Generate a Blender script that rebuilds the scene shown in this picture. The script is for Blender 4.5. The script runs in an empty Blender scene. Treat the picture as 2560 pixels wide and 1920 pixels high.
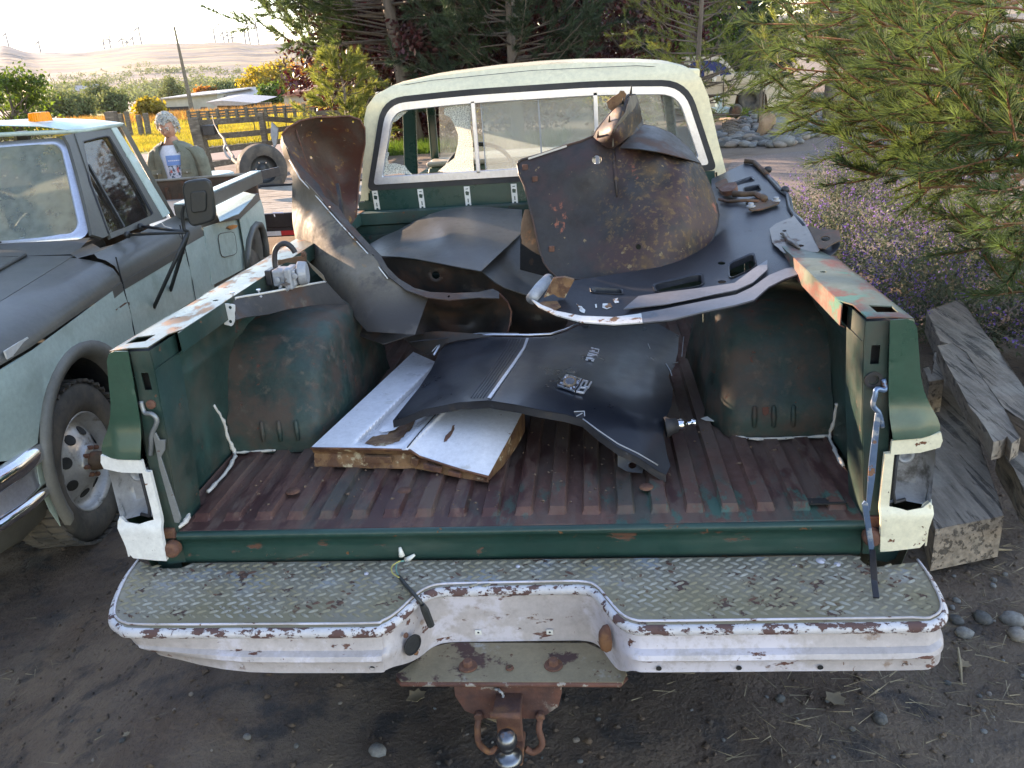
import bpy, bmesh, math, random
import numpy as np
from mathutils import Vector, Matrix, noise
from mathutils.geometry import delaunay_2d_cdt
random.seed(7); rng = np.random.default_rng(7)
S = bpy.context.scene; COL = S.collection
R = math.radians
# ------------------------------------------------------------------ camera, sky, sun, exposure
CAM = Vector((0.2476, -1.8363, 1.8333)); YAW, PITCH, ROLL, FPX = 0.1129, 0.3607, -0.0747, 2087.4
_f = Vector((-math.sin(YAW)*math.cos(PITCH), math.cos(YAW)*math.cos(PITCH), -math.sin(PITCH)))
_r0 = Vector((math.cos(YAW), math.sin(YAW), 0)); _u0 = _r0.cross(_f)
_r = _r0*math.cos(ROLL) + _u0*math.sin(ROLL); _u = -_r0*math.sin(ROLL) + _u0*math.cos(ROLL)
cam = bpy.data.cameras.new('camera'); camo = bpy.data.objects.new('camera', cam); COL.objects.link(camo)
camo.matrix_world = Matrix(((_r.x, _u.x, -_f.x, CAM.x), (_r.y, _u.y, -_f.y, CAM.y), (_r.z, _u.z, -_f.z, CAM.z), (0, 0, 0, 1)))
cam.sensor_width = 36; cam.lens = FPX/2560*36; cam.clip_end = 9000; cam.clip_start = .05
S.camera = camo
SUN_AZ, SUN_EL = R(56), R(14)      # sun stands to the left of the truck's axis, low
SD = Vector((-math.sin(SUN_AZ)*math.cos(SUN_EL), math.cos(SUN_AZ)*math.cos(SUN_EL), math.sin(SUN_EL)))
W = bpy.data.worlds.new('World'); S.world = W; W.use_nodes = True
nt = W.node_tree; nt.nodes.clear()
sky = nt.nodes.new('ShaderNodeTexSky'); sky.sky_type = 'NISHITA'; sky.sun_disc = False
sky.sun_elevation = SUN_EL; sky.sun_rotation = -SUN_AZ; sky.air_density = 1.0; sky.dust_density = 0.0; sky.altitude = 0; sky.ozone_density = 1.5
bg = nt.nodes.new('ShaderNodeBackground'); bg.inputs[1].default_value = 0.15
wo = nt.nodes.new('ShaderNodeOutputWorld'); nt.links.new(sky.outputs[0], bg.inputs[0]); nt.links.new(bg.outputs[0], wo.inputs[0])
sl = bpy.data.lights.new('sun', 'SUN'); sl.energy = 4.0; sl.angle = R(0.53); sl.color = (1.0, .83, .62)
so = bpy.data.objects.new('sun', sl); COL.objects.link(so); so.rotation_euler = SD.to_track_quat('Z', 'Y').to_euler()
S.view_settings.view_transform = 'Standard'; S.view_settings.look = 'None'; S.view_settings.gamma = 1
S.view_settings.use_curve_mapping = False; S.view_settings.use_white_balance = True; S.view_settings.white_balance_temperature = 7500; S.view_settings.white_balance_tint = 22; S.view_settings.exposure = 2.35

# ------------------------------------------------------------------ geometry helpers
def ray(px, py): return _f + _r*((px-1280)/FPX) - _u*((py-960)/FPX)
def QY(px, py, y): d = ray(px, py); return CAM + d*((y-CAM.y)/d.y)
def QZ(px, py, z): d = ray(px, py); return CAM + d*((z-CAM.z)/d.z)
def QX(px, py, x): d = ray(px, py); return CAM + d*((x-CAM.x)/d.x)
CR = dict(D=(0, 0, 1/1.15732), A=(640, 0, 2.572), B=(1300, 0, 3.16), C=(0, 250, 2.9105), E=(1250, 200, 2.4578), F=(0, 800, 2.764),
          G=(700, 780, 2.0109), H=(1700, 620, 2.4395), I=(200, 1300, 2.0109), J=(1300, 1300, 1.7556), K=(440, 180, 5.53),
          L=(540, 560, 6.144), M=(2260, 700, 2.37), N=(900, 210, 3.95), O=(980, 1380, 3.19), T=(640, 240, 2.5132), Z=(0, 0, 2.572))
def c(n, x, y): a = CR[n]; return (a[0]+x/a[2], a[1]+y/a[2])
def cc(n, *p): return [c(n, *q) for q in p]

def finish(o, parent=None, label=None, cat=None, group=None, kind=None):
    if parent is not None:
        o.parent = parent; o.matrix_parent_inverse = Matrix.Translation(-parent.location)
    if label: o['label'] = label
    if cat: o['category'] = cat
    if group: o['group'] = group
    if kind: o['kind'] = kind
    return o
def thing(name, label, cat, loc=(0, 0, 0), group=None):
    o = bpy.data.objects.new(name, None); COL.objects.link(o); o.location = loc; o.empty_display_size = .1
    o['label'] = label; o['category'] = cat
    if group: o['group'] = group
    return o
def clone(o, d, label=None, rz=0):
    n = o.copy(); COL.objects.link(n); n.location = o.location + Vector(d)
    n.rotation_euler = (0, 0, rz)
    if label: n['label'] = label
    for ch in list(o.children):
        m = ch.copy(); COL.objects.link(m); m.parent = n
        for g in list(ch.children):
            k = g.copy(); COL.objects.link(k); k.parent = m
    return n
def link_mesh(name, verts, faces, m, parent=None, smooth=False, solid=0, bevel=0, sub=0, **kw):
    me = bpy.data.meshes.new(name); me.from_pydata([tuple(v) for v in verts], [], faces); me.update()
    o = bpy.data.objects.new(name, me); COL.objects.link(o)
    if m is not None: me.materials.append(m)
    if smooth: me.polygons.foreach_set('use_smooth', [True]*len(me.polygons))
    if solid:
        s = o.modifiers.new('solid', 'SOLIDIFY'); s.thickness = solid; s.offset = 0
    if bevel:
        b = o.modifiers.new('bevel', 'BEVEL'); b.width = bevel; b.segments = 2; b.limit_method = 'ANGLE'; b.angle_limit = R(35)
        b.harden_normals = False
    if sub:
        s = o.modifiers.new('sub', 'SUBSURF'); s.levels = sub; s.render_levels = sub
    if smooth and (solid or bevel):
        s = o.modifiers.new('sharp_rims', 'EDGE_SPLIT'); s.split_angle = R(42); s.use_edge_sharp = False
    return finish(o, parent, **kw)
class MB:
    def __init__(s): s.v = []; s.f = []
    def add(s, v, f):
        n = len(s.v); s.v += [Vector(x) for x in v]; s.f += [tuple(i+n for i in q) for q in f]; return s
    def box(s, ce, sz, rot=None):
        x, y, z = [a/2 for a in sz]; ce = Vector(ce)
        vs = [Vector((i*x, j*y, k*z)) for i in (-1, 1) for j in (-1, 1) for k in (-1, 1)]
        if rot is not None: vs = [rot @ v for v in vs]
        return s.add([ce+v for v in vs], [(0, 1, 3, 2), (4, 6, 7, 5), (0, 4, 5, 1), (2, 3, 7, 6), (0, 2, 6, 4), (1, 5, 7, 3)])
    def beam(s, a, b, w, h, up=(0, 0, 1)):
        a = Vector(a); b = Vector(b); d = (b-a); L = d.length; d.normalize(); up = Vector(up)
        sx = d.cross(up).normalized(); uz = sx.cross(d)
        return s.box((a+b)/2, (L, w, h), Matrix((d, sx, uz)).transposed())
    def tube(s, path, r, n=8, cap=True):
        path = [Vector(p) for p in path]; rs = r if isinstance(r, (list, tuple)) else [r]*len(path)
        vs = []; fs = []; pn = None
        for i, p in enumerate(path):
            t = (path[min(i+1, len(path)-1)]-path[max(i-1, 0)]).normalized()
            if pn is None: pn = t.orthogonal().normalized()
            pn = (pn - t*pn.dot(t)).normalized(); q = t.cross(pn)
            for k in range(n):
                a = 2*math.pi*k/n; vs.append(p + (pn*math.cos(a)+q*math.sin(a))*rs[i])
        for i in range(len(path)-1):
            for k in range(n): fs.append((i*n+k, i*n+(k+1) % n, (i+1)*n+(k+1) % n, (i+1)*n+k))
        if cap: fs.append(tuple(range(n))[::-1]); fs.append(tuple((len(path)-1)*n+k for k in range(n)))
        return s.add(vs, fs)
    def cyl(s, a, b, r, r2=None, n=20):
        return s.tube([a, b], [r, r if r2 is None else r2], n)
    def lathe(s, prof, org, axis=(0, 0, 1), n=32):
        ax = Vector(axis).normalized(); p = ax.orthogonal().normalized(); q = ax.cross(p); vs = []; fs = []
        for r_, h in prof:
            for k in range(n):
                a = 2*math.pi*k/n; vs.append(Vector(org)+ax*h+(p*math.cos(a)+q*math.sin(a))*r_)
        for i in range(len(prof)-1):
            for k in range(n): fs.append((i*n+k, i*n+(k+1) % n, (i+1)*n+(k+1) % n, (i+1)*n+k))
        return s.add(vs, fs)
    def loft(s, rows, close=False):
        n = len(rows[0]); vs = [p for r_ in rows for p in r_]; fs = []
        for i in range(len(rows)-1):
            for k in range(n if close else n-1):
                fs.append((i*n+k, i*n+(k+1) % n, (i+1)*n+(k+1) % n, (i+1)*n+k))
        return s.add(vs, fs)
    def poly(s, pts): return s.add(pts, [tuple(range(len(pts)))])
    def prism(s, pts, off):
        n = len(pts); off = Vector(off); p = [Vector(q) for q in pts]
        return s.add(p+[q+off for q in p], [tuple(range(n))[::-1], tuple(range(n, 2*n))]+[(i, (i+1) % n, n+(i+1) % n, n+i) for i in range(n)])
    def build(s, name, m, parent=None, **kw): return link_mesh(name, s.v, s.f, m, parent, **kw)
def crom(pts, n=4, closed=True):
    P = [Vector(p) for p in pts]; out = []; N = len(P)
    for i in range(N if closed else N-1):
        p0, p1, p2, p3 = (P[(i-1) % N], P[i], P[(i+1) % N], P[(i+2) % N]) if closed else (P[max(i-1, 0)], P[i], P[i+1], P[min(i+2, N-1)])
        for k in range(n):
            t = k/n; out.append(.5*((2*p1)+(p2-p0)*t+(2*p0-5*p1+4*p2-p3)*t*t+(3*p1-p0-3*p2+p3)*t**3))
    if not closed: out.append(P[-1])
    return out
def inpoly(P, poly):
    x, y = P[:, 0], P[:, 1]; ins = np.zeros(len(P), bool); n = len(poly)
    for i in range(n):
        x1, y1 = poly[i]; x2, y2 = poly[(i+1) % n]
        if y1 == y2: continue
        ins ^= ((y1 > y) != (y2 > y)) & (x < (x2-x1)*(y-y1)/(y2-y1)+x1)
    return ins
def resample(poly, st):
    out = []
    for i in range(len(poly)):
        a = np.array(poly[i][:2], float); b = np.array(poly[(i+1) % len(poly)][:2], float); n = max(1, int(np.linalg.norm(b-a)/st))
        for k in range(n): out.append(tuple(a+(b-a)*k/n))
    return out
def plate(name, outline, fn, m, parent=None, holes=(), step=12, smooth=True, solid=.002, round_=0, jit=0, **kw):
    """triangulated sheet: 2-D outline + holes, mapped into space by fn(u,v)"""
    if round_: outline = [tuple(p) for p in crom([(p[0], p[1], 0) for p in outline], round_)]
    ol = resample([p[:2] for p in outline], step); hs = [resample([p[:2] for p in h], step) for h in holes]
    if jit: ol = [(x+rng.normal()*jit, y+rng.normal()*jit) for x, y in ol]
    A = np.array(ol); lo, hi = A.min(0), A.max(0)
    gx, gy = np.meshgrid(np.arange(lo[0]+step*.5, hi[0], step), np.arange(lo[1]+step*.5, hi[1], step))
    gx = gx.copy(); gx[::2] += step*.5
    G = np.stack([gx.ravel(), gy.ravel()], 1); G = G[inpoly(G, ol)]
    for h in hs:
        if len(G): G = G[~inpoly(G, h)]
    B = np.array(ol+[q for h in hs for q in h])
    if len(G): G = G[((G[:, None]-B[None])**2).sum(2).min(1) > (step*.45)**2]
    V = [Vector(p) for p in ol]; E = [(i, (i+1) % len(ol)) for i in range(len(ol))]
    for h in hs:
        n0 = len(V); V += [Vector(p) for p in h]; E += [(n0+i, n0+(i+1) % len(h)) for i in range(len(h))]
    V += [Vector(tuple(p)) for p in G]
    r_ = delaunay_2d_cdt(V, E, [], 0, 1e-6)
    vv = r_[0]; tri = [tuple(t) for t in r_[2]]
    cen = np.array([[sum(vv[i][0] for i in t)/3, sum(vv[i][1] for i in t)/3] for t in tri])
    ok = inpoly(cen, ol)
    for h in hs: ok &= ~inpoly(cen, h)
    tri = [t for t, k in zip(tri, ok) if k]
    return link_mesh(name, [fn(v[0], v[1]) for v in vv], tri, m, parent, smooth=smooth, solid=solid, **kw)
def tps(ctrl):
    """smooth depth surface through control points (px, py, value)"""
    A = np.array(ctrl, float); n = len(A); s = 500.
    X = A[:, :2]/s
    def U(d2): return np.where(d2 > 0, d2*np.log(d2+1e-12), 0)
    K = U(((X[:, None]-X[None])**2).sum(2))+np.eye(n)*1e-4; P = np.c_[np.ones(n), X]
    M = np.zeros((n+3, n+3)); M[:n, :n] = K; M[:n, n:] = P; M[n:, :n] = P.T
    w = np.linalg.lstsq(M, np.r_[A[:, 2], 0, 0, 0], rcond=None)[0]
    def g(x, y):
        p = np.array([x, y])/s; return float(U(((X-p)**2).sum(1)) @ w[:n]+w[n]+w[n+1]*p[0]+w[n+2]*p[1])
    return g
def depth(ctrl): g = tps(ctrl); return lambda x, y: QY(x, y, g(x, y))
def height(ctrl): g = tps(ctrl); return lambda x, y: QZ(x, y, g(x, y))

# ------------------------------------------------------------------ materials
MATS = {}
def mat(name, col, rough=.5, metal=0., var=.15, vs=5., layers=(), bump=0., bs=60., coat=0., spec=.5, trans=None, stretch=(1, 1, 1), island=0, grit=.14, objrand=0):
    m = bpy.data.materials.new(name); m.use_nodes = True; t = m.node_tree; N = t.nodes; L = t.links; N.clear()
    out = N.new('ShaderNodeOutputMaterial'); bs_ = N.new('ShaderNodeBsdfPrincipled'); L.new(bs_.outputs[0], out.inputs[0])
    tc = N.new('ShaderNodeTexCoord')
    def nz(scale, st=(1, 1, 1), seed=0., det=6., rg=.6):
        mp = N.new('ShaderNodeMapping'); mp.inputs['Scale'].default_value = st; mp.inputs['Location'].default_value = (seed*3.1, seed*1.7, seed*2.3)
        L.new(tc.outputs['Object'], mp.inputs[0]); n = N.new('ShaderNodeTexNoise'); n.inputs['Scale'].default_value = scale
        n.inputs['Detail'].default_value = det; n.inputs['Roughness'].default_value = rg; L.new(mp.outputs[0], n.inputs['Vector']); return n.outputs['Fac']
    def mr(x, a, b, c_=0., d=1., smooth=True):
        r_ = N.new('ShaderNodeMapRange'); r_.interpolation_type = 'SMOOTHSTEP' if smooth else 'LINEAR'
        L.new(x, r_.inputs[0])
        for i, v in enumerate((a, b, c_, d)): r_.inputs[i+1].default_value = v
        return r_.outputs[0]
    def mul(a, b):
        q = N.new('ShaderNodeMath'); q.operation = 'MULTIPLY'; L.new(a, q.inputs[0]); L.new(b, q.inputs[1]); return q.outputs[0]
    def mixc(f, a, b, mode='MIX'):
        x = N.new('ShaderNodeMix'); x.data_type = 'RGBA'; x.blend_type = mode
        L.new(f, x.inputs[0]) if hasattr(f, 'links') else setattr(x.inputs[0], 'default_value', f)
        for v, i in ((a, 6), (b, 7)):
            L.new(v, x.inputs[i]) if hasattr(v, 'links') else setattr(x.inputs[i], 'default_value', (*v, 1))
        return x.outputs[2]
    def mixf(f, a, b):
        x = N.new('ShaderNodeMix'); L.new(f, x.inputs[0])
        for v, i in ((a, 2), (b, 3)):
            L.new(v, x.inputs[i]) if hasattr(v, 'links') else setattr(x.inputs[i], 'default_value', v)
        return x.outputs[0]
    v = nz(vs, stretch, .5, 8, .65)
    d = N.new('ShaderNodeVectorMath'); d.operation = 'SCALE'; d.inputs[0].default_value = col; L.new(mr(v, .3, .7, 1-var, 1+var, False), d.inputs[3])
    C = d.outputs[0]; Rg = rough; Me = metal; hb = None
    d3 = N.new('ShaderNodeVectorMath'); d3.operation = 'SCALE'; L.new(C, d3.inputs[0]); L.new(mr(nz(max(vs*11, 40), stretch, .77, 10, .75), .3, .7, 1-grit, 1+grit, False), d3.inputs[3]); C = d3.outputs[0]
    if not metal: Rg = mr(nz(vs*1.7, (1, 1, 1), .31, 8, .7), .35, .65, max(.05, rough*.75), min(1, rough*1.3), False)
    if objrand:
        g = N.new('ShaderNodeObjectInfo'); d4 = N.new('ShaderNodeVectorMath'); d4.operation = 'SCALE'; L.new(C, d4.inputs[0]); L.new(mr(g.outputs['Random'], 0, 1, 1-objrand, 1+objrand, False), d4.inputs[3]); C = mixc(mr(g.outputs['Random'], .6, .9, 0, .6), d4.outputs[0], (.22, .15, .10))
    if island:
        g = N.new('ShaderNodeNewGeometry'); d2 = N.new('ShaderNodeVectorMath'); d2.operation = 'SCALE'; L.new(C, d2.inputs[0])
        L.new(mr(g.outputs['Random Per Island'], 0, 1, 1-island, 1+island, False), d2.inputs[3]); C = d2.outputs[0]
    sep = None
    for i, l in enumerate(layers):
        f = mr(nz(l.get('s', 8), l.get('st', (1, 1, 1)), l.get('seed', i+2), l.get('det', 8), l.get('rg', .65)), l['lo'], l['hi'])
        for g in l.get('grad', ()):
            if sep is None: sep = N.new('ShaderNodeSeparateXYZ'); L.new(tc.outputs['Object'], sep.inputs[0])
            f = mul(f, mr(sep.outputs['xyz'.index(g[0])], g[1], g[2]))
        if 'amt' in l:
            q = N.new('ShaderNodeMath'); q.operation = 'MULTIPLY'; L.new(f, q.inputs[0]); q.inputs[1].default_value = l['amt']; f = q.outputs[0]
        C = mixc(f, C, l['col'])
        if 'rough' in l: Rg = mixf(f, Rg, l['rough'])
        if 'metal' in l: Me = mixf(f, Me, l['metal'])
        if l.get('h', 0):
            q = N.new('ShaderNodeMath'); q.operation = 'MULTIPLY'; L.new(f, q.inputs[0]); q.inputs[1].default_value = l['h']
            if hb is None: hb = q.outputs[0]
            else:
                a = N.new('ShaderNodeMath'); L.new(hb, a.inputs[0]); L.new(q.outputs[0], a.inputs[1]); hb = a.outputs[0]
    L.new(C, bs_.inputs['Base Color'])
    for v_, k in ((Rg, 'Roughness'), (Me, 'Metallic')):
        L.new(v_, bs_.inputs[k]) if hasattr(v_, 'links') else setattr(bs_.inputs[k], 'default_value', v_)
    bs_.inputs['Specular IOR Level'].default_value = spec; bs_.inputs['Coat Weight'].default_value = coat; bs_.inputs['Coat Roughness'].default_value = .12
    if bump or hb is not None:
        b = N.new('ShaderNodeBump'); b.inputs['Strength'].default_value = 1; b.inputs['Distance'].default_value = 1
        h = nz(bs, stretch, .9, 6, .6); q = N.new('ShaderNodeMath'); q.operation = 'MULTIPLY'; L.new(h, q.inputs[0]); q.inputs[1].default_value = bump; h = q.outputs[0]
        if hb is not None:
            a = N.new('ShaderNodeMath'); L.new(h, a.inputs[0]); L.new(hb, a.inputs[1]); h = a.outputs[0]
        L.new(h, b.inputs['Height']); L.new(b.outputs[0], bs_.inputs['Normal'])
    if trans:
        tr = N.new('ShaderNodeBsdfTranslucent'); mx = N.new('ShaderNodeMixShader'); mx.inputs[0].default_value = trans
        hs = N.new('ShaderNodeHueSaturation'); hs.inputs['Value'].default_value = 1.6; hs.inputs['Saturation'].default_value = 1.15; L.new(C, hs.inputs['Color'])
        L.new(hs.outputs[0], tr.inputs[0]); L.new(bs_.outputs[0], mx.inputs[1]); L.new(tr.outputs[0], mx.inputs[2]); L.new(mx.outputs[0], out.inputs[0])
    MATS[name] = m; return m
def glass(name, tint=(.9, .95, .95), dirt=.15, dcol=(.6, .62, .6), s=8., lo=.35, hi=.7, rough=.03, refl=1.0, crack=None):
    m = bpy.data.materials.new(name); m.use_nodes = True; t = m.node_tree; N = t.nodes; L = t.links; N.clear()
    out = N.new('ShaderNodeOutputMaterial'); tr = N.new('ShaderNodeBsdfTransparent'); tr.inputs[0].default_value = (*tint, 1)
    gl = N.new('ShaderNodeBsdfGlossy'); gl.inputs['Roughness'].default_value = rough
    lw = N.new('ShaderNodeLayerWeight'); lw.inputs[0].default_value = .5; pw = N.new('ShaderNodeMath'); pw.operation = 'POWER'; pw.inputs[1].default_value = 4; L.new(lw.outputs['Facing'], pw.inputs[0]); fr = N.new('ShaderNodeMath'); fr.operation = 'MULTIPLY_ADD'; fr.inputs[1].default_value = .8; fr.inputs[2].default_value = .045; L.new(pw.outputs[0], fr.inputs[0])
    mx = N.new('ShaderNodeMixShader'); L.new(fr.outputs[0], mx.inputs[0]); L.new(tr.outputs[0], mx.inputs[1]); L.new(gl.outputs[0], mx.inputs[2])
    df = N.new('ShaderNodeBsdfDiffuse'); df.inputs[0].default_value = (*dcol, 1); tl = N.new('ShaderNodeBsdfTranslucent'); tl.inputs[0].default_value = (*dcol, 1)
    ad = N.new('ShaderNodeMixShader'); ad.inputs[0].default_value = .5; L.new(df.outputs[0], ad.inputs[1]); L.new(tl.outputs[0], ad.inputs[2])
    tc = N.new('ShaderNodeTexCoord'); nz = N.new('ShaderNodeTexNoise'); nz.inputs['Scale'].default_value = s; nz.inputs['Detail'].default_value = 8; L.new(tc.outputs['Object'], nz.inputs['Vector'])
    mr = N.new('ShaderNodeMapRange'); L.new(nz.outputs[0], mr.inputs[0]); mr.inputs[1].default_value = lo; mr.inputs[2].default_value = hi; mr.inputs[3].default_value = dirt*.4; mr.inputs[4].default_value = dirt
    f = mr.outputs[0]
    if crack:
        vo = N.new('ShaderNodeTexVoronoi'); vo.feature = 'DISTANCE_TO_EDGE'; vo.inputs['Scale'].default_value = crack; L.new(tc.outputs['Object'], vo.inputs['Vector'])
        m2 = N.new('ShaderNodeMapRange'); L.new(vo.outputs[0], m2.inputs[0]); m2.inputs[1].default_value = .03; m2.inputs[2].default_value = .16; m2.inputs[3].default_value = .95; m2.inputs[4].default_value = .35; f = m2.outputs[0]
    m3 = N.new('ShaderNodeMixShader'); L.new(f, m3.inputs[0]); L.new(mx.outputs[0], m3.inputs[1]); L.new(ad.outputs[0], m3.inputs[2]); L.new(m3.outputs[0], out.inputs[0])
    MATS[name] = m; return m
RUST = (.17, .065, .03); DRUST = (.085, .038, .028); CREAM = (.78, .69, .46); GREEN = (.016, .043, .036)
def Lr(lo=.6, hi=.64, s=9, col=DRUST, seed=2, h=-.0006, **k): return dict(col=col, s=s, lo=lo, hi=hi, rough=.85, metal=0, seed=seed, h=h, **k)
mat('green_paint', GREEN, .38, var=.25, layers=[dict(col=(.03, .085, .07), s=3, lo=.45, hi=.7, rough=.6), dict(col=(.085, .068, .048), s=5, lo=.42, hi=.72, rough=.8, amt=.6, seed=9), Lr(.6, .66, 7), Lr(.66, .69, 40, RUST, 5)], bump=.0004, bs=90)  # dusty brown layer also imitates flare haze over the green
mat('green_outer', (.026, .072, .048), .35, var=.12, layers=[dict(col=(.25, .3, .27), s=9, lo=.7, hi=.8, rough=.7, seed=4), Lr(.67, .69, 26, (.22, .09, .03), 5), Lr(.7, .72, 9, (.2, .08, .03), 8)], coat=.2, bump=.0002)
mat('green_clean', (.013, .050, .040), .3, var=.1, coat=.25, bump=.0001, bs=8)
mat('cream_paint', CREAM, .32, var=.05, vs=2, layers=[dict(col=(.3, .22, .12), s=30, lo=.70, hi=.74, rough=.7), dict(col=(.52, .49, .36), s=3, lo=.55, hi=.8, amt=.5)], coat=.25)
mat('cream_trim', (.74, .68, .50), .35, var=.06, layers=[Lr(.61, .64, 22, (.16, .06, .03), 3), Lr(.68, .7, 60, DRUST, 6)], coat=.1)
mat('white_trim', (.72, .70, .66), .4, var=.06, layers=[Lr(.64, .67, 18, (.2, .08, .04), 3), Lr(.67, .69, 70, (.15, .06, .04), 6)], coat=.1)
mat('rail_paint', (.12, .125, .10), .3, var=.3, vs=9, stretch=(3, 1, 3), metal=.15, layers=[dict(col=(.35, .17, .07), s=7, lo=.5, hi=.62, rough=.6, st=(2, 1, 2)), Lr(.6, .66, 14, (.2, .08, .04), 7)], bump=.0005, bs=60)
mat('rail_right', (.10, .12, .09), .5, var=.25, layers=[dict(col=(.16, .06, .042), s=5, lo=.42, hi=.56, rough=.65, st=(2, 1, 2), h=.0003), dict(col=(.05, .15, .11), s=8, lo=.58, hi=.66, rough=.5, seed=6)], bump=.0004, bs=70)
mat('bed_floor', (.115, .054, .040), .72, var=.35, vs=14, stretch=(1, .35, 1),
    layers=[dict(col=(.15, .11, .085), s=6, st=(1, .3, 1), lo=.45, hi=.62, rough=.9, grad=[('y', .15, .7)]),
            dict(col=(.12, .075, .058), s=12, st=(1, .2, 1), lo=.45, hi=.6, rough=.9, seed=11),
            dict(col=(.065, .024, .020), s=9, st=(1, .3, 1), lo=.5, hi=.58, rough=.6, seed=5, grad=[('y', 1.2, .2)]),
            dict(col=(.03, .11, .085), s=15, st=(1, .45, 1), lo=.52, hi=.6, rough=.5, seed=8, h=.0004, amt=.85, grad=[('y', .26, .10), ('x', -.2, .15)]),
            dict(col=(.035, .055, .045), s=5, st=(1, .4, 1), lo=.54, hi=.66, rough=.6, seed=15, amt=.55)], bump=.0012, bs=45)
mat('wheelhouse', (.020, .042, .035), .55, var=.4, vs=7, layers=[dict(col=(.085, .050, .036), s=9, lo=.40, hi=.64, rough=.8, amt=.75), dict(col=(.13, .10, .075), s=22, lo=.54, hi=.7, rough=.9, seed=5, amt=.6), Lr(.62, .66, 20, (.12, .045, .03), 9)], bump=.0007, bs=60)
mat('sill_paint', (.012, .046, .037), .42, var=.25, stretch=(.5, 1, 1), layers=[Lr(.61, .66, 18, (.12, .055, .035), 3, st=(.4, 1, 1)), dict(col=(.07, .10, .08), s=9, st=(.15, 1, 1), lo=.5, hi=.7, amt=.5, seed=41), Lr(.65, .68, 30, (.18, .075, .03), 6), dict(col=(.45, .42, .38), s=9, lo=.62, hi=.66, rough=.6, st=(.2, 1, 2), seed=13, grad=[('z', .69, .672)])], bump=.0005)
mat('bumper_white', (.47, .42, .41), .42, var=.07, vs=3, layers=[Lr(.60, .64, 30, (.16, .08, .05), 23, grad=[('z', .585, .565), ('z', .55, .56)]), Lr(.62, .68, 8, (.24, .14, .08), 31, amt=.7, h=0), dict(col=(.60, .56, .60), s=3.2, lo=.46, hi=.52, rough=.35, seed=12), dict(col=(.30, .26, .25), s=14, lo=.55, hi=.75, rough=.7, seed=6, amt=.5), Lr(.61, .63, 24, (.13, .055, .04), 3, st=(.35, 1, 1)), dict(col=(.34, .29, .27), s=45, lo=.5, hi=.7, amt=.5, seed=44), Lr(.68, .7, 60, (.16, .07, .04), 5), Lr(.70, .73, 6, (.25, .11, .04), 19)], bump=.0003)
mat('bumper_rim', (.55, .52, .52), .4, var=.08, layers=[Lr(.515, .54, 34, (.115, .06, .052), 3, st=(.6, 1, 1)), Lr(.6, .62, 60, (.1, .05, .045), 5)], bump=.0003)
mat('tread_plate', (.25, .215, .155), .6, metal=.05, var=.2, vs=9, layers=[dict(col=(.23, .19, .11), s=5, lo=.36, hi=.56, rough=.65, metal=0, grad=[('y', -.06, -.2)]), dict(col=(.33, .34, .35), s=8, lo=.52, hi=.64, rough=.4, seed=7, grad=[('y', -.2, -.05)]), Lr(.60, .63, 22, (.10, .055, .04), 3), Lr(.62, .66, 9, (.16, .09, .05), 9), dict(col=(.55, .57, .6), s=6, lo=.68, hi=.72, rough=.4, seed=17)], bump=.0004, bs=120)
mat('lug_paint', (.34, .31, .25), .5, metal=.05, var=.2, vs=20, layers=[dict(col=(.27, .22, .13), s=6, lo=.4, hi=.58, rough=.6, metal=0), Lr(.58, .62, 14, (.12, .06, .04), 3)])
mat('shelf_paint', (.25, .20, .125), .5, var=.2, vs=9, layers=[Lr(.56, .6, 6, (.085, .045, .04), 3, h=-.001), Lr(.62, .66, 30, (.12, .06, .04), 8), dict(col=(.38, .38, .36), s=12, lo=.58, hi=.7, seed=13)], bump=.0005)
mat('matte_black', (.02, .018, .016), .95, spec=.1, layers=[dict(col=(.06, .035, .02), s=12, lo=.55, hi=.68)])
mat('bracket_steel', (.17, .145, .125), .4, .5, var=.2, layers=[dict(col=(.08, .04, .025), s=9, lo=.55, hi=.65, rough=.7, metal=0)])
mat('rust', (.13, .058, .038), .85, var=.35, vs=18, layers=[dict(col=(.22, .10, .045), s=16, lo=.5, hi=.65), dict(col=(.06, .03, .028), s=8, lo=.5, hi=.7, seed=6)], bump=.002, bs=90)
mat('rust_flecked', (.12, .05, .035), .8, var=.3, vs=14, layers=[dict(col=(.30, .26, .22), s=22, lo=.56, hi=.6, rough=.6), dict(col=(.07, .035, .03), s=8, lo=.5, hi=.7, seed=6)], bump=.0015, bs=90)
mat('dark_steel', (.045, .045, .05), .4, .6, var=.3, layers=[dict(col=(.12, .06, .035), s=12, lo=.6, hi=.7, rough=.8, metal=0)], bump=.0003)
mat('ball_steel', (.16, .17, .19), .3, .9, var=.15, layers=[dict(col=(.16, .09, .06), s=25, lo=.6, hi=.66, rough=.8, metal=0)])
mat('rusty_liner', (.085, .055, .042), .6, var=.35, vs=8, layers=[dict(col=(.10, .035, .022), s=3, lo=.45, hi=.6, rough=.75), dict(col=(.26, .14, .05), s=26, lo=.59, hi=.65, rough=.8, seed=3), dict(col=(.28, .24, .19), s=38, lo=.66, hi=.7, seed=8, st=(.3, 1, 1))], bump=.0006, bs=70)
mat('liner_shell', (.16, .135, .10), .78, var=.15, vs=6, layers=[dict(col=(.25, .14, .06), s=14, lo=.62, hi=.7, rough=.8), dict(col=(.035, .03, .027), s=3, lo=.2, hi=.42, rough=.6, grad=[('z', 1.22, 1.06)]), dict(col=(.07, .06, .052), s=6, lo=.5, hi=.62, seed=6)], bump=.0004, bs=120)  # dark lower layer paints in the shade on the unlit part of the shell
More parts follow.
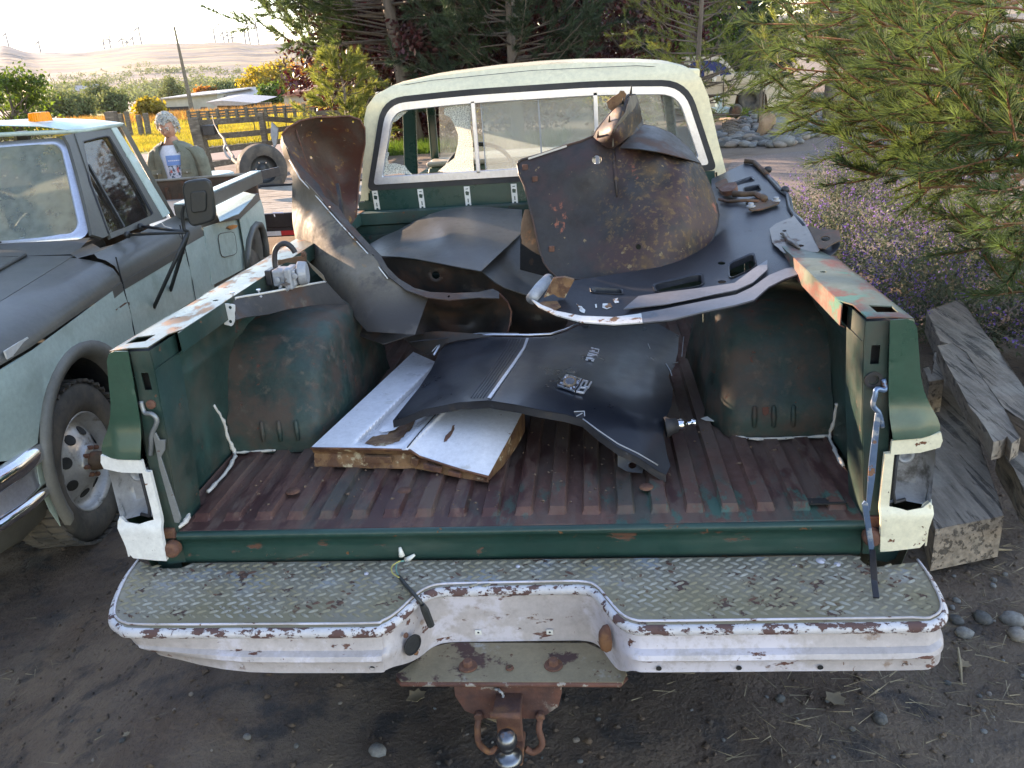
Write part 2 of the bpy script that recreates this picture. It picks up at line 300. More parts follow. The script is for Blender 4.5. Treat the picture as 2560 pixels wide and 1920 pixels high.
mat('liner_dark', (.035, .03, .027), .5, var=.35, layers=[dict(col=(.08, .042, .028), s=5, lo=.48, hi=.62, rough=.8), dict(col=(.11, .09, .07), s=12, lo=.6, hi=.7, rough=.9, seed=5)], bump=.0006, bs=70)
mat('apron', (.030, .024, .020), .6, var=.3, vs=7, layers=[dict(col=(.052, .024, .02), s=4, lo=.45, hi=.62, rough=.6), dict(col=(.16, .095, .04), s=55, lo=.52, hi=.64, rough=.8, seed=4, amt=.8, grad=[('x', .22, .34)]), dict(col=(.13, .075, .03), s=7, lo=.5, hi=.66, rough=.85, seed=9, amt=.6, grad=[('x', .22, .36)]), dict(col=(.22, .15, .07), s=30, lo=.65, hi=.68, seed=14), dict(col=(.26, .085, .05), s=9, lo=.64, hi=.68, rough=.8, seed=21, st=(1, 1, .4))], bump=.0007, bs=90)
mat('grey_black', (.085, .085, .082), .34, .3, var=.25, vs=4, stretch=(1, 1, 1), layers=[dict(col=(.09, .09, .09), s=40, lo=.5, hi=.75, rough=.5, amt=.6), dict(col=(.3, .3, .3), s=14, lo=.70, hi=.72, seed=5, st=(.25, 1, 1))], bump=.00025, bs=300)
mat('gloss_black', (.008, .010, .016), .33, 0, var=.2, vs=4, coat=.15, layers=[dict(col=(.018, .02, .024), s=3, lo=.5, hi=.7, rough=.45), dict(col=(.3, .3, .3), s=24, lo=.735, hi=.75, seed=5)], bump=.0001, bs=20)
mat('satin_black', (.035, .037, .044), .4, .35, var=.25, vs=5, layers=[dict(col=(.06, .045, .035), s=6, lo=.6, hi=.7, rough=.7, metal=0), dict(col=(.13, .14, .16), s=55, lo=.66, hi=.72, rough=.2)], bump=.0005, bs=220)
mat('lip_grey', (.13, .135, .15), .42, .1, var=.1)
mat('chip_white', (.6, .6, .58), .5, var=.08, layers=[Lr(.56, .6, 16, (.2, .10, .05), 3)])
mat('door_white', (.66, .66, .70), .33, var=.04, layers=[Lr(.685, .70, 26, (.22, .09, .04), 3), dict(col=(.33, .29, .2), s=9, lo=.6, hi=.72, amt=.5, rough=.6)], coat=.2)
mat('door_rust', (.18, .095, .045), .8, var=.4, vs=22, layers=[dict(col=(.10, .045, .025), s=14, lo=.46, hi=.56), dict(col=(.42, .34, .22), s=14, lo=.6, hi=.66, seed=5)], bump=.0012, bs=80)
mat('chrome', (.75, .76, .8), .12, 1, var=.05)
mat('alu_trim', (.62, .64, .72), .3, .75, var=.05, layers=[dict(col=(.35, .35, .36), s=20, lo=.7, hi=.74, st=(.2, 1, 1))])
mat('rubber', (.022, .022, .025), .55, var=.2, layers=[dict(col=(.07, .06, .055), s=9, lo=.55, hi=.75, rough=.8)], bump=.0003)
mat('tyre', (.065, .058, .050), .8, var=.25, layers=[dict(col=(.13, .108, .085), s=7, lo=.40, hi=.65, rough=.95)], bump=.0006, bs=60)  # dusty tone, lightened also to imitate flare haze
mat('sealant', (.60, .56, .50), .6, var=.1, bump=.001, bs=60)
mat('white_plastic', (.7, .68, .62), .5, var=.08)
mat('cast_grey', (.33, .34, .36), .55, .3, var=.15, vs=14, layers=[dict(col=(.12, .10, .09), s=18, lo=.6, hi=.68)], bump=.0008, bs=60)
mat('brown_iron', (.10, .062, .038), .75, .1, var=.3, vs=12, layers=[dict(col=(.16, .07, .04), s=11, lo=.5, hi=.62)], bump=.001, bs=60)
mat('reflector', (.36, .36, .37), .3, .15, var=.15, vs=8, layers=[dict(col=(.10, .095, .09), s=10, lo=.5, hi=.66, rough=.6)])
mat('blue_arm', (.13, .20, .32), .35, .5, var=.2, layers=[dict(col=(.35, .38, .42), s=18, lo=.54, hi=.6, rough=.5), dict(col=(.03, .05, .09), s=7, lo=.6, hi=.66), Lr(.63, .66, 12, (.2, .1, .06), 9)])
mat('grey_arm', (.22, .23, .23), .45, .5, var=.2, layers=[Lr(.6, .64, 22, (.12, .06, .04), 4)])
mat('mint', (.43, .52, .46), .4, var=.07, vs=2.5, layers=[dict(col=(.28, .34, .28), s=4, lo=.5, hi=.7, amt=.5, rough=.6), dict(col=(.14, .13, .10), s=40, lo=.72, hi=.75)], coat=.3)  # paler than the paint itself, flare haze put into the colour
mat('mint_wet', (.42, .55, .55), .42, .05, var=.12, vs=12, layers=[dict(col=(.6, .68, .7), s=40, lo=.55, hi=.7, rough=.15)], bump=.0006, bs=200)
mat('flat_black', (.095, .092, .08), .45, .1, var=.18, vs=4, layers=[dict(col=(.12, .12, .10), s=6, lo=.5, hi=.7, amt=.6, rough=.6)], coat=.15)  # black lifted towards grey to imitate flare haze
mat('wheel_grey', (.42, .42, .42), .45, .5, var=.15, layers=[dict(col=(.14, .12, .10), s=8, lo=.5, hi=.66, rough=.8, metal=.1)])
mat('amber', (.85, .38, .02), .25, var=.1, trans=.4)
mat('marker_orange', (.6, .22, .05), .3, var=.3)
mat('interior_dark', (.02, .02, .02), .8)
mat('plastic_black', (.03, .031, .03), .45, var=.1)
mat('dirt', (.108, .070, .048), .95, var=.3, vs=3, layers=[dict(col=(.155, .108, .075), s=1.4, lo=.42, hi=.62), dict(col=(.05, .04, .036), s=5, lo=.5, hi=.66, seed=7), dict(col=(.18, .14, .11), s=70, lo=.66, hi=.7, seed=9, h=.003), dict(col=(.21, .155, .115), s=.25, lo=.3, hi=.45, seed=3, grad=[('y', 5.5, 8.5)])], bump=.016, bs=55, grit=.3)
mat('gravel_drive', (.19, .15, .13), .95, var=.35, vs=22, layers=[dict(col=(.26, .22, .19), s=60, lo=.55, hi=.65, h=.006)], bump=.01, bs=60)
mat('road', (.21, .15, .135), .95, var=.12, vs=3, layers=[dict(col=(.12, .11, .115), s=1.5, lo=.5, hi=.7)], bump=.003, bs=40)
mat('pasture', (.16, .19, .035), .95, var=.35, vs=.8, layers=[dict(col=(.26, .22, .06), s=.35, lo=.5, hi=.65)])
mat('grass', (.20, .18, .04), .8, var=.3, vs=.5, trans=.5, island=.35, layers=[dict(col=(.36, .27, .07), s=.4, lo=.5, hi=.62)])
mat('grass_dry', (.30, .17, .06), .9, var=.3, vs=.5, trans=.4, island=.4)
mat('grass_green', (.09, .15, .03), .8, var=.3, trans=.5, island=.35)
mat('hill_grass', (.185, .135, .062), 1, var=.2, vs=.012, layers=[dict(col=(.075, .066, .062), s=.007, lo=.43, hi=.53, st=(.7, 2.6, 5)), dict(col=(.27, .19, .09), s=.008, lo=.54, hi=.6, st=(.6, 3, 6), seed=8), dict(col=(.05, .058, .04), s=.03, lo=.56, hi=.62, st=(.4, 1, 3), seed=12), dict(col=(.12, .105, .1), s=.004, lo=.2, hi=.3, seed=4, amt=.85, grad=[('x', -830, -960), ('y', 1100, 1180)])])  # last layer darkens the far left hill, painting it as shadowed
mat('bark', (.14, .11, .085), .95, var=.35, vs=12, stretch=(1, 1, .25), bump=.006, bs=30)
mat('bark_red', (.22, .10, .05), .9, var=.3, vs=20, bump=.002, bs=60)
mat('needles', (.072, .10, .034), .5, var=.4, vs=1.8, trans=.38, island=.4)
mat('needles_dark', (.036, .06, .030), .55, var=.3, vs=1.5, trans=.25, island=.4)
mat('needles_sunlit', (.17, .19, .05), .6, var=.35, vs=1.2, trans=.45, island=.4)  # gold tone stands for low sunlight on the needles
mat('needles_blue', (.06, .085, .085), .6, var=.3, vs=1, trans=.2, island=.4)
mat('plum_leaf', (.070, .016, .016), .4, var=.4, vs=1.5, trans=.15, island=.55)
mat('green_leaf', (.08, .12, .025), .5, var=.4, vs=.6, trans=.45, island=.45)
mat('autumn_leaf', (.24, .19, .04), .6, var=.4, vs=.5, trans=.5, island=.5)
mat('orange_leaf', (.32, .15, .05), .6, var=.4, vs=.4, trans=.5, island=.5)
mat('hazy_leaf', (.12, .14, .055), .8, var=.4, vs=.05, trans=.3, island=.4)
mat('sage_leaf', (.075, .092, .055), .7, var=.3, vs=3, trans=.35, island=.4)
mat('lavender_flower', (.19, .12, .34), .7, var=.3, vs=4, trans=.4, island=.4)
mat('dry_stem', (.24, .19, .12), .8, var=.3, island=.4)
mat('flare_grey', (.17, .16, .135), .6, var=.15)
mat('grit', (.13, .085, .06), .9)
mat('weathered_wood', (.22, .175, .135), .9, var=.45, vs=30, stretch=(1, .09, 1), layers=[dict(col=(.075, .06, .048), s=42, lo=.54, hi=.6, st=(1, .05, 1), h=-.003), dict(col=(.31, .27, .22), s=6, lo=.5, hi=.7, amt=.6, seed=9)], bump=.004, bs=60)
mat('fence_wood', (.13, .105, .08), .9, var=.35, vs=8, layers=[dict(col=(.24, .20, .15), s=14, lo=.5, hi=.65, st=(.2, 1, 2))], bump=.003, bs=30)
mat('deck_wood', (.30, .255, .20), .75, var=.3, vs=7, layers=[dict(col=(.17, .14, .11), s=9, lo=.52, hi=.66)], bump=.002, bs=40)
mat('river_stone', (.17, .165, .155), .75, var=.35, vs=2.3, objrand=.6, bump=.002, bs=30)
mat('brown_rock', (.30, .19, .115), .9, var=.3, vs=5, layers=[dict(col=(.40, .28, .17), s=6, lo=.5, hi=.7)], bump=.01, bs=12)
mat('barn_wall', (.40, .36, .30), .9, var=.15, vs=1.5)
mat('barn_wood', (.16, .125, .10), .9, var=.3, vs=2)
mat('metal_roof', (.36, .31, .28), .5, .2, var=.2)
mat('red_roof', (.30, .13, .085), .8, var=.2)
mat('turbine_backlit', (.16, .16, .18), .6)  # white turbines in grey, their backlit shade put into the colour
mat('van_cream', (.62, .50, .36), .3, var=.05, coat=.3)
mat('blue_glass', (.02, .02, .09), .1)
mat('red_tape', (.55, .03, .03), .4); mat('white_tape', (.7, .68, .64), .4)
mat('denim_shirt', (.17, .17, .12), .9, var=.3, vs=9, bump=.002, bs=40)
mat('tee_white', (.72, .72, .76), .9); mat('tee_blue', (.18, .32, .62), .9); mat('tee_red', (.5, .06, .05), .9, layers=[dict(col=(.7, .6, .55), s=30, lo=.58, hi=.62)])
mat('tee_print', (.55, .60, .66), .9, layers=[dict(col=(.06, .10, .14), s=38, lo=.5, hi=.54), dict(col=(.5, .12, .10), s=22, lo=.6, hi=.64, seed=6)])
mat('skin', (.46, .235, .16), .5, var=.1, vs=14, bump=.001, bs=60); mat('grey_hair', (.62, .60, .55), .6, var=.2, vs=30, bump=.006, bs=90, trans=.25)
mat('jeans', (.05, .07, .12), .9); mat('leather', (.06, .035, .02), .6)
mat('leaf_litter', (.26, .20, .13), .85, var=.3, trans=.2)
mat('cable_yellow', (.5, .42, .12), .5); mat('cable_green', (.12, .3, .25), .5)
mat('dash_green', (.10, .14, .09), .5); mat('hood_cream', (.52, .46, .36), .4, var=.1)
mat('emblem_face', (.35, .42, .55), .2, .8, var=.3, vs=90)
mat('badge_gold', (.35, .25, .16), .4, .5)
glass('glass_dusty', dirt=.30, dcol=(.62, .66, .66), s=3, lo=.3, hi=.75)
glass('glass_clear', dirt=.14, dcol=(.6, .6, .55), s=12)
glass('glass_crazed', dcol=(.8, .8, .74), crack=130)
glass('windshield_fog', dirt=.75, dcol=(.40, .43, .37), s=14, lo=.3, hi=.65, rough=.1)
glass('side_glass', tint=(.35, .36, .34), dirt=.12, dcol=(.3, .3, .28), s=9)
m_ = MATS
# ------------------------------------------------------------------ ground, road, pasture, hills
def ss(x, a, b): t = min(1, max(0, (x-a)/(b-a))); return t*t*(3-2*t)
def gz(x, y): return -.25*ss(-x, .95, 2.2)*(1-ss(y, 3.6, 6.4))
def lin(dense, far, g=1.12):
    a = list(np.arange(dense[0], dense[1], dense[2])); st = dense[2]; x = a[-1]
    while x < far[1]: st *= g; x += st; a.append(x)
    st = dense[2]; x = a[0]
    while x > far[0]: st *= g; x -= st; a.insert(0, x)
    return np.array(a)
def grid(name, xs, ys, fz, m, kind='structure', smooth=True):
    X, Y = np.meshgrid(xs, ys); n, k = X.shape
    Z = np.array([fz(x, y) for x, y in zip(X.ravel(), Y.ravel())])
    co = np.stack([X.ravel(), Y.ravel(), Z], 1)
    i = np.arange(n*k).reshape(n, k); F = np.stack([i[:-1, :-1], i[:-1, 1:], i[1:, 1:], i[1:, :-1]], -1).reshape(-1, 4)
    return npmesh(name, co, F, m, kind=kind, smooth=smooth)
def npmesh(name, co, F, m, parent=None, smooth=False, mi=None, **kw):
    me = bpy.data.meshes.new(name); nf, w = F.shape
    me.vertices.add(len(co)); me.vertices.foreach_set('co', np.ascontiguousarray(co, dtype=np.float32).ravel())
    me.loops.add(nf*w); me.loops.foreach_set('vertex_index', F.astype(np.int32).ravel())
    me.polygons.add(nf); me.polygons.foreach_set('loop_start', np.arange(0, nf*w, w, dtype=np.int32))
    try: me.polygons.foreach_set('loop_total', np.full(nf, w, dtype=np.int32))
    except Exception: pass
    for q in (m if isinstance(m, (list, tuple)) else [m]): me.materials.append(q)
    if mi is not None: me.polygons.foreach_set('material_index', mi.astype(np.int32))
    if smooth: me.polygons.foreach_set('use_smooth', np.ones(nf, bool))
    me.update(calc_edges=True); o = bpy.data.objects.new(name, me); COL.objects.link(o)
    return finish(o, parent, **kw)
def fground(x, y):
    z = gz(x, y)
    d = max(0, 1-max(0, abs(x)-5)/4)*max(0, 1-max(0, y-5)/4)
    if d > 0: z += d*(.022*(noise.fractal((x*2.2, y*2.2, 1), 1, 2, 4))+.008*noise.noise((x*17, y*17, 3)))
    return z-.004*(y > 60)
grid('ground', lin((-4.5, 4.2, .05), (-900, 900), 1.13), lin((-1.2, 5.2, .045), (-60, 420), 1.12), fground, m_['dirt'])
RP = [QZ(*p, 0) for p in [(300, 408), (520, 402), (700, 392), (1000, 378)]]; RF = [QZ(*p, 0) for p in [(300, 392), (520, 369), (700, 352), (1000, 338)]]
link_mesh('road', [p+Vector((0, 0, .012)) for p in RP+RF], [(i, i+1, i+5, i+4) for i in range(3)], m_['road'], kind='structure')
PA = [p+Vector((0, 0, .02)) for p in RF]; PB = [Vector((-95, 60, .02)), Vector((-90, 110, .02)), Vector((-40, 130, .02)), Vector((25, 110, .02))]
link_mesh('pasture', PA+PB, [(i, i+1, i+5, i+4) for i in range(3)], m_['pasture'], kind='structure')
gd = [QZ(*p, .014) for p in [(1780, 520), (1830, 400), (1900, 388), (2060, 372), (2250, 420), (2350, 560), (2250, 700), (1950, 640)]]
plate('gravel_driveway', [(p.x, p.y) for p in gd], lambda u, v: Vector((u, v, .014+.01*noise.noise((u*3, v*3, 0)))), m_['gravel_drive'], step=.35, solid=0, kind='structure')
def ridge(x):   # crest height at y=1600
    pts = [(-2600, 120), (-1500, 118), (-1180, 122), (-1097, 111), (-1037, 93), (-945, 88), (-826, 93), (-700, 86), (-650, 84), (-600, 76), (-480, 74), (-300, 66), (0, 50), (600, 60), (2600, 80)]
    for (a, b), (e, f) in zip(pts, pts[1:]):
        if a <= x <= e: t = (x-a)/(e-a); t = t*t*(3-2*t); return b+(f-b)*t
    return 60
def fhill(x, y):
    t = min(1, max(0, (y-330)/1270)); xs = x*1600/max(y, 1600) if y > 1600 else x/ (y/1600)
    base = ridge(xs)*(t**1.35) if y <= 1600 else ridge(xs)*(1-.35*ss(y, 1600, 2500))
    return -1.2+base+t*(1-abs(t-.72))*(9*noise.fractal((x/260, y/150, 0), 1, 2, 5)-3*abs(noise.noise((x/90, y/120, 4))))*(1-.8*ss(y, 1450, 1600))
grid('hills', np.linspace(-2300, 900, 190), np.concatenate([np.linspace(320, 1500, 120), np.linspace(1510, 1700, 24), np.linspace(1750, 2500, 14)]), fhill, m_['hill_grass'])

# ------------------------------------------------------------------ the green pickup
TK = thing('pickup_truck', 'green and cream pickup truck with its tailgate off and scrap body panels in its bed', 'truck', (0, 1, 0))
# corrugated floor
def floor_rows(ys, x0=-.905, x1=.905):
    prof = []; x = x0; k = 0; per = .0872; off = -.02
    xs = [x0]
    n = int((x1-x0)/per)+2
    for i in range(-n, n):
        b = off+i*per
        for dx, dz in ((0, 0), (.034, 0), (.040, .015), (.077, .015), (.083, 0)):
            if x0 < b+dx < x1: prof.append((b+dx, dz))
    prof = [(x0, 0)]+prof+[(x1, 0)]
    return prof
pf = floor_rows(None)
ysf = [-.012, .0, .045, .055, .065]+list(np.linspace(.12, 1.93, 26))
mb = MB(); rows = []
for i, y in enumerate(ysf):
    k = 0 if y < .05 else (1 if y > .06 else .5)
    rows.append([Vector((x, y, .755+dz*k+.0025*noise.noise((x*5, y*4, 0))+(-.012 if i == 0 else 0))) for x, dz in pf])
mb.loft(rows).build('bed_floor', m_['bed_floor'], TK, smooth=False)
# rear sill
mb = MB(); prof = [(.004, .752), (-.012, .756), (-.020, .749), (-.018, .737), (-.004, .730), (0, .70), (-.004, .675), (.0, .655), (.03, .645)]
mb.loft([[Vector((x, y+.002*noise.noise((x*6, z*20, 0)), z)) for y, z in prof] for x in np.linspace(-.872, .868, 40)]).build('rear_sill', m_['sill_paint'], TK, smooth=True)
for s in (-1, 1):
    side = 'left' if s < 0 else 'right'
    ox = 0 if s > 0 else -.0
    X = lambda x: s*x
    rm = m_['rail_paint'] if s < 0 else m_['rail_right']
    # outer skin
    prof = [(.930, 1.262), (.944, 1.25), (.955, 1.18), (.968, 1.10), (.99, 1.05), (1.012, 1.02), (1.02, .99), (1.02, .86), (1.015, .80), (.995, .7), (.97, .6), (.93, .5)]
    mb = MB(); mb.loft([[Vector((X(x-.010*(y < .01)), y, z)) for x, z in prof] for y in (-.004, .012, .4, .8, 1.3, 1.99)]).build('outer_side', m_['green_outer'], TK, smooth=True)
    # rear corner skin, green, above the lamp
    ol = [(.915, 1.263), (.930, 1.258), (.940, 1.24), (.950, 1.18), (.958, 1.13), (.968, 1.095), (.985, 1.058), (1.002, 1.03), (1.010, 1.01), (1.010, .996), (.99, .988), (.95, .984), (.905, .982), (.896, 1.05), (.888, 1.15), (.881, 1.262)]
    plate('corner_skin', [(X(a), b) for a, b in ol], lambda u, v: Vector((u, -.006-.012*ss(1.02-abs(u), 0, .06)-.02*ss(1.08-v, 0, .1), v)), m_['green_outer'], TK, step=.012, solid=.003)
    # cream band and lamp surround
    tm = m_['white_trim'] if s < 0 else m_['cream_trim']
    band = [(.905, .978), (.97, .982), (1.010, .996), (1.016, .975), (1.012, .958), (.97, .946), (.905, .942)]
    plate('trim_band', [(X(a), b) for a, b in band], lambda u, v: Vector((u, -.030, v)), tm, TK, step=.02, solid=.008)
    ol = [(.893, .944), (.914, .946), (.914, .805), (.955, .795), (.99, .80), (1.005, .815), (1.012, .805), (1.008, .77), (1.0, .715), (.99, .70), (.93, .692), (.900, .69), (.893, .80)]
    plate('lamp_surround', [(X(a), b) for a, b in ol], lambda u, v: Vector((u, -.026-.012*ss(.81-v, 0, .03), v)), tm, TK, step=.012, solid=.012)
    # the hooked cup at its foot wraps round the corner
    MB().loft([[Vector((X(x), y, z)) for x, y in ((1.006, -.036), (1.016, -.01), (1.018, .05))] for z in (.81, .77, .715, .70)]).build('surround_wrap', tm, TK, smooth=True, solid=.004)
    # empty lamp bucket
    lb = MB(); a = [(.917, .942), (1.010, .948), (1.012, .80), (.95, .815), (.917, .808)]
    rows = []
    for k, (dy, sc) in enumerate(((-.02, 1), (.0, .97), (.03, .86), (.045, .7))):
        cx, cz = .965, .885; rows.append([Vector((X(cx+(x-cx)*sc), dy, cz+(z-cz)*sc)) for x, z in a])
    lb.loft(rows, True); lb.poly(rows[-1]); bk = lb.build('lamp_bucket', m_['reflector'], TK, smooth=True)
    MB().lathe([(.018, 0), (.020, -.012), (.013, -.014), (.012, .0), (.0, .004)], (X(.955), .020, .918), (0, 1, 0), 20).build('bulb_socket', m_['cast_grey'], bk, smooth=True)
    lb2 = MB().box((X(.925), .03, .87), (.006, .08, .15)); lb2.box((X(.962), .048, .87), (.08, .004, .14)); lb2.build('bucket_back', m_['interior_dark'], TK)
    MB().tube([(X(.924), -.024, .94), (X(.922), -.026, .90), (X(.922), -.026, .84), (X(.930), -.022, .812), (X(.955), -.016, .816)], .0045, 8).build('lamp_gasket', m_['rubber'], TK, smooth=True)
    MB().loft([[Vector((X(x), y, z)) for x, z in ((.90, .692), (.95, .69), (.985, .70))] for y, z0 in ((-.012, 0), (.02, -.0))]+[[Vector((X(x), .02, z)) for x, z in ((.90, .63), (.94, .62), (.96, .63))]]).build('lower_corner', m_['green_paint'], TK, smooth=True, solid=.003)
    # door post with latch slot
    pl = [(.885, 1.256), (.836, 1.256), (.836, 1.20), (.846, 1.02), (.872, .758), (.872, .66), (.925, .655), (.912, .80), (.908, .97), (.890, 1.15)]
    sh = -.022 if s < 0 else 0
    slot = [(.852, 1.20), (.871, 1.20), (.871, 1.155), (.852, 1.155)]
    hole = [(.862+.010*math.cos(t), 1.118+.010*math.sin(t)) for t in np.linspace(0, 6.28, 11)[:-1]]
    plate('tailgate_post', [(X(a), b) for a, b in pl], lambda u, v: Vector((u, -.002, v)), m_['green_paint'], TK, holes=[[(X(a), b) for a, b in slot], [(X(a), b) for a, b in hole]], step=.02, solid=.003)
    MB().loft([[Vector((X(x), y, z)) for y in (0, .13)] for x, z in ((.836, 1.256), (.836, 1.20), (.846, 1.02), (.872, .758), (.872, .66))]).build('post_jamb', m_['green_paint'], TK, solid=.003)
    MB().box((X(.862), .03, 1.15), (.04, .004, .16)).build('slot_back', m_['interior_dark'], TK)
    if s < 0:
        MB().lathe([(.012, 0), (.012, -.006), (.006, -.008), (0, -.008)], (X(.862), -.004, 1.118), (0, 1, 0), 16).build('post_plug', m_['rust'], TK)
    else:
        MB().lathe([(.020, 0), (.020, -.004), (.012, -.004), (.010, .004), (0, .004)], (X(.862), -.004, 1.118), (0, 1, 0), 20).build('post_plug', m_['rubber'], TK)
    # rail cap with stake pocket
    cap = [(.934, -.008), (.934, 2.0), (.812, 2.0), (.815, .14), (.836, .10), (.836, -.006)]
    poc = [(.915, .035), (.915, .090), (.868, .098), (.868, .043)]
    if s > 0: poc = [(.915, .03), (.918, .085), (.868, .09), (.868, .03)]
    slots = [[(X(.85+.009*math.cos(t)), y+.009*math.sin(t)) for t in np.linspace(0, 6.28, 9)[:-1]] for y in (.42, .95, 1.5)]
    plate('rail_cap', [(X(a), b) for a, b in cap], lambda u, v: Vector((u, v, 1.265-.006*ss(abs(u), .90, .934)+.0015*noise.noise((u*9, v*5, 0)))), rm, TK, holes=[[(X(a), b) for a, b in poc]]+slots, step=.035, solid=.003)
    MB().loft([[Vector((X(x), y, z)) for y in (.11, .5, 1.0, 1.5, 1.99)] for x, z in ((.815, 1.265), (.814, 1.214), (.824, 1.208))]).build('rail_lip', m_['green_paint'] if s < 0 else rm, TK, solid=.003)
    MB().box((X(.89), .075, 1.18), (.07, .09, .12)).build('pocket_inside', m_['interior_dark'], TK)
    # inner wall with horizontal bead
    zz = [(.83, 1.21), (.90, 1.185), (.908, 1.12), (.900, 1.108), (.900, 1.095), (.908, 1.085), (.914, .90), (.914, .76)]
    MB().loft([[Vector((X(x-.0+.004*noise.noise((y*3, z*4, s))), y, z)) for x, z in zz] for y in (.0, .13, .3, .6, 1.0, 1.4, 1.95)]).build('inner_wall', m_['green_paint'], TK, smooth=True)
    # wheelhouse
    arc = [(.455, .760), (.452, .80), (.462, .875), (.485, .895), (.52, .99), (.56, 1.05), (.62, 1.085), (.72, 1.108), (.9, 1.115), (1.08, 1.10), (1.2, 1.05), (1.30, .95), (1.34, .84), (1.35, .76)]
    rows = []
    for x, sc in ((.912, 1.0), (.80, 1.0), (.70, .995), (.655, .985), (.63, .96), (.61, .90), (.602, .80)):
        rows.append([Vector((X(x), .9+(y-.9)*sc, .76+(z-.76)*(sc if sc > .85 else sc*.98))) for y, z in arc])
    base = [Vector((X(.60), .9+(y-.9)*.8, .76)) for y, z in arc]
    rows.append([Vector((X(.596-.03*(1-(z-.76)/.355)), .9+(y-.9)*.62, .76+(z-.76)*.55)) for y, z in arc]); rows.append([Vector((X(.575), .9+(y-.9)*.6, .758)) for y, z in arc])
    wh = MB(); wh.loft(rows); wh.build('wheelhouse', m_['wheelhouse'], TK, smooth=True)
    for k in range(3):
        x = X(.69+k*.055); MB().lathe([(0, -.035), (.006, -.03), (.008, 0), (.006, .03), (0, .035)], (x, .452, .835), (0, .12, 1), 10).build('stub_rib', m_['wheelhouse'], TK, smooth=True)
# floor bolts, sealant beads
for x, y in ((-.30, .17), (.36, .16), (-.62, .18)):
    MB().lathe([(.020, 0), (.018, .004), (.006, .006), (0, .006)], (x, y, .768), (0, 0, 1), 16).build('floor_bolt', m_['rust'], TK, smooth=True)
def bead(pts, r=.005, m='sealant', name='sealant_bead'):
    P = crom(pts, 5, False); MB().tube([p+Vector((rng.normal()*.0012, rng.normal()*.0012, 0)) for p in P], [r*(.6+.7*rng.random()) for p in P], 6).build(name, m_[m], TK, smooth=True)
bead([(-.912, .40, .95), (-.913, .44, .88), (-.91, .446, .82), (-.90, .448, .768), (-.885, .40, .768), (-.872, .30, .768), (-.875, .19, .768)], .006)
bead([(-.90, .45, .768), (-.84, .452, .768), (-.77, .455, .770)], .0045)
bead([(-.885, .085, .768), (-.865, .035, .768), (-.87, .0, .765)], .007)
bead([(.64, .47, .768), (.70, .445, .768), (.80, .448, .768), (.90, .452, .768)], .0045)
bead([(.913, .43, .88), (.912, .44, .82), (.905, .445, .77), (.895, .36, .768), (.892, .26, .768)], .006)
MB().box((.80, .07, .7665), (.09, .028, .004)).build('rust_hole', m_['interior_dark'], TK)
# front wall of bed
MB().loft([[Vector((x, y, z)) for x in (-.905, -.3, .3, .905)] for y, z in ((1.94, .76), (1.94, .9), (1.925, .905), (1.925, .96), (1.94, .965), (1.94, 1.1), (1.925, 1.105), (1.925, 1.16), (1.94, 1.165), (1.94, 1.20), (1.92, 1.21), (1.915, 1.262), (1.96, 1.265))]).build('bed_front_wall', m_['green_paint'], TK)
# tailgate link arms
def arm(pts, w, t, m, name, n=None):
    MB().beam(pts[0], pts[1], w, t).build(name, m_[m], TK, bevel=.001)
a = [QY(*p, -.012) for p in (c('F', 985, 640), c('F', 1070, 740), c('F', 1080, 800), c('F', 1225, 1390))]
la = MB(); la.tube(crom([QY(*c('F', x, y), yy) for x, y, yy in ((975, 560, -.006), (1000, 640, -.012), (1050, 650, -.02), (1085, 700, -.02), (1050, 790, -.02), (1045, 870, -.018), (1040, 930, -.012))], 4, False), .006, 8)
la.build('link_hinge', m_['grey_arm'], TK, smooth=True)
q = [QY(*c('F', x, y), -.022) for x, y in ((1055, 790), (1075, 780), (1100, 830), (1140, 830), (1138, 900), (1110, 950), (1250, 1370), (1235, 1405), (1205, 1400), (1100, 1020))]
MB().prism(q, (0, .005, 0)).build('link_arm', m_['grey_arm'], TK, bevel=.0012)
ra = MB(); ra.tube(crom([QY(*c('H', x, y), yy) for x, y, yy in ((1240, 800, -.008), (1250, 865, -.016), (1200, 860, -.026), (1190, 900, -.03), (1178, 960, -.03), (1215, 1010, -.028), (1235, 1090, -.02))], 4, False), .006, 8); ra.build('link_hinge', m_['blue_arm'], TK, smooth=True)
q = [QY(*c('H', x, y), -.034) for x, y in ((1192, 1010), (1225, 1010), (1190, 1400), (1160, 1605), (1135, 1600), (1155, 1300))]
MB().prism(q, (0, .005, 0)).build('link_arm', m_['blue_arm'], TK, bevel=.001)
cp = lambda x, y: (2050+x/3.529, 1050+y/3.529)
q1 = [QY(*cp(x, y), -.05) for x, y in ((372, 745), (395, 715), (425, 740), (480, 1120), (455, 1200), (440, 1190))]
MB().prism(q1, (0, .005, 0)).build('link_arm', m_['blue_arm'], TK, bevel=.001)
tip = QZ(*cp(497, 1570), .672); tip2 = QZ(*cp(480, 1420), .690)
st = QY(*cp(462, 1150), -.05)
MB().beam(st, tip2, .014, .006).beam(tip2+Vector((0, .003, 0)), tip, .013, .006).build('link_arm_end', m_['dark_steel'], TK, bevel=.001)
# rusty hinge trunnions
for s in (-1, 1):
    t = MB(); t.lathe([(.0, -.03), (.016, -.03), (.022, -.022), (.022, 0), (.014, .004)], (s*.888, -.012, .715) if s < 0 else (.884, -.012, .72), (0, 1, 0), 18)
    t.box((s*.895, -.002, .752), (.03, .02, .03)); t.build('hinge_trunnion', m_['rust'], TK, bevel=.003)
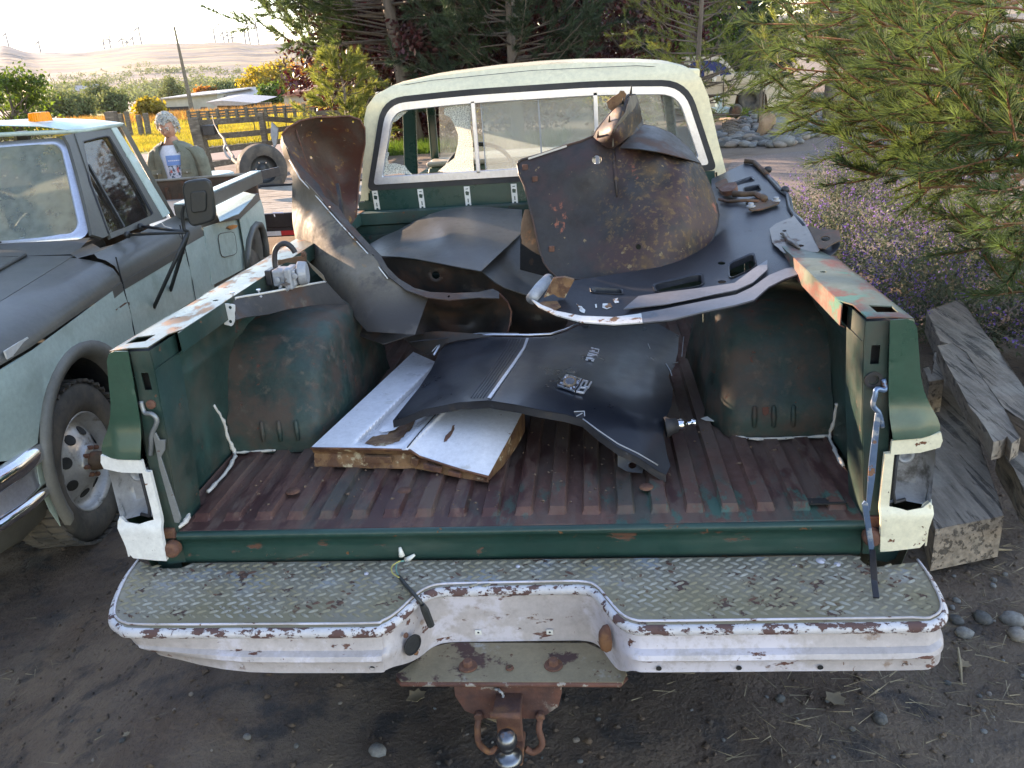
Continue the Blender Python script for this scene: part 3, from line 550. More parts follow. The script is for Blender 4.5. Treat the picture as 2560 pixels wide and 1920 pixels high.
# ---- bumper
rim = [(-1.012, -.004), (-1.005, -.07), (-.985, -.15), (-.963, -.21), (-.94, -.25), (-.905, -.276), (-.86, -.288), (-.6, -.289), (-.31, -.288), (-.272, -.278), (-.245, -.245), (-.215, -.18), (-.19, -.148), (-.155, -.134), (-.06, -.131), (.12, -.128), (.19, -.130), (.222, -.15), (.247, -.20), (.275, -.255), (.305, -.28), (.36, -.284), (.65, -.280), (.90, -.276), (.945, -.268), (.972, -.24), (.985, -.19), (.992, -.10), (.990, -.048)]
RS = crom([(x, y, .652) for x, y in rim], 4, False)
edge = [(p.x, p.y+.004) for p in RS]
pl = edge+[(.90, -.062), (.875, -.066), (.862, -.045), (.856, -.014), (-.85, -.010), (-.875, -.035), (-.92, -.035)]
BP = plate('step_plate', pl, lambda u, v: Vector((u, v, .6585)), m_['tread_plate'], TK, step=.05, solid=.005, smooth=False)
lug = MB(); W_ = np.array(edge)
def inside(x, y): return inpoly(np.array([[x, y]]), pl)[0]
k = 0
for i in range(-60, 60):
    for j in range(-14, 4):
        x = i*.031+(.0155 if j % 2 else 0); y = -.01+j*.0165
        ang = R(62) if (i+j//2+(j % 2)) % 2 else R(-12)
        ang = R(28) if j % 2 else R(-32)
        if not inside(x, y): continue
        if min((W_[:, 0]-x)**2+(W_[:, 1]-y)**2) < .013**2: continue
        ca, sa = math.cos(ang), math.sin(ang); L_, w_ = .0138, .0040
        pts = []
        for t in (-1, -.5, 0, .5, 1):
            ww = w_*math.sqrt(max(0, 1-t*t)); pts.append((t*L_, -ww)); pts.append((t*L_, ww))
        top = [(t*L_*.8) for t in (-1, 0, 1)]
        base = [(-L_, 0), (-L_*.6, -w_*.8), (0, -w_), (L_*.6, -w_*.8), (L_, 0), (L_*.6, w_*.8), (0, w_), (-L_*.6, w_*.8)]
        up = [(-L_*.7, 0), (0, 0), (L_*.7, 0)]
        T = lambda a, b, z: Vector((x+a*ca-b*sa, y+a*sa+b*ca, z))
        vs = [T(a, b, .6611) for a, b in base]+[T(-L_*.6, 0, .6650), T(0, 0, .6660), T(L_*.6, 0, .6650)]
        lug.add(vs, [(0, 1, 8), (1, 2, 9, 8), (2, 3, 10, 9), (3, 4, 10), (4, 5, 10), (5, 6, 9, 10), (6, 7, 8, 9), (7, 0, 8)])
lug.build('tread_lugs', m_['lug_paint'], BP, smooth=True, kind='stuff')
MB().tube([p+Vector((0, 0, -.003)) for p in RS], .0125, 12).build('bumper_rim', m_['bumper_rim'], TK, smooth=True)
MB().tube([p+Vector((0, .014 if abs(p.x) < .9 else .010, .0115)) for p in RS], .003, 6).build('plate_seam', m_['bumper_white'], TK, smooth=True)
def brow(p, dy, z):
    return Vector((p.x, p.y+dy, z))
rows = [[], [], [], [], [], [], []]
for p in RS:
    x = p.x; rec = ss(.285-abs(x-.02), 0, .05)        # 1 inside the centre recess
    endl = ss(-x, .55, 1.0)
    out = (1-rec)
    zs = [.640, .618, .600, .594, .584, .572, .548]
    dys = [.006, .006, .005, -.007, -.007, .005, .007]
    if rec > .5: pass
    bot = .548*(1-rec)+.487*rec
    for k in range(7):
        z = zs[k]+(bot-.548)*((.64-zs[k])/.092)
        dy = dys[k]*(1-rec)+(.006+.012*(k/6))*rec
        xx = x*(1-.05*endl*(k/6)) ; dy += endl*.05*(k/6) - .022*(1-rec)*(k/6)*(1-endl)
        rows[k].append(Vector((xx, p.y+dy+.0015*noise.noise((x*14, z*20, 0)), z)))
MB().loft(rows).build('bumper_face', m_['bumper_white'], TK, smooth=True, solid=.003)
MB().loft([[v.copy() for v in rows[6]], [v+Vector((0, .05, .004)) for v in rows[6]]]).build('bumper_underlip', m_['bumper_white'], TK, solid=.003)
# shelf that carries the hitch
sh = [(-.268, -.236), (-.228, -.185), (-.196, -.136), (-.15, -.119), (.19, -.121), (.228, -.146), (.286, -.232), (.275, -.262), (-.25, -.262)]
SH = plate('hitch_shelf', sh, lambda u, v: Vector((u, v, .484-.02*ss(-v, .2, .26)*0)), m_['shelf_paint'], TK, step=.03, solid=.006, smooth=False)
MB().tube([(-.262, -.246, .480), (-.25, -.262, .480), (.27, -.262, .480), (.283, -.24, .480)], .006, 10).build('shelf_lip', m_['rust_flecked'], TK, smooth=True)
for x, y, r_ in ((-.095, -.21, .023), (.112, -.206, .023), (.007, -.216, .010)):
    b = MB().lathe([(r_, 0), (r_*.95, .004), (r_*.5, .005)], (x, y, .488), (0, 0, 1), 20)
    if r_ > .02: b.lathe([(.0125, .004), (.0125, .016), (.010, .019), (0, .019)], (x, y, .488), (0, 0, 1), 6)
    b.build('shelf_bolt', m_['rust'], SH)
for ang, x, y in ((1, -.232, -.212), (-1, .247, -.205)):
    pass
hn = Vector((.80, -.6, 0)); hp = Vector((-.224, -.223, .568))
MB().lathe([(.026, 0), (.0265, .003), (.023, .004), (.022, .001), (0, .001)], hp+Vector((.004, -.006, 0)), hn, 24).build('lamp_hole', m_['interior_dark'], TK)
for a_, b_ in ((-.012, .035), (.012, -.034)):
    MB().lathe([(.007, 0), (.006, .004), (0, .005)], hp+Vector((a_*.5, a_-.004, b_)), hn, 10).build('hole_rivet', m_['rust'], TK, smooth=True)
lm = MB(); hp2 = Vector((.2455, -.214, .575)); hn2 = Vector((-.86, -.5, 0))
lm.lathe([(.030, 0), (.030, .010), (.022, .020), (.012, .023), (0, .024)], (0, 0, 0), hn2, 20)
for v in lm.v: v.z *= 1.25; w = v.cross(Vector((0, 0, 0)))
q = hn2.normalized().cross(Vector((0, 0, 1)))
for v in lm.v: d = v.dot(q); v -= q*d*.45
lm.v = [v+hp2 for v in lm.v]; lm.build('plate_lamp', m_['rust'], TK, smooth=True)
for x in (-.078, .101):
    k = MB().box((x, -.122, .521), (.016, .003, .013)).build('plate_clip', m_['white_plastic'], TK); 
    MB().lathe([(.003, 0), (.002, .001), (0, .001)], (x, -.1236, .521), (0, -1, 0), 8).build('clip_screw', m_['dark_steel'], k)
for x, y, z in ((.355, -.307, .560), (.53, -.305, .560), (.705, -.303, .560), (.885, -.295, .560), (-.60, -.285, .57), (-.44, -.30, .562), (-.30, -.308, .560)):
    MB().lathe([(.0065, -.001), (.0062, -.003), (0, -.003)], (x, y+.002, z), (0, -1, -.2), 12).build('bumper_hole', m_['interior_dark'], TK)
for x, y, r_ in ((.766, -.035, .012), (.80, -.052, .008), (.70, -.055, .006), (.025, -.045, .006), (-.36, -.07, .006)):
    MB().lathe([(r_, 0), (r_*.9, .003), (0, .0035)], (x, y, .661), (0, 0, 1), 16).build('plate_rivet', m_['bumper_white'], BP, smooth=True)
# hitch under the shelf
h = MB(); h.prism([(-.13, -.235, .472), (.13, -.235, .472), (.13, -.235, .43), (.12, -.235, .39), (.075, -.235, .352), (-.065, -.235, .352), (-.11, -.235, .375), (-.13, -.235, .42)], (0, .010, 0)); h.build('hitch_plate', m_['rust_flecked'], TK, bevel=.002)
MB().box((.003, -.27, .425), (.066, .075, .012)).box((.003, -.27, .37), (.062, .012, .11)).box((.003, -.29, .315), (.066, .10, .014)).build('ball_mount', m_['rust'], TK, bevel=.004)
MB().tube([(-.033, -.31, .431), (.036, -.31, .431)], .008, 10).build('mount_top_edge', m_['rust'], TK, smooth=True)
MB().lathe([(.030, 0), (.034, .004), (.034, .012), (.026, .02), (.0135, .026), (.0135, .036), (.02, .044), (.0245, .056), (.0245, .066), (.019, .078), (.010, .084), (0, .085)], (.003, -.335, .322), (0, 0, 1), 28).build('hitch_ball', m_['ball_steel'], TK, smooth=True)
for s, x in ((-1, -.075), (1, .075)):
    MB().tube(crom([(x, -.245, .362), (x-.004, -.256, .34), (x-s*-.002, -.262, .30), (x-s*.02, -.262, .275), (x-s*.04, -.26, .285)], 5, False), .008, 10).build('chain_hook', m_['rust'], TK, smooth=True)
    MB().lathe([(.012, 0), (.012, -.010), (.008, -.013), (0, -.013)], (x, -.24, .37), (0, 1, 0), 6).build('hook_bolt', m_['rust'], TK)
bead([(-.028, -.24, .448), (-.012, -.25, .446), (-.01, -.25, .43)], .003, 'cast_grey', 'wire_tie')
# loose wiring
wr = MB(); zz0 = .672
pth = [QZ(*c('I', x, y), .676) for x, y in ((1610, 205), (1570, 230), (1570, 265), (1605, 290))]
wh_ = MB().tube(crom(pth, 5, False), .0018, 6).build('yellow_wire', m_['cable_yellow'], TK, smooth=True)
pth = [QZ(*c('I', x, y), .674) for x, y in ((1630, 205), (1595, 215), (1590, 255), (1610, 290))]
MB().tube(crom(pth, 5, False), .0018, 6).build('green_wire', m_['cable_green'], TK, smooth=True)
pth = [QZ(*c('I', x, y), zz_) for x, y, zz_ in ((1605, 285, .672), (1640, 330, .672), (1685, 380, .674), (1718, 422, .655))]
MB().tube(crom(pth, 5, False), [.005, .005, .0052, .0055, .0052, .005, .005, .0052, .0055, .0052, .005, .005, .0052, .0055, .0052, .0055][:len(crom(pth, 5, False))], 8).build('cable_loom', m_['plastic_black'], TK, smooth=True)
MB().tube([QZ(*c('I', 1720, 425), .652), QY(*c('I', 1735, 455), -.185), QY(*c('I', 1765, 530), -.180)], [.007, .0105, .0095], 8).build('cable_plug', m_['plastic_black'], TK)
for (x, y), (x2, y2) in (((1618, 180), (1608, 138)), ((1640, 203), (1682, 175))):
    MB().tube([QY(*c('I', x, y), -.012), QY(*c('I', (x+x2)/2, (y+y2)/2), -.012), QY(*c('I', x2, y2), -.012)], [.0085, .006, .0035], 10).build('wire_nut', m_['white_plastic'], TK, smooth=True)

# ---- cab
YC = 2.02
outer = [(-.842, 1.262), (-.838, 1.315), (-.800, 1.48), (-.769, 1.66), (-.748, 1.715), (-.705, 1.762), (-.63, 1.797), (-.45, 1.822), (-.2, 1.835), (0, 1.838), (.2, 1.834), (.45, 1.818), (.60, 1.80), (.67, 1.778), (.72, 1.735), (.752, 1.66), (.795, 1.48), (.842, 1.315), (.845, 1.262)]
gcorn = [((-.792, 1.352), .035), ((-.672, 1.748), .10), ((-.30, 1.761), .3), ((.30, 1.757), .3), ((.662, 1.735), .11), ((.792, 1.350), .035)]
def winring(d):
    """window outline set in by d, corners rounded, always the same number of points"""
    P = [Vector(p) for p, _ in gcorn]; n = len(P); Q_ = []
    for i in range(n):
        a = (P[i]-P[i-1]).normalized(); b = (P[(i+1) % n]-P[i]).normalized(); na = Vector((a.y, -a.x)); nb = Vector((b.y, -b.x)); m = (na+nb).normalized(); Q_.append(P[i]+m*d/max(.3, m.dot(na)))
    out = []
    for i in range(n):
        r_ = max(.012, gcorn[i][1]-d*.6); a = Q_[i]+(Q_[i-1]-Q_[i]).normalized()*min(r_, .14); b = Q_[i]+(Q_[(i+1) % n]-Q_[i]).normalized()*min(r_, .14)
        for k in range(7): t = k/6; out.append(tuple(a*(1-t)**2+Q_[i]*2*t*(1-t)+b*t*t))
    return out
gas = winring(0.004)
def cy(v): return YC-.0+.10*ss(v, 1.70, 1.85)+.0
bk_top = [p for p in outer if p[1] > 1.3]+[(.79, 1.315), (.79, 1.34)]
cream = [(-.845, 1.300)]+[p for p in outer if p[1] > 1.3]+[(.845, 1.300), (.775, 1.312), (.79, 1.345), (-.79, 1.345), (-.782, 1.31)]
cream = [(-.845, 1.300)]+[p for p in outer if p[1] > 1.3]+[(.845, 1.300), (.80, 1.305), (.796, 1.338), (-.796, 1.338), (-.80, 1.305)]
plate('cab_back_surround', cream, lambda u, v: Vector((u, YC+.09*ss(v, 1.74, 1.85)+.03*ss(abs(u), .74, .85), v)), m_['cream_paint'], TK, holes=[gas], step=.02, solid=.003)
plate('cab_back_panel', [(-.842, 1.24), (-.842, 1.300), (-.782, 1.304), (-.782, 1.352), (.782, 1.348), (.782, 1.304), (.842, 1.300), (.842, 1.24)], lambda u, v: Vector((u, YC-.010, v)), m_['green_clean'], TK, step=.06, solid=.003)
MB().box((0, 2.03, 1.12), (1.69, .02, .26)).build('cab_back_lower', m_['green_paint'], TK)
def ringmesh(a, b, y0, y1, name, m, bevel=.002, **kw):
    n = len(a); r0 = [Vector((x, y0, z)) for x, z in a]; r1 = [Vector((x, y1, z)) for x, z in a]; r2 = [Vector((x, y1, z)) for x, z in b]; r3 = [Vector((x, y0, z)) for x, z in b]
    return MB().loft([[r[i] for r in (r0, r1, r2, r3, r0)] for i in list(range(n))+[0]]).build(name, m, TK, bevel=bevel, **kw)
ringmesh(winring(0), winring(.028), YC-.016, YC+.01, 'window_gasket', m_['rubber'], .004)
WF = ringmesh(winring(.026), winring(.060), YC-.022, YC+.01, 'window_frame', m_['alu_trim'], .003)
for x in (-.268, .268):
    MB().box((x, YC-.013, 1.556), (.018, .018, .31)).build('window_divider', m_['alu_trim'], TK, bevel=.002)
# creases across the roof drip
MB().tube([Vector((x, YC+.045, z)) for x, z in [(-.775, 1.70), (-.74, 1.755), (-.66, 1.79), (-.45, 1.808), (0, 1.818), (.45, 1.806), (.64, 1.782), (.70, 1.755), (.755, 1.69)]], .0012, 5).build('roof_seam', m_['interior_dark'], TK)
# panes
gl = winring(.058)
def clip_x(poly, x0, x1):
    out = []
    for i in range(len(poly)):
        a, b = poly[i], poly[(i+1) % len(poly)]
        for X0, sg in ((x0, 1), (x1, -1)): pass
        out.append(a)
    P = poly
    for X0, keep in ((x0, lambda x: x >= x0), (x1, lambda x: x <= x1)):
        O_ = []
        for i in range(len(P)):
            a, b = P[i], P[(i+1) % len(P)]
            if keep(a[0]): O_.append(a)
            if keep(a[0]) != keep(b[0]): t = (X0-a[0])/(b[0]-a[0]); O_.append((X0, a[1]+(b[1]-a[1])*t))
        P = O_
    return P
gc = clip_x(gl, -.235, .26); g3 = clip_x(gl, .276, .74)
flat = lambda yy: (lambda u, v: Vector((u, yy, v)))
plate('window_pane', gc, flat(YC), m_['glass_dusty'], TK, step=.1, solid=.003, smooth=False, label='dusty sliding middle pane')
plate('window_pane', g3, flat(YC), m_['glass_clear'], TK, step=.1, solid=.003, smooth=False)
MB().box((.02, YC-.004, 1.556), (.006, .006, .29)).build('pane_edge', m_['cast_grey'], TK)
MB().box((-.235, YC-.002, 1.556), (.004, .006, .29)).build('pane_edge', m_['cast_grey'], TK)
for nm, pts in (('a', [(835, 210), (1085, 190), (1125, 855), (765, 875), (850, 790), (930, 730), (975, 600), (955, 500), (930, 390), (890, 320), (840, 310)]),
                ('b', [(325, 290), (465, 268), (440, 310), (360, 360), (300, 400), (270, 450), (255, 560), (238, 660), (290, 680), (270, 740), (285, 790), (340, 785), (430, 810), (480, 850), (515, 880), (175, 902)])):
    P = [QY(*c('N', x, y), YC) for x, y in pts]
    plate('broken_glass', [(p.x, p.z) for p in P], flat(YC), m_['glass_crazed'], TK, step=.05, solid=.004, smooth=False, jit=.0035, label='crazed remains of the broken left pane')
# keyhole plates
def kplate(x, z, tilt):
    def f(u, v): return Vector((x+u+tilt*v, YC-.0145, z+v))
    o = [(-.013, -.043), (-.006, -.043), (-.004, -.036), (.004, -.036), (.006, -.043), (.013, -.043), (.013, .043), (-.013, .043)]
    hs = [[(-.008, .004), (.006, .002), (.009, .018), (-.004, .022), (-.009, .018)], [(-.002, -.03), (.003, -.03), (.003, -.012), (-.002, -.012)], [(-.006, .029), (.006, .030), (.006, .034), (-.006, .033)]]
    plate('slotted_clip', o, f, m_['white_plastic'], TK, holes=hs, step=.008, solid=.002, smooth=False)
for p, t in ((c('A', 775, 1285), -.03), (c('A', 1065, 1275), -.03), (c('A', 1362, 1258), -.02), (c('A', 1662, 1242), -.02)):
    w = QY(*p, YC-.006); kplate(w.x, w.z, t)
# roof, pillars, interior
prof = [p for p in outer if p[1] > 1.70]
rows = []
for y, dz, sx in ((2.10, .0, 1), (2.3, .012, 1), (2.7, .018, 1), (3.05, .0, .98), (3.22, -.03, .95)):
    rows.append([Vector((x*sx, y, z+dz)) for x, z in prof])
rows[0] = [Vector((x, YC+.09*ss(z, 1.74, 1.85)+.03*ss(abs(x), .74, .85), z)) for x, z in prof]
MB().loft(rows).build('roof', m_['cream_paint'], TK, smooth=True, solid=.004)
for s in (-1, 1):
    MB().prism([(s*.70, 2.04, 1.74), (s*.69, 2.04, 1.70), (s*.80, 2.04, 1.28), (s*.83, 2.04, 1.28)], (0, .10, 0)).build('rear_pillar', m_['green_clean'], TK, bevel=.01)
    # windscreen pillar leans forward
    MB().beam((s*.66, 3.12, 1.76), (s*.76, 3.62, 1.25), .05, .07).build('windscreen_pillar', m_['green_clean'], TK, bevel=.01)
    MB().beam((s*.70, 2.1, 1.755), (s*.67, 3.15, 1.76), .05, .04).build('roof_side_rail', m_['cream_paint'], TK, bevel=.008)
    MB().box((s*.80, 2.85, 1.10), (.05, 1.6, .34)).build('door', m_['green_clean'], TK, bevel=.01)
MB().beam((-.50, 3.05, 1.36), (-.50, 3.05, 1.36+.001), .01, .01)
q = QY(*c('N', 492, 880), 3.0); q2 = QY(*c('N', 500, 265), 2.9)
MB().beam(q+Vector((0, 0, -.1)), q2+Vector((0, 0, .08)), .03, .075, (1, 0, 0)).build('door_window_post', m_['green_clean'], TK, bevel=.008)
MB().box((0, 3.42, 1.20), (1.5, .30, .22)).build('dashboard', m_['dash_green'], TK, bevel=.03)
MB().box((-.02, 3.40, 1.325), (1.46, .26, .03)).build('dash_top', m_['hood_cream'], TK, bevel=.012)
MB().box((0, 2.22, .98), (1.45, .16, .5)).build('seat_back', m_['leather'], TK, bevel=.04)
MB().box((0, 4.45, 1.18), (1.6, 1.6, .06)).box((0, 4.4, 1.0), (1.9, 1.7, .3)).build('engine_hood', m_['hood_cream'], TK, bevel=.04)
sw = MB(); ce = Vector((-.40, 3.02, 1.26)); ax = Vector((0, -.86, .5)).normalized(); u = Vector((1, 0, 0)); w = ax.cross(u)
sw.tube([ce+(u*math.cos(t)+w*math.sin(t))*.205 for t in np.linspace(0, 2*math.pi, 41)], .0125, 10)
swo = sw.build('steering_wheel', m_['plastic_black'], TK, smooth=True)
MB().beam(ce-u*.2, ce+u*.2, .03, .012).lathe([(.05, -.02), (.05, .02), (0, .03)], ce, ax, 16).build('wheel_spoke', m_['plastic_black'], swo, bevel=.003)
plate('windscreen', [(-.72, 0), (-.62, 1), (.62, 1), (.72, 0)], lambda u, v: Vector((u, 3.60-.42*v, 1.32+.42*v)), m_['glass_clear'], TK, step=.5, solid=.003, smooth=False)
# underside: frame and rear wheels
MB().box((-.45, 2.6, .56), (.07, 5.0, .12)).box((.45, 2.6, .56), (.07, 5.0, .12)).box((0, .9, .35), (1.5, .12, .12)).build('chassis', m_['dark_steel'], TK)
for s in (-1, 1):
    for y in (.9, 4.2):
        w = MB().lathe([(.20, -.11), (.30, -.12), (.355, -.09), (.37, 0), (.355, .09), (.30, .12), (.20, .11)], (s*.82, y, .37), (1, 0, 0), 40).build('wheel', m_['tyre'], TK, smooth=True)
        MB().lathe([(.20, .10), (.18, .04), (.08, .05), (0, .05)], (s*.82, y, .37), (s, 0, 0), 30).build('rim', m_['wheel_grey'], w, smooth=True)
MB().box((0, 3.62, .85), (1.9, 3.0, .6)).build('cab_body', m_['green_clean'], TK, bevel=.05)
# ------------------------------------------------------------------ scrap lying in the bed
# tall inner wing liner standing on the left
LN = thing('wing_liner', 'tall curved rusty wheel arch liner leaning in the bed left of the cab window', 'wheel liner', (-.5, 1.2, .78))
rimc = [(200, 330), (225, 400), (290, 515), (370, 600), (450, 692), (540, 795), (640, 902), (730, 1000), (840, 1140), (950, 1225), (1080, 1270)]
outc = [(235, 385), (300, 455), (400, 560), (440, 640), (520, 700), (600, 808), (700, 918), (790, 1008), (830, 1080), (900, 1150), (1000, 1210), (1100, 1235), (1250, 1242), (1400, 1235), (1490, 1215), (1530, 1235)]
silh = [(700, 1480), (600, 1370), (500, 1262), (430, 1165), (330, 1040), (285, 985), (250, 900), (232, 800), (228, 700), (230, 520), (200, 440), (165, 340), (154, 285), (165, 245)]
dl = depth([(*c('T', *p), y) for p, y in [((165, 245), 1.62), ((154, 285), 1.60), ((200, 440), 1.60), ((228, 700), 1.52), ((285, 985), 1.35), ((500, 1262), 1.05), ((700, 1480), .85), ((200, 330), 1.50), ((290, 515), 1.42), ((450, 692), 1.32), ((640, 902), 1.17), ((840, 1140), 1.0), ((330, 800), 1.30), ((420, 960), 1.17), ((600, 1150), 1.0), ((1080, 1270), .95), ((900, 1400), .85)]])
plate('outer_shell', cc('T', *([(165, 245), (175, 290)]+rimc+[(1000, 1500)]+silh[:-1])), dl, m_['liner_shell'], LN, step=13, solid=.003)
dr = depth([(*c('T', *p), y) for p, y in [((200, 330), 1.50), ((290, 515), 1.42), ((450, 692), 1.32), ((640, 902), 1.17), ((840, 1140), 1.0), ((1080, 1265), .93), ((235, 385), 1.52), ((440, 640), 1.40), ((600, 808), 1.28), ((790, 1008), 1.14), ((900, 1150), 1.04), ((1250, 1240), 1.0), ((1530, 1235), 1.06)]])
fh = [[(x+r_*math.cos(t), y+r_*math.sin(t)) for t in np.linspace(0, 6.28, 9)[:-1]] for x, y, r_ in ((218, 400, 0), (470, 700, 8), (737, 1008, 9), (1215, 1262, 8)) if r_]
lipband = [(200, 335)]+outc+[(1530, 1275), (1400, 1270), (1215, 1285)]+[(x-2, y-2) for x, y in rimc[::-1]]
plate('rim_flange', cc('T', *lipband), lambda u, v: dr(u, v)+Vector((0, -.012, .004)), m_['liner_dark'], LN, holes=[cc('T', *h_) for h_ in fh], step=9, solid=.003)
bright = MB().tube([dr(*c('T', x, y))+Vector((-.004, -.016, .0)) for x, y in rimc[1:9]], .0022, 6).build('rim_highlight', m_['chip_white'], LN, smooth=True)  # pale tube painted in as the lit line along the rim
bp = [(165, 245), (200, 200), (280, 155), (380, 132), (500, 130), (590, 126), (655, 148), (685, 200), (687, 300), (665, 420), (648, 560), (640, 650), (630, 760), (600, 805), (560, 770), (440, 650), (300, 480), (235, 400), (190, 330)]
db = depth([(*c('T', *p), y) for p, y in [((165, 245), 1.62), ((280, 155), 1.66), ((590, 126), 1.74), ((687, 300), 1.80), ((640, 650), 1.74), ((600, 805), 1.66), ((440, 650), 1.50), ((235, 400), 1.55), ((400, 400), 1.82), ((500, 600), 1.78), ((330, 260), 1.78)]])
plate('back_plate', cc('T', *bp), db, m_['rusty_liner'], LN, holes=[cc('T', *[(x+r_*math.cos(t), y+r_*math.sin(t)*1.2) for t in np.linspace(0, 6.28, 9)[:-1]]) for x, y, r_ in ((281, 182, 6), (410, 155, 6), (610, 160, 8), (345, 385, 9))], step=12, solid=.003)
MB().tube([db(*c('T', x, y))+Vector((0, -.006, 0)) for x, y in bp[:13]], .004, 6).build('plate_flange', m_['rust'], LN, smooth=True)
MB().tube([db(*c('T', x, y))+Vector((0, -.008, 0)) for x, y in ((255, 210), (290, 320), (325, 430))], .003, 6).build('pressed_bead', m_['rust'], LN, smooth=True)
MB().beam(QY(*c('T', 515, 560), 1.62), QY(*c('T', 548, 780), 1.5), .025, .012, (1, 0, 0)).build('stay_strap', m_['liner_dark'], LN)
lo = [(840, 1140), (950, 1215), (1080, 1262), (1250, 1270), (1400, 1262), (1530, 1240), (1580, 1290), (1605, 1350), (1600, 1420), (1575, 1500), (1500, 1500), (1200, 1490), (1000, 1500), (800, 1560), (620, 1500), (500, 1262), (640, 1150)]
d3 = depth([(*c('T', *p), y) for p, y in [((840, 1140), 1.05), ((1250, 1270), 1.02), ((1530, 1240), 1.08), ((1605, 1350), 1.10), ((1575, 1500), 1.05), ((1000, 1500), .95), ((800, 1560), .85), ((500, 1262), 1.1), ((1150, 1380), 1.22), ((1400, 1380), 1.24), ((800, 1350), 1.1)]])
plate('lower_bowl', cc('T', *lo), d3, m_['liner_dark'], LN, step=14, solid=.003)
MB().tube([d3(*c('T', x, y))+Vector((0, -.006, 0)) for x, y in ((1530, 1240), (1580, 1290), (1605, 1350), (1600, 1420), (1575, 1500))], .004, 6).build('bowl_edge', m_['rust'], LN, smooth=True)

# broad black arched wing behind
HP = thing('arched_wing_panel', 'wide dull black arched wing panel across the bed below the cab window', 'wing panel', (-.1, 1.5, .78))
top = [(715, 932), (800, 884), (900, 842), (1000, 785), (1100, 742), (1200, 712), (1330, 696), (1450, 697), (1560, 708), (1672, 716), (1670, 860), (1415, 1102), (1300, 1082), (1150, 1052), (1000, 1024), (900, 1012), (790, 1008)]
dt = depth([(*c('T', *p), y) for p, y in [((715, 932), 1.70), ((800, 884), 1.77), ((900, 842), 1.81), ((1100, 742), 1.86), ((1330, 696), 1.87), ((1560, 708), 1.86), ((1672, 716), 1.85), ((1670, 860), 1.52), ((1415, 1102), 1.14), ((1150, 1052), 1.20), ((900, 1012), 1.28), ((790, 1008), 1.36), ((1200, 880), 1.46), ((1000, 930), 1.48), ((1450, 900), 1.42)]])
plate('arched_top', cc('T', *top), dt, m_['grey_black'], HP, step=14, solid=.003)
sl_ = [(1415, 1102), (1670, 860), (1668, 1000), (1668, 1090), (1850, 1140), (1780, 1200), (1712, 1256), (1560, 1205), (1500, 1170)]
dsl = depth([(*c('T', *p), y) for p, y in [((1415, 1102), 1.18), ((1670, 860), 1.55), ((1668, 1090), 1.35), ((1850, 1140), 1.30), ((1712, 1256), 1.10), ((1500, 1170), 1.12)]])
plate('sloped_end', cc('T', *sl_), dsl, m_['grey_black'], HP, step=14, solid=.003)
sk = [(780, 1012), (900, 1016), (1150, 1058), (1415, 1106), (1500, 1176), (1712, 1262), (1910, 1330), (1960, 1420), (1900, 1510), (1570, 1510), (1300, 1500), (900, 1400)]
dk = depth([(*c('T', *p), y) for p, y in [((780, 1012), 1.34), ((1150, 1058), 1.26), ((1415, 1106), 1.22), ((1712, 1262), 1.14), ((1910, 1330), 1.12), ((1900, 1510), 1.20), ((1300, 1500), 1.35), ((900, 1400), 1.38), ((1200, 1280), 1.34)]])
plate('inner_skirt', cc('T', *sk), dk, m_['liner_dark'], HP, holes=[cc('T', *[(1130+26*math.cos(t), 1125+26*math.sin(t)) for t in np.linspace(0, 6.28, 15)[:-1]])], step=14, solid=.003)
MB().lathe([(.016, 0), (.024, -.004), (.030, 0)], dk(*c('T', 1130, 1125)), (0, 1, 0), 20).build('pressed_ring', m_['liner_dark'], HP, smooth=True)
bk2 = [(1690, 715), (1720, 712), (1745, 760), (1760, 850), (1790, 960), (1840, 1090), (1850, 1140), (1660, 1090), (1662, 950), (1668, 800)]
plate('curled_flange', cc('T', *bk2), depth([(*c('T', *p), y) for p, y in [((1690, 715), 1.5), ((1745, 760), 1.42), ((1840, 1100), 1.25), ((1665, 1090), 1.30), ((1665, 900), 1.42)]]), m_['matte_black'], HP, step=12, solid=.004)

# big rusty apron, centre right
AP = thing('inner_wing_apron', 'large domed rust-stained wing apron with a round hole, standing before the right window half', 'inner wing', (.45, 1.0, 1.2))
ao = [(108, 520), (116, 500), (135, 488), (250, 455), (420, 398), (500, 375), (578, 342), (600, 300), (630, 262), (690, 190), (740, 140), (790, 92), (828, 90), (842, 130), (862, 200), (880, 272), (950, 285), (1050, 322), (1150, 400), (1232, 512), (1290, 640), (1330, 760), (1345, 830), (1335, 900), (1300, 990), (1200, 1085), (1080, 1150), (980, 1192), (850, 1236), (600, 1230), (450, 1220), (350, 1210), (300, 1165), (270, 1120), (240, 1040), (200, 850), (150, 650), (118, 580)]
ac = [((108, 510), 1.18), ((420, 398), 1.17), ((250, 800), 1.05), ((350, 1200), .90), ((420, 800), 1.04), ((594, 490), 1.10), ((580, 340), 1.19), ((700, 430), 1.16), ((700, 700), 1.05), ((650, 1000), .93), ((740, 700), 1.03), ((740, 430), 1.13), ((800, 700), .99), ((850, 470), 1.11), ((1000, 600), 1.04), ((1000, 800), .92), ((850, 1236), .82), ((1180, 900), .93), ((1200, 650), 1.06), ((1345, 830), 1.12), ((1290, 640), 1.18), ((1232, 512), 1.22), ((1150, 400), 1.33), ((1000, 305), 1.36), ((1000, 370), 1.31), ((1100, 430), 1.28), ((1000, 460), 1.10), ((1150, 520), 1.10), ((900, 360), 1.22), ((880, 272), 1.33), ((1200, 1085), .93), ((1080, 1150), .86), ((690, 190), 1.28), ((800, 95), 1.33), ((760, 250), 1.20), ((830, 250), 1.27), ((690, 300), 1.20)]
da = depth([(*c('E', *p), y) for p, y in ac])
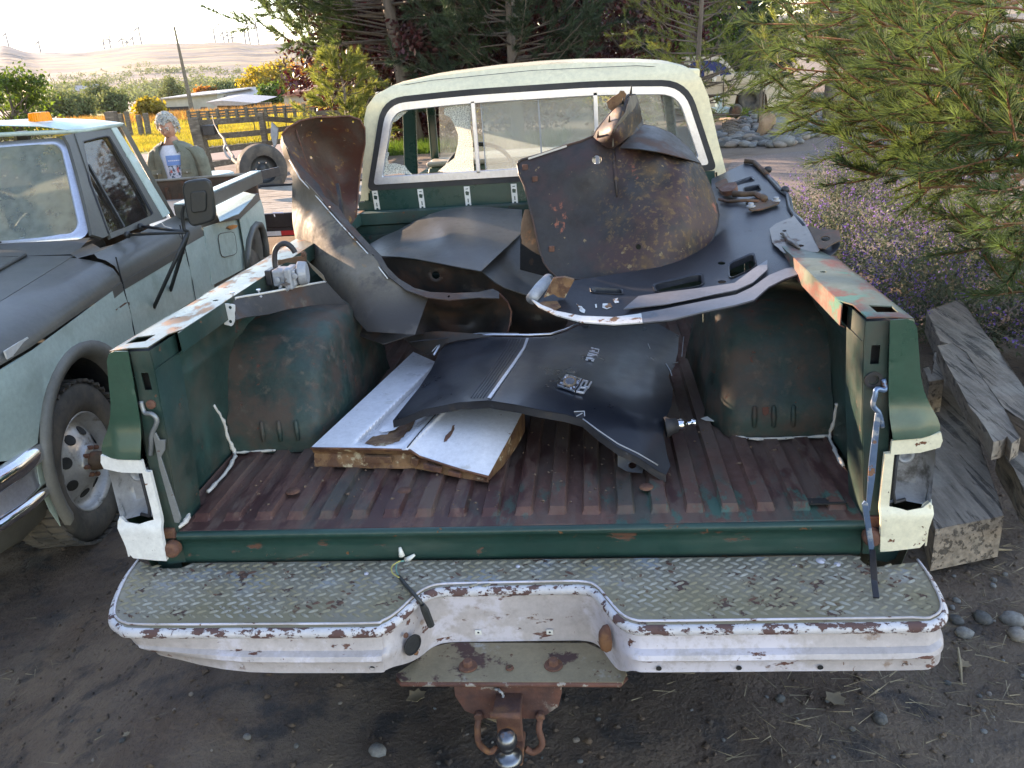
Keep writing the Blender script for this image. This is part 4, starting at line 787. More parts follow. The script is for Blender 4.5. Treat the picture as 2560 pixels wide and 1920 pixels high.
circ = lambda n_, x, y, r_, k=1.: cc(n_, *[(x+r_*math.cos(t), y+r_*k*math.sin(t)) for t in np.linspace(0, 2*math.pi, 17)[:-1]])
plate('apron_panel', cc('E', *ao), da, m_['apron'], AP, holes=[circ('E', 594, 490, 29), circ('E', 851, 1026, 17)], step=11, solid=.0035)
fl = lambda d, o: (lambda x, y: d(x, y)+Vector(o))
MB().tube([da(*c('E', x, y))+Vector((0, -.004, 0)) for x, y in ao[:15]], .0045, 6).build('top_flange', m_['liner_dark'], AP, smooth=True)
MB().tube([da(*c('E', x, y))+Vector((0, -.004, 0)) for x, y in ao[21:]+ao[:1]], .0035, 6).build('edge_bead', m_['liner_dark'], AP, smooth=True)
sp_ = [(735, 418), (800, 345), (884, 278), (950, 287), (1050, 325), (1150, 403), (1230, 512), (1120, 478), (1000, 448), (860, 426)]
plate('shoulder_face', cc('E', *sp_), depth([(*c('E', *p), y) for p, y in [((735, 418), 1.09), ((860, 426), 1.07), ((1000, 448), 1.06), ((1120, 478), 1.09), ((1230, 512), 1.20), ((1150, 403), 1.31), ((1050, 325), 1.34), ((884, 278), 1.32), ((800, 345), 1.18), ((1000, 370), 1.19)]]), m_['liner_dark'], AP, step=10, solid=.003, label='lighter sloping shoulder above the domed part')
MB().tube([da(*c('E', x, y))+Vector((0, -.001, 0)) for x, y in ((700, 420), (705, 520), (712, 620), (720, 720))], [.004, .008, .007, .003], 8).build('pressed_fold', m_['apron'], AP, smooth=True)
# raised tower and valley
tw = [(575, 350), (600, 305), (660, 228), (720, 165), (800, 98), (830, 92), (870, 230), (870, 290), (760, 370), (700, 420), (660, 415), (620, 390)]
dtw = depth([(*c('E', *p), y) for p, y in [((575, 350), 1.17), ((660, 228), 1.20), ((800, 98), 1.27), ((830, 92), 1.30), ((870, 260), 1.33), ((760, 370), 1.13), ((700, 300), 1.09), ((680, 410), 1.13), ((770, 200), 1.13)]])
plate('tower_face', cc('E', *tw), dtw, m_['apron'], AP, holes=[], step=9, solid=.003)
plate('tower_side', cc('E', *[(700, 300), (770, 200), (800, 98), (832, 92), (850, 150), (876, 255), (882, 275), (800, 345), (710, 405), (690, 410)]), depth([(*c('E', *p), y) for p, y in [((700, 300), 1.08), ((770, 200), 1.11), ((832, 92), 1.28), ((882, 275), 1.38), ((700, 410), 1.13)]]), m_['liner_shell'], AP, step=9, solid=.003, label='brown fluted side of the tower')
for x, y in ((690, 180), ): pass
bx = [(655, 135), (690, 105), (760, 66), (775, 85), (765, 130), (720, 160), (690, 190), (668, 175)]
plate('rust_bracket', cc('E', *bx), lambda u, v: QY(u, v, 1.20), m_['door_rust'], AP, step=8, solid=.02)
for x, y in ((804, 74), (754, 150), (670, 262), (600, 356)):
    p = dtw(*c('E', x, y)); MB().tube([p+Vector((0, .01, -.005)), p+Vector((.002, -.022, .022))], [.0045, .002], 8).build('trim_clip', m_['plastic_black'], AP, smooth=True)
for x, y in ((215, 606), (318, 1035), (845, 1220), (155, 535)):
    p = da(*c('E', x, y)); MB().box(p+Vector((0, -.006, 0)), (.02, .010, .02)).build('cage_nut', m_['rust'], AP, bevel=.003)
MB().beam(da(*c('E', 175, 482))+Vector((0, -.01, .0)), da(*c('E', 410, 404))+Vector((0, -.01, .0)), .003, .006).build('bare_edge', m_['sealant'], AP)

# black perforated front panel
PF = thing('slotted_front_panel', 'curved black slotted panel with one chipped white end, lying on the right bed rail', 'body panel', (.7, 1.0, 1.27))
po = [(1300, 610), (1500, 515), (1560, 520), (1620, 562), (1700, 625), (1748, 690), (1790, 722), (1805, 800), (1850, 865), (1900, 925), (1960, 955), (2010, 948), (2078, 958), (2092, 1015), (2060, 1060), (2000, 1110), (1930, 1160), (1850, 1200), (1750, 1232), (1650, 1282), (1560, 1362), (1450, 1392), (1250, 1432), (1050, 1482), (880, 1500), (700, 1512), (500, 1497), (350, 1455), (240, 1400), (185, 1340), (215, 1270), (300, 1225), (450, 1235), (1000, 1150), (1290, 900), (1300, 700)]
pc = [((1500, 515), 1.95), ((1560, 520), 1.95), ((1300, 610), 1.85), ((1700, 625), 1.62), ((1790, 722), 1.38), ((1805, 800), 1.20), ((1900, 925), .90), ((2010, 948), .80), ((2092, 1015), .68), ((1930, 1160), .58), ((1750, 1232), .53), ((1560, 1362), .42), ((1250, 1432), .40), ((880, 1500), .40), ((500, 1497), .45), ((240, 1400), .55), ((185, 1340), .62), ((300, 1225), .76), ((600, 1260), .70), ((1100, 1220), .70), ((1450, 1050), .83), ((1550, 900), 1.05), ((1400, 850), 1.15), ((1450, 700), 1.45), ((1290, 1000), 1.0), ((1650, 1150), .64), ((1300, 1330), .52), ((700, 1400), .54), ((1650, 850), 1.12)]
dp = depth([(*c('E', *p), y) for p, y in pc])
def rr(q, k=.18):
    out = []; n = len(q)
    for i in range(n):
        a, b, d_ = np.array(q[i-1], float), np.array(q[i], float), np.array(q[(i+1) % n], float); out += [tuple(b+(a-b)*k), tuple(b+(a-b)*k*.3+(d_-b)*k*.3), tuple(b+(d_-b)*k)]
    return out
slots = [[(945, 1262), (1236, 1196), (1242, 1268), (968, 1310)], [(1407, 1135), (1556, 1072), (1574, 1150), (1412, 1224)], [(560, 1280), (745, 1292), (752, 1322), (566, 1312)], [(1392, 652), (1540, 600), (1562, 620), (1424, 656)], [(1498, 668), (1590, 650), (1602, 680), (1506, 697)], [(1508, 752), (1618, 706), (1664, 752), (1560, 792)]]
ovs = [circ('E', 1362, 1128, 24, .4), circ('E', 1364, 1244, 26, .4)]
plate('main_panel', cc('E', *po), dp, m_['satin_black'], PF, holes=[cc('E', *rr(q)) for q in slots]+ovs, step=11, solid=.003)
for q in slots:
    Q_ = cc('E', *rr(q)); n = len(Q_)
    cx = sum(p[0] for p in Q_)/n; cy_ = sum(p[1] for p in Q_)/n
    r0 = [dp(cx+(x-cx)*1.10, cy_+(y-cy_)*1.12)+Vector((0, -.001, .005)) for x, y in Q_]; r1 = [dp(x, y)+Vector((0, 0, .0025)) for x, y in Q_]; r2 = [dp(x, y)+Vector((0, .0, -.016)) for x, y in Q_]
    MB().loft([r0, r1, r2], True).build('slot_rim', m_['satin_black'], PF, smooth=True, solid=.0015)
lipo = [(855, 1448), (1000, 1424), (1250, 1374), (1450, 1335), (1545, 1290), (1650, 1215), (1750, 1175), (1870, 1150), (1960, 1100), (2000, 1112), (1930, 1162), (1850, 1202), (1750, 1236), (1650, 1286), (1560, 1366), (1450, 1397), (1250, 1438), (1050, 1488), (878, 1505)]
plate('front_lip', cc('E', *lipo), fl(dp, (0, -.004, .007)), m_['lip_grey'], PF, step=11, solid=.004, label='blue-grey rolled front lip')
lipu = [(760, 1430), (850, 1352), (1000, 1330), (1250, 1300), (1440, 1272), (1560, 1180), (1640, 1130), (1640, 1190), (1550, 1270), (1450, 1315), (1250, 1355), (1000, 1405)]
plate('lip_step', cc('E', *lipu), fl(dp, (0, -.004, .012)), m_['lip_grey'], PF, step=11, solid=.003, label='blue-grey step above the lip')
wl = [(215, 1372), (260, 1400), (350, 1436), (500, 1466), (700, 1474), (868, 1452), (876, 1506), (700, 1518), (500, 1503), (350, 1461), (238, 1407), (196, 1365)]
plate('white_lip', cc('E', *wl), fl(dp, (0, -.004, .008)), m_['chip_white'], PF, step=9, solid=.004, label='lip end in chipped white paint')
for q in ([(470, 1380), (500, 1395), (525, 1420), (520, 1440), (490, 1425), (480, 1400)], [(632, 1380), (680, 1378), (690, 1400), (655, 1412), (630, 1405)], [(695, 1350), (725, 1345), (730, 1375), (705, 1376)], [(585, 1385), (595, 1383), (597, 1405), (588, 1407)]):
    plate('paint_chip', cc('E', *q), fl(dp, (0, -.002, .0035)), m_['chip_white'], PF, step=6, solid=.001, jit=.6)
plate('rusty_corner', cc('E', *[(220, 1390), (260, 1370), (350, 1365), (375, 1400), (330, 1430), (270, 1415)]), fl(dp, (0, -.003, .004)), m_['door_rust'], PF, step=8, solid=.002)
p0, p1 = QY(*c('E', 195, 1345), .60), QY(*c('E', 300, 1225), .74)
MB().tube([p0, (p0+p1)/2+Vector((0, 0, .004)), p1], .019, 16).build('rolled_tube_end', m_['cast_grey'], PF, smooth=True)
plate('end_block', cc('E', *[(270, 1352), (330, 1235), (400, 1228), (458, 1244), (400, 1355), (360, 1350), (330, 1330)]), lambda u, v: QY(u, v, .60)+Vector((0, .0, .01)), m_['door_rust'], PF, step=8, solid=.02)
bo = [(1650, 935), (1690, 902), (1790, 862), (1805, 838), (1850, 870), (1880, 920), (1925, 1000), (1958, 1062), (1945, 1080), (1840, 1072), (1812, 1106), (1740, 1085), (1668, 1020)]
plate('end_bracket', cc('E', *bo), fl(dp, (0, -.012, .012)), m_['bracket_steel'], PF, holes=[circ('E', 1742, 948, 14, .4), circ('E', 1838, 1040, 24, .3)], step=9, solid=.003)
MB().tube([dp(*c('E', x, y))+Vector((0, -.015, .020)) for x, y in ((1720, 975), (1745, 985), (1765, 1020), (1800, 1040), (1830, 1068))], [.004, .007, .008, .007, .004], 8).build('bracket_bead', m_['bracket_steel'], PF, smooth=True)
plate('horn_flange', cc('E', *[(1885, 925), (1960, 950), (2010, 948), (2080, 958), (2092, 1015), (2040, 1040), (1990, 1070), (1955, 1068)]), fl(dp, (0, -.004, .016)), m_['brown_iron'], PF, holes=[circ('E', 1995, 1008, 30, .5)], step=9, solid=.003)
MB().tube([dp(*c('E', x, y))+Vector((0, 0, .012)) for x, y in ((1500, 516), (1560, 522), (1610, 570), (1640, 600))], .010, 8).build('rolled_edge', m_['brown_iron'], PF, smooth=True)
MB().tube([dp(*c('E', x, y))+Vector((0, 0, .008)) for x, y in ((1640, 600), (1720, 690), (1765, 720), (1780, 800), (1810, 850), (1870, 920))], .008, 8).build('side_flange', m_['satin_black'], PF, smooth=True)
for x, y in ((1645, 575), (1750, 700)):
    MB().lathe([(.0, -.012), (.014, -.01), (.017, 0), (.012, .01), (0, .012)], dp(*c('E', x, y))+Vector((0, 0, .016)), (0, .5, 1), 10).build('rubber_stop', m_['rubber'], PF, smooth=True)
# rusty hood hinge lying on the panel
HG = thing('bonnet_hinge', 'rusty brown bonnet hinge with two bolts lying on the slotted black panel', 'hinge', tuple(dp(*c('E', 1500, 760))))
hz = lambda d: (lambda u, v: dp(u, v)+Vector((0, -.01, d)))
plate('hinge_leaf', cc('E', *rr([(1318, 668), (1388, 638), (1402, 668), (1362, 700), (1325, 695)])), hz(.022), m_['brown_iron'], HG, step=8, solid=.006)
plate('hinge_block', cc('E', *rr([(1338, 722), (1380, 694), (1448, 686), (1458, 712), (1428, 742), (1365, 748)])), hz(.030), m_['rust'], HG, step=8, solid=.018)
MB().tube([hz(.025)(*c('E', x, y)) for x, y in ((1430, 738), (1500, 742), (1560, 738), (1600, 760), (1625, 770))], [.012, .010, .010, .012, .012], 10).build('hinge_arm', m_['brown_iron'], HG, smooth=True)
MB().tube([hz(.015)(*c('E', x, y)) for x, y in ((1345, 755), (1400, 770), (1500, 762), (1590, 768))], .006, 8).build('hinge_link', m_['brown_iron'], HG, smooth=True)
plate('hinge_foot', cc('E', *rr([(1520, 810), (1580, 770), (1700, 752), (1716, 776), (1600, 815), (1540, 822)])), hz(.012), m_['brown_iron'], HG, step=8, solid=.005)
for x, y in ((1537, 801), (1691, 765)):
    MB().lathe([(.016, 0), (.016, .004), (.010, .005), (.010, .014), (0, .015)], hz(.014)(*c('E', x, y)), (0, 0, 1), 12).build('hinge_bolt', m_['cast_grey'], HG)

# gloss black front wing with badge
FW = thing('black_front_wing', 'glossy black front wing with chrome 20 badge and pale trim strip on the bed floor', 'front wing', (.2, .6, .77))
fo = [(568, 548), (620, 482), (700, 382), (762, 290), (800, 205), (832, 168), (900, 147), (1070, 128), (1250, 131), (1360, 125), (1430, 102), (1500, 72), (1600, 60), (1900, 60), (2005, 120), (2000, 200), (1985, 270), (1950, 325), (1975, 390), (1968, 470), (1935, 545), (1925, 620), (1945, 720), (1962, 775), (1940, 820), (1900, 800), (1800, 732), (1700, 682), (1600, 610), (1520, 540), (1430, 515), (1300, 492), (1200, 470), (1050, 446), (900, 456), (720, 492), (630, 530)]
fc = [((568, 548), .865), ((700, 382), .90), ((832, 168), .93), ((1250, 131), .97), ((1600, 60), .96), ((1950, 60), .92), ((2000, 200), .90), ((1950, 325), .90), ((1968, 470), .885), ((1925, 620), .86), ((1962, 775), .80), ((1940, 820), .785), ((1700, 682), .865), ((1520, 540), .93), ((1300, 492), .965), ((1050, 446), .975), ((720, 492), .91), ((1000, 300), .962), ((1300, 300), .975), ((1550, 330), .958), ((1750, 400), .925), ((1800, 600), .885)]
df_ = height([(*c('G', *p), z) for p, z in fc])
plate('wing_skin', cc('G', *fo), df_, m_['gloss_black'], FW, step=13, solid=.003)
MB().loft([[df_(*c('G', x, y))+Vector((0, 0, dz)) for x, y in fo[24:]+fo[:1]] for dz in (0, -.022)]).build('wing_return', m_['satin_black'], FW, smooth=True, solid=.002)
up = lambda d: (lambda u, v: df_(u, v)+Vector((0, 0, d)))
plate('trim_strip', cc('G', *[(1238, 138), (1252, 138), (1232, 190), (1180, 270), (1110, 370), (1060, 442), (1044, 438), (1100, 360), (1170, 262), (1222, 185)]), up(.004), m_['alu_trim'], FW, step=7, solid=.003)
for k in range(5):
    MB().tube([up(.002)(*c('G', x-14-k*15, y)) for x, y in ((1226, 140), (1205, 190), (1155, 265), (1090, 360), (1035, 436))], .0018, 5).build('pressed_line', m_['satin_black'], FW, smooth=True)
MB().tube([up(.006)(*c('G', x, y)) for x, y in ((775, 222), (800, 180), (832, 155), (900, 138), (1070, 122), (1250, 124), (1360, 119), (1430, 98), (1500, 66))], .004, 8).build('edge_moulding', m_['alu_trim'], FW, smooth=True)
MB().tube([up(.008)(*c('G', x, y)) for x, y in ((765, 210), (810, 160), (860, 135), (1000, 118), (1200, 120))], .002, 6).build('edge_moulding', m_['cast_grey'], FW, smooth=True)
plate('scuffed_fold', cc('G', *[(1475, 505), (1500, 496), (1530, 506), (1535, 528), (1515, 540), (1490, 532)]), up(.0025), m_['satin_black'], FW, step=7, solid=.001)
for (x, y), (x2, y2) in (((1478, 508), (1530, 505)), ((1530, 505), (1532, 530)), ((1490, 532), (1520, 515)), ((1940, 265), (1962, 300)), ((1962, 300), (1970, 325)), ((1975, 262), (2000, 258)), ((1850, 165), (1860, 190)), ((2030, 130), (2020, 230))):
    MB().tube([up(.004)(*c('G', x, y)), up(.004)(*c('G', x2, y2))], .0016, 5).build('bare_scratch', m_['cast_grey'], FW)
pts = [up(.003)(*c('G', x, y)) for x, y in ((1522, 542), (1600, 600), (1700, 668), (1800, 716), (1900, 775))]
MB().tube(pts, .002, 6).build('worn_edge', m_['cast_grey'], FW, smooth=True)
# badge: reading direction runs towards the tailgate, letter tops point right
def frame(a, b, cc_): # origin a, reading point b, top point cc_
    e = (b-a); n = (cc_-a); return a, e, n
def strokes(o, e, n, lines, w, h, name, m, par):
    en = e.normalized(); z = en.cross(n).normalized()
    if z.z < 0: z = -z
    b = MB()
    for (x0, y0), (x1, y1) in lines:
        p = o+e*x0+n*y0+z*h/2; q = o+e*x1+n*y1+z*h/2; d = (q-p).normalized(); b.beam(p-d*w*.5, q+d*w*.5, w, h, z)
    return b.build(name, m_[m], par, bevel=.0006)
# crop R: (1380,850) scale 11.06
CR['R'] = (1380, 850, 11.06)
zb = up(.006)
bd = MB(); sq = [zb(*c('R', *p)) for p in ((150, 1345), (390, 1040), (830, 1165), (625, 1510))]
bd.prism(sq, (0, 0, .006)); BD = bd.build('wing_badge', m_['chrome'], FW, bevel=.001)
cen = sum(sq, Vector())/4+Vector((0, 0, .0065)); e_ = (sq[0]+sq[3]-sq[1]-sq[2])/4; n_ = (sq[3]+sq[2]-sq[0]-sq[1])/4
ringp = lambda k, z: [cen+Vector((0, 0, z))+e_*k*math.cos(t)+n_*k*math.sin(t) for t in np.linspace(0, 2*math.pi, 25)[:-1]]
MB().prism(ringp(.72, 0), (0, 0, .0015)).build('badge_ring', m_['badge_gold'], BD); MB().prism(ringp(.52, .0012), (0, 0, .0016)).build('badge_face', m_['emblem_face'], BD)
for k in range(16):
    t = k*math.pi/8+.2; d0 = e_*math.cos(t)+n_*math.sin(t)
    MB().beam(cen+d0*.76+Vector((0, 0, .0005)), cen+d0*1.0+Vector((0, 0, .0005)), .0015+.0015*(k % 2), .0012, Vector((0, 0, 1))).build('badge_ray', m_['emblem_face'] if k % 3 else m_['satin_black'], BD)
# digit 2 then 0
def rf(pts4): a, b, d = [zb(*c('R', *p)) for p in pts4]; return a, b-a, d-a
o, e, n = rf([(870, 1200), (790, 1340), (1080, 1250)])   # '2' : left-bottom, right-bottom, left-top
strokes(o, e, n, [((0, 1), (1, 1)), ((1, 1), (1, .5)), ((1, .5), (0, .5)), ((0, .5), (0, 0)), ((0, 0), (1, 0))], .0042, .006, 'badge_digit', 'alu_trim', FW)
o, e, n = rf([(780, 1385), (690, 1505), (955, 1420)])
strokes(o, e, n, [((0, 0), (1, 0)), ((1, 0), (1, 1)), ((1, 1), (0, 1)), ((0, 1), (0, 0))], .0050, .006, 'badge_digit', 'alu_trim', FW)
def letter(a, b, d, L_): o, e, n = rf([a, b, d]); strokes(o, e, n, L_, .0022, .004, 'badge_letter', 'alu_trim', FW)
letter((1085, 280), (1060, 350), (1300, 330), [((0, 0), (0, .25)), ((0, .45), (0, 1)), ((0, 1), (.8, 1))])
letter((1045, 370), (1020, 420), (1275, 430), [((0, 0), (0, 1)), ((-.6, .2), (-.6, .5))])
letter((1005, 430), (985, 480), (1245, 485), [((0, 0), (0, 1))])
letter((985, 485), (950, 560), (1165, 500), [((0, 0), (0, 1)), ((0, 1), (.9, .1)), ((1, 0), (1, 1))])
letter((950, 565), (935, 610), (1160, 600), [((0, 0), (0, 1)), ((1, 0), (1, .25)), ((1, .75), (1, 1)), ((0, .05), (1, .05)), ((0, .95), (1, .95))])
# side piece of the wing with marker socket, bolt
bo_ = up(0)(*c('G', 1935, 580))
MB().lathe([(.028, 0), (.030, .006), (.022, .02), (.020, .035), (0, .035)], bo_+Vector((.0, 0, .0)), (1, .1, .1), 20).build('lamp_boot', m_['rubber'], FW, smooth=True)
MB().lathe([(.008, .03), (.015, .034), (.018, .045), (.015, .056), (.007, .06), (.006, .075), (.011, .076), (.011, .088), (0, .09)], bo_, (1, .1, .1), 16).build('ball_stud', m_['chrome'], FW, smooth=True)
plate('mount_tab', cc('G', *[(1698, 690), (1712, 682), (1800, 712), (1835, 752), (1822, 812), (1740, 800), (1698, 775)]), height([(*c('G', 1698, 690), .83), (*c('G', 1820, 810), .775), (*c('G', 1700, 775), .785), (*c('G', 1835, 752), .80)]), m_['satin_black'], FW, holes=[circ('G', 1772, 772, 20, .8)], step=8, solid=.004)
# thin dark valance behind
VL = thing('dark_valance', 'thin dull black valance sheet with a creased edge behind the glossy black wing', 'body panel', (-.1, .9, .9))
plate('valance_sheet', cc('G', *[(600, 118), (690, 106), (800, 98), (940, 106), (1075, 122), (900, 142), (832, 160), (790, 205), (740, 215), (665, 170)]), height([(*c('G', 600, 118), .93), (*c('G', 800, 98), .97), (*c('G', 1075, 122), .97), (*c('G', 740, 215), .90), (*c('G', 900, 142), .95)]), m_['liner_dark'], VL, step=12, solid=.003)
MB().tube([QZ(*c('G', x, y), .955) for x, y in ((655, 150), (760, 138), (880, 128))], .002, 6).build('crease', m_['satin_black'], VL)

# white door bottom
DR = thing('white_door_piece', 'white car door bottom with rusted edge lying flat under the glossy black wing', 'door panel', (-.3, .45, .765))
do = [(155, 684), (400, 456), (530, 334), (670, 202), (772, 248), (900, 300), (1100, 400), (1226, 488), (1180, 580), (1120, 690), (1045, 828), (900, 790), (780, 752), (700, 726), (655, 695), (600, 692), (450, 688), (300, 686)]
hb_ = tps([(*c('G', *p), z) for p, z in [((155, 684), .832), ((670, 202), .845), ((1226, 488), .85), ((1045, 828), .79), ((700, 726), .815), ((650, 690), .832), ((700, 480), .86), ((1000, 600), .855)]])
def dor(u, v):
    gx, gy = (u-700)*2.0109, (v-780)*2.0109
    # distance across the recess, measured from the left crease line
    n = Vector((.70, .71)); a = (gx-290)*n.x+(gy-690)*n.y
    r_ = ss(a, 35, 60)*(1-ss(a, 170, 215)); lenm = 1-ss(gy, 640, 672)
    z = hb_(u, v)-.028*r_*lenm+.004*ss(a, 225, 235)*(1-ss(a, 240, 250))
    return QZ(u, v, z)
plate('door_skin', cc('G', *do), dor, m_['door_white'], DR, step=4.2, solid=.003)
fe = [do[i] for i in (0, 17, 16, 15, 14, 13, 12, 11, 10)]
dz_ = [.0, .01, .018, .026, .030]
rows = []
low = {0: (150, 768), 10: (1040, 834)}
r0 = [dor(*c('G', x, y))+Vector((0, .002, -.003)) for x, y in fe]; r1 = []; r2 = []
for k, p in enumerate(r0):
    g = .770+.002*(k % 2)
    r1.append(Vector((p.x, p.y+.018, (p.z*.6+g*.4)))); r2.append(Vector((p.x, p.y+.004, g)))
MB().loft([r0, r1, r2]).build('rusted_edge', m_['door_rust'], DR, smooth=False, solid=.002)
MB().loft([[p+Vector((0, .0, .0)) for p in r2], [p+Vector((0, .05, 0)) for p in r2]]).build('door_underside', m_['door_rust'], DR, solid=.004)
ej = [dor(*c('G', x, y)) for x, y in fe]
MB().tube([p+Vector((0, -.001, .0005)) for p in ej], .0032, 6).build('edge_lip', m_['rust'], DR, smooth=True)
for x0, x1, w in ((.22, .34, .03), (.5, .6, .035), (.66, .78, .025), (.82, .88, .02)):
    a_ = r1[int(x0*8)].lerp(r1[int(x0*8)+1], x0*8 % 1)+Vector((0, -.022, -.004)); b_ = r1[int(x1*8)].lerp(r1[int(x1*8)+1], x1*8 % 1)+Vector((0, -.022, -.004))
    MB().beam(a_, b_, .012, w*.7).build('edge_channel', m_['door_rust' if w > .026 else 'rust'], DR, bevel=.002)
rs_ = [dor(*c('G', x, y)) for x, y in ((1226, 488), (1180, 580), (1120, 690), (1045, 828))]
MB().loft([rs_, [Vector((p.x-.003, p.y, .775)) for p in rs_]]).build('side_edge', m_['door_rust'], DR, solid=.003)
plate('dirt_patch', cc('G', *[(430, 664), (470, 628), (540, 620), (560, 600), (610, 560), (690, 540), (660, 590), (600, 650), (540, 674), (480, 678)]), lambda u, v: dor(u, v)+Vector((0, 0, .003)), m_['door_rust'], DR, step=7, solid=.001, jit=1)
plate('rust_scar', cc('G', *[(822, 655), (835, 625), (862, 600), (868, 578), (880, 573), (876, 598), (862, 625), (835, 655)]), lambda u, v: dor(u, v)+Vector((0, 0, .003)), m_['rust'], DR, step=4, solid=.001, jit=.8)
plate('torn_patch', cc('G', *[(500, 610), (520, 590), (545, 580), (575, 568), (600, 585), (585, 605), (540, 615), (515, 618)]), lambda u, v: dor(u, v)+Vector((0, 0, .010)), m_['door_white'], DR, step=5, solid=.001, jit=.8)
MB().tube([dor(*c('G', x, y))+Vector((0, 0, .002)) for x, y in ((640, 684), (700, 612), (760, 545), (800, 500))], .0022, 5).build('door_groove', m_['interior_dark'], DR, smooth=True)
# loose white flake
FK = plate('paint_flake', cc('G', *[(2115, 535), (2150, 524), (2195, 520), (2212, 528), (2180, 550), (2140, 546)]), lambda u, v: QZ(u, v, .775), m_['white_plastic'], step=6, solid=.001, label='small white flake lying on the floor beside the right wheel housing', cat='paint flake')

# pale tab bracket and its long dark rail on the left
BR = thing('slotted_tab_bracket', 'long dark support rail with a white two-hole tab leaning on the left bed side', 'bracket', (-.7, .5, 1.05))
ro = [(95, 1205), (240, 1165), (700, 1085), (1300, 965), (1690, 895), (2000, 1230), (1750, 1235), (1500, 1250), (1100, 1310), (800, 1390), (430, 1440), (300, 1480), (285, 1240)]
drl = depth([(*c('L', *p), y) for p, y in [((95, 1205), .42), ((300, 1480), .40), ((700, 1085), .58), ((800, 1390), .55), ((1690, 895), .88), ((2000, 1230), .92), ((1300, 1150), .72)]])
plate('support_rail', cc('L', *ro), drl, m_['liner_dark'], BR, step=12, solid=.004)
MB().tube([drl(*c('L', x, y))+Vector((0, -.004, .003)) for x, y in ((95, 1200), (240, 1160), (480, 1115), (700, 1082), (1000, 1025), (1300, 962), (1690, 893))], .0035, 6).build('rail_edge', m_['sealant'], BR, smooth=True)
tb = [(100, 1215), (292, 1242), (294, 1330), (284, 1500), (262, 1550), (238, 1566), (130, 1540), (122, 1490), (108, 1400), (96, 1300)]
TB = plate('painted_tab', cc('L', *tb), lambda u, v: QY(u, v, .40), m_['chip_white'], BR, holes=[circ('L', 219, 1282, 27), circ('L', 223, 1497, 27)], step=6, solid=.004, jit=.4)
for x, y in ((265, 1130), (665, 1085)):
    p = drl(*c('L', x, y)); MB().lathe([(.008, .0), (.008, .004), (.003, .006), (.003, .02), (.007, .021), (.007, .025), (0, .026)], p+Vector((0, 0, -.008)), (0, 0, 1), 10).tube([p+Vector((.004, -.008, -.01)), p+Vector((.012, -.010, -.05))], .0018, 6).build('clip_screw', m_['alu_trim'], BR)
# wiper motor
WM = thing('wiper_motor', 'grey cast electric motor with a black hose loop resting against the left bed rail', 'motor', (-.75, .75, 1.1))
M0 = lambda x, y, yy=.74: QY(*c('L', x, y), yy)
mc = (M0(900, 700)+M0(1290, 900))/2; ex = (M0(1280, 790)-M0(900, 800)); wd = ex.length; ex.normalize()
rot = Matrix((ex, Vector((-ex.y, ex.x, 0)).normalized(), Vector((0, 0, 1)))).transposed()
hgt = (M0(1090, 640)-M0(1110, 930)).length
MB().box(mc, (wd*.92, .07, hgt*.86), rot).box(mc+ex*wd*.22+Vector((0, -.012, 0)), (wd*.32, .08, hgt*1.08), rot).build('gear_case', m_['cast_grey'], WM, bevel=.006)
MB().cyl(M0(1270, 760, .745), M0(1410, 745, .75), .040, .036, 24).build('motor_can', m_['cast_grey'], WM, bevel=.005)
MB().box(M0(855, 800, .74), (.022, .06, hgt*.8), rot).build('end_cover', m_['dark_steel'], WM, bevel=.004)
MB().lathe([(.008, 0), (.016, -.004), (.016, -.02), (.008, -.02), (.008, 0)], M0(1070, 965, .70), (0, 1, 0), 16).build('mount_eye', m_['cast_grey'], WM)
for x, y in ((1050, 815), (1115, 775), (1120, 860), (1215, 800), (950, 860)):
    MB().lathe([(.009, 0), (.009, -.005), (.004, -.006), (0, -.006)], M0(x, y, .70), (0, 1, 0), 12).build('case_screw', m_['cast_grey'], WM)
MB().tube(crom([M0(912, 665), M0(900, 560), M0(905, 430), M0(955, 340), M0(1045, 298), M0(1130, 330), M0(1185, 390), M0(1215, 440)], 5, False), .0088, 10).build('hose', m_['rubber'], WM, smooth=True)
plate('mount_bracket', cc('L', *[(950, 560), (1130, 520), (1320, 490), (1390, 480), (1395, 570), (1340, 620), (1240, 640), (1230, 600), (1090, 590), (960, 640)]), lambda u, v: QY(u, v, .79), m_['brown_iron'], WM, step=9, solid=.004)
MB().tube([M0(1320, 470, .77), M0(1375, 455, .77)], .009, 8).build('bracket_ear', m_['door_rust'], WM)
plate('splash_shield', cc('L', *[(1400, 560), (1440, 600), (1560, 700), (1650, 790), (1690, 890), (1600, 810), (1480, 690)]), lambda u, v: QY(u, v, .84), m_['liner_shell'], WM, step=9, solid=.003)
# ------------------------------------------------------------------ mint pickup on the left
LO = Vector((-3.269, 1.801, -.159)); LH = .111
LS = Vector((-math.sin(LH), math.cos(LH), 0)); LW = Vector((math.cos(LH), math.sin(LH), 0)); LZ = Vector((0, 0, 1))
def LP(s, w, z): return LO+LS*s+LW*w+LZ*z
def pint(px, py, n, cst):
    d = ray(px, py); nl = LS*n[0]+LW*n[1]+LZ*n[2]; c0 = CAM-LO; return CAM+d*((cst-nl.dot(c0))/nl.dot(d))
PW = lambda w: (lambda x, y: pint(x, y, (0, 1, 0), w))
PSs = lambda s: (lambda x, y: pint(x, y, (1, 0, 0), s))
PZz = lambda z: (lambda x, y: pint(x, y, (0, 0, 1), z))
def PG(o=0): a, b = (.90+o, 1.18), (.66+o, 1.80); n = (0, b[1]-a[1], a[0]-b[0]); k = n[1]*a[0]+n[2]*a[1]; return lambda x, y: pint(x, y, n, k)
LT = thing('mint_pickup', 'mint green and flat black pickup with amber roof light, facing the camera at left', 'truck', tuple(LP(1, 0, 0)))
def zs(s): return -.07*max(0, .56-s)
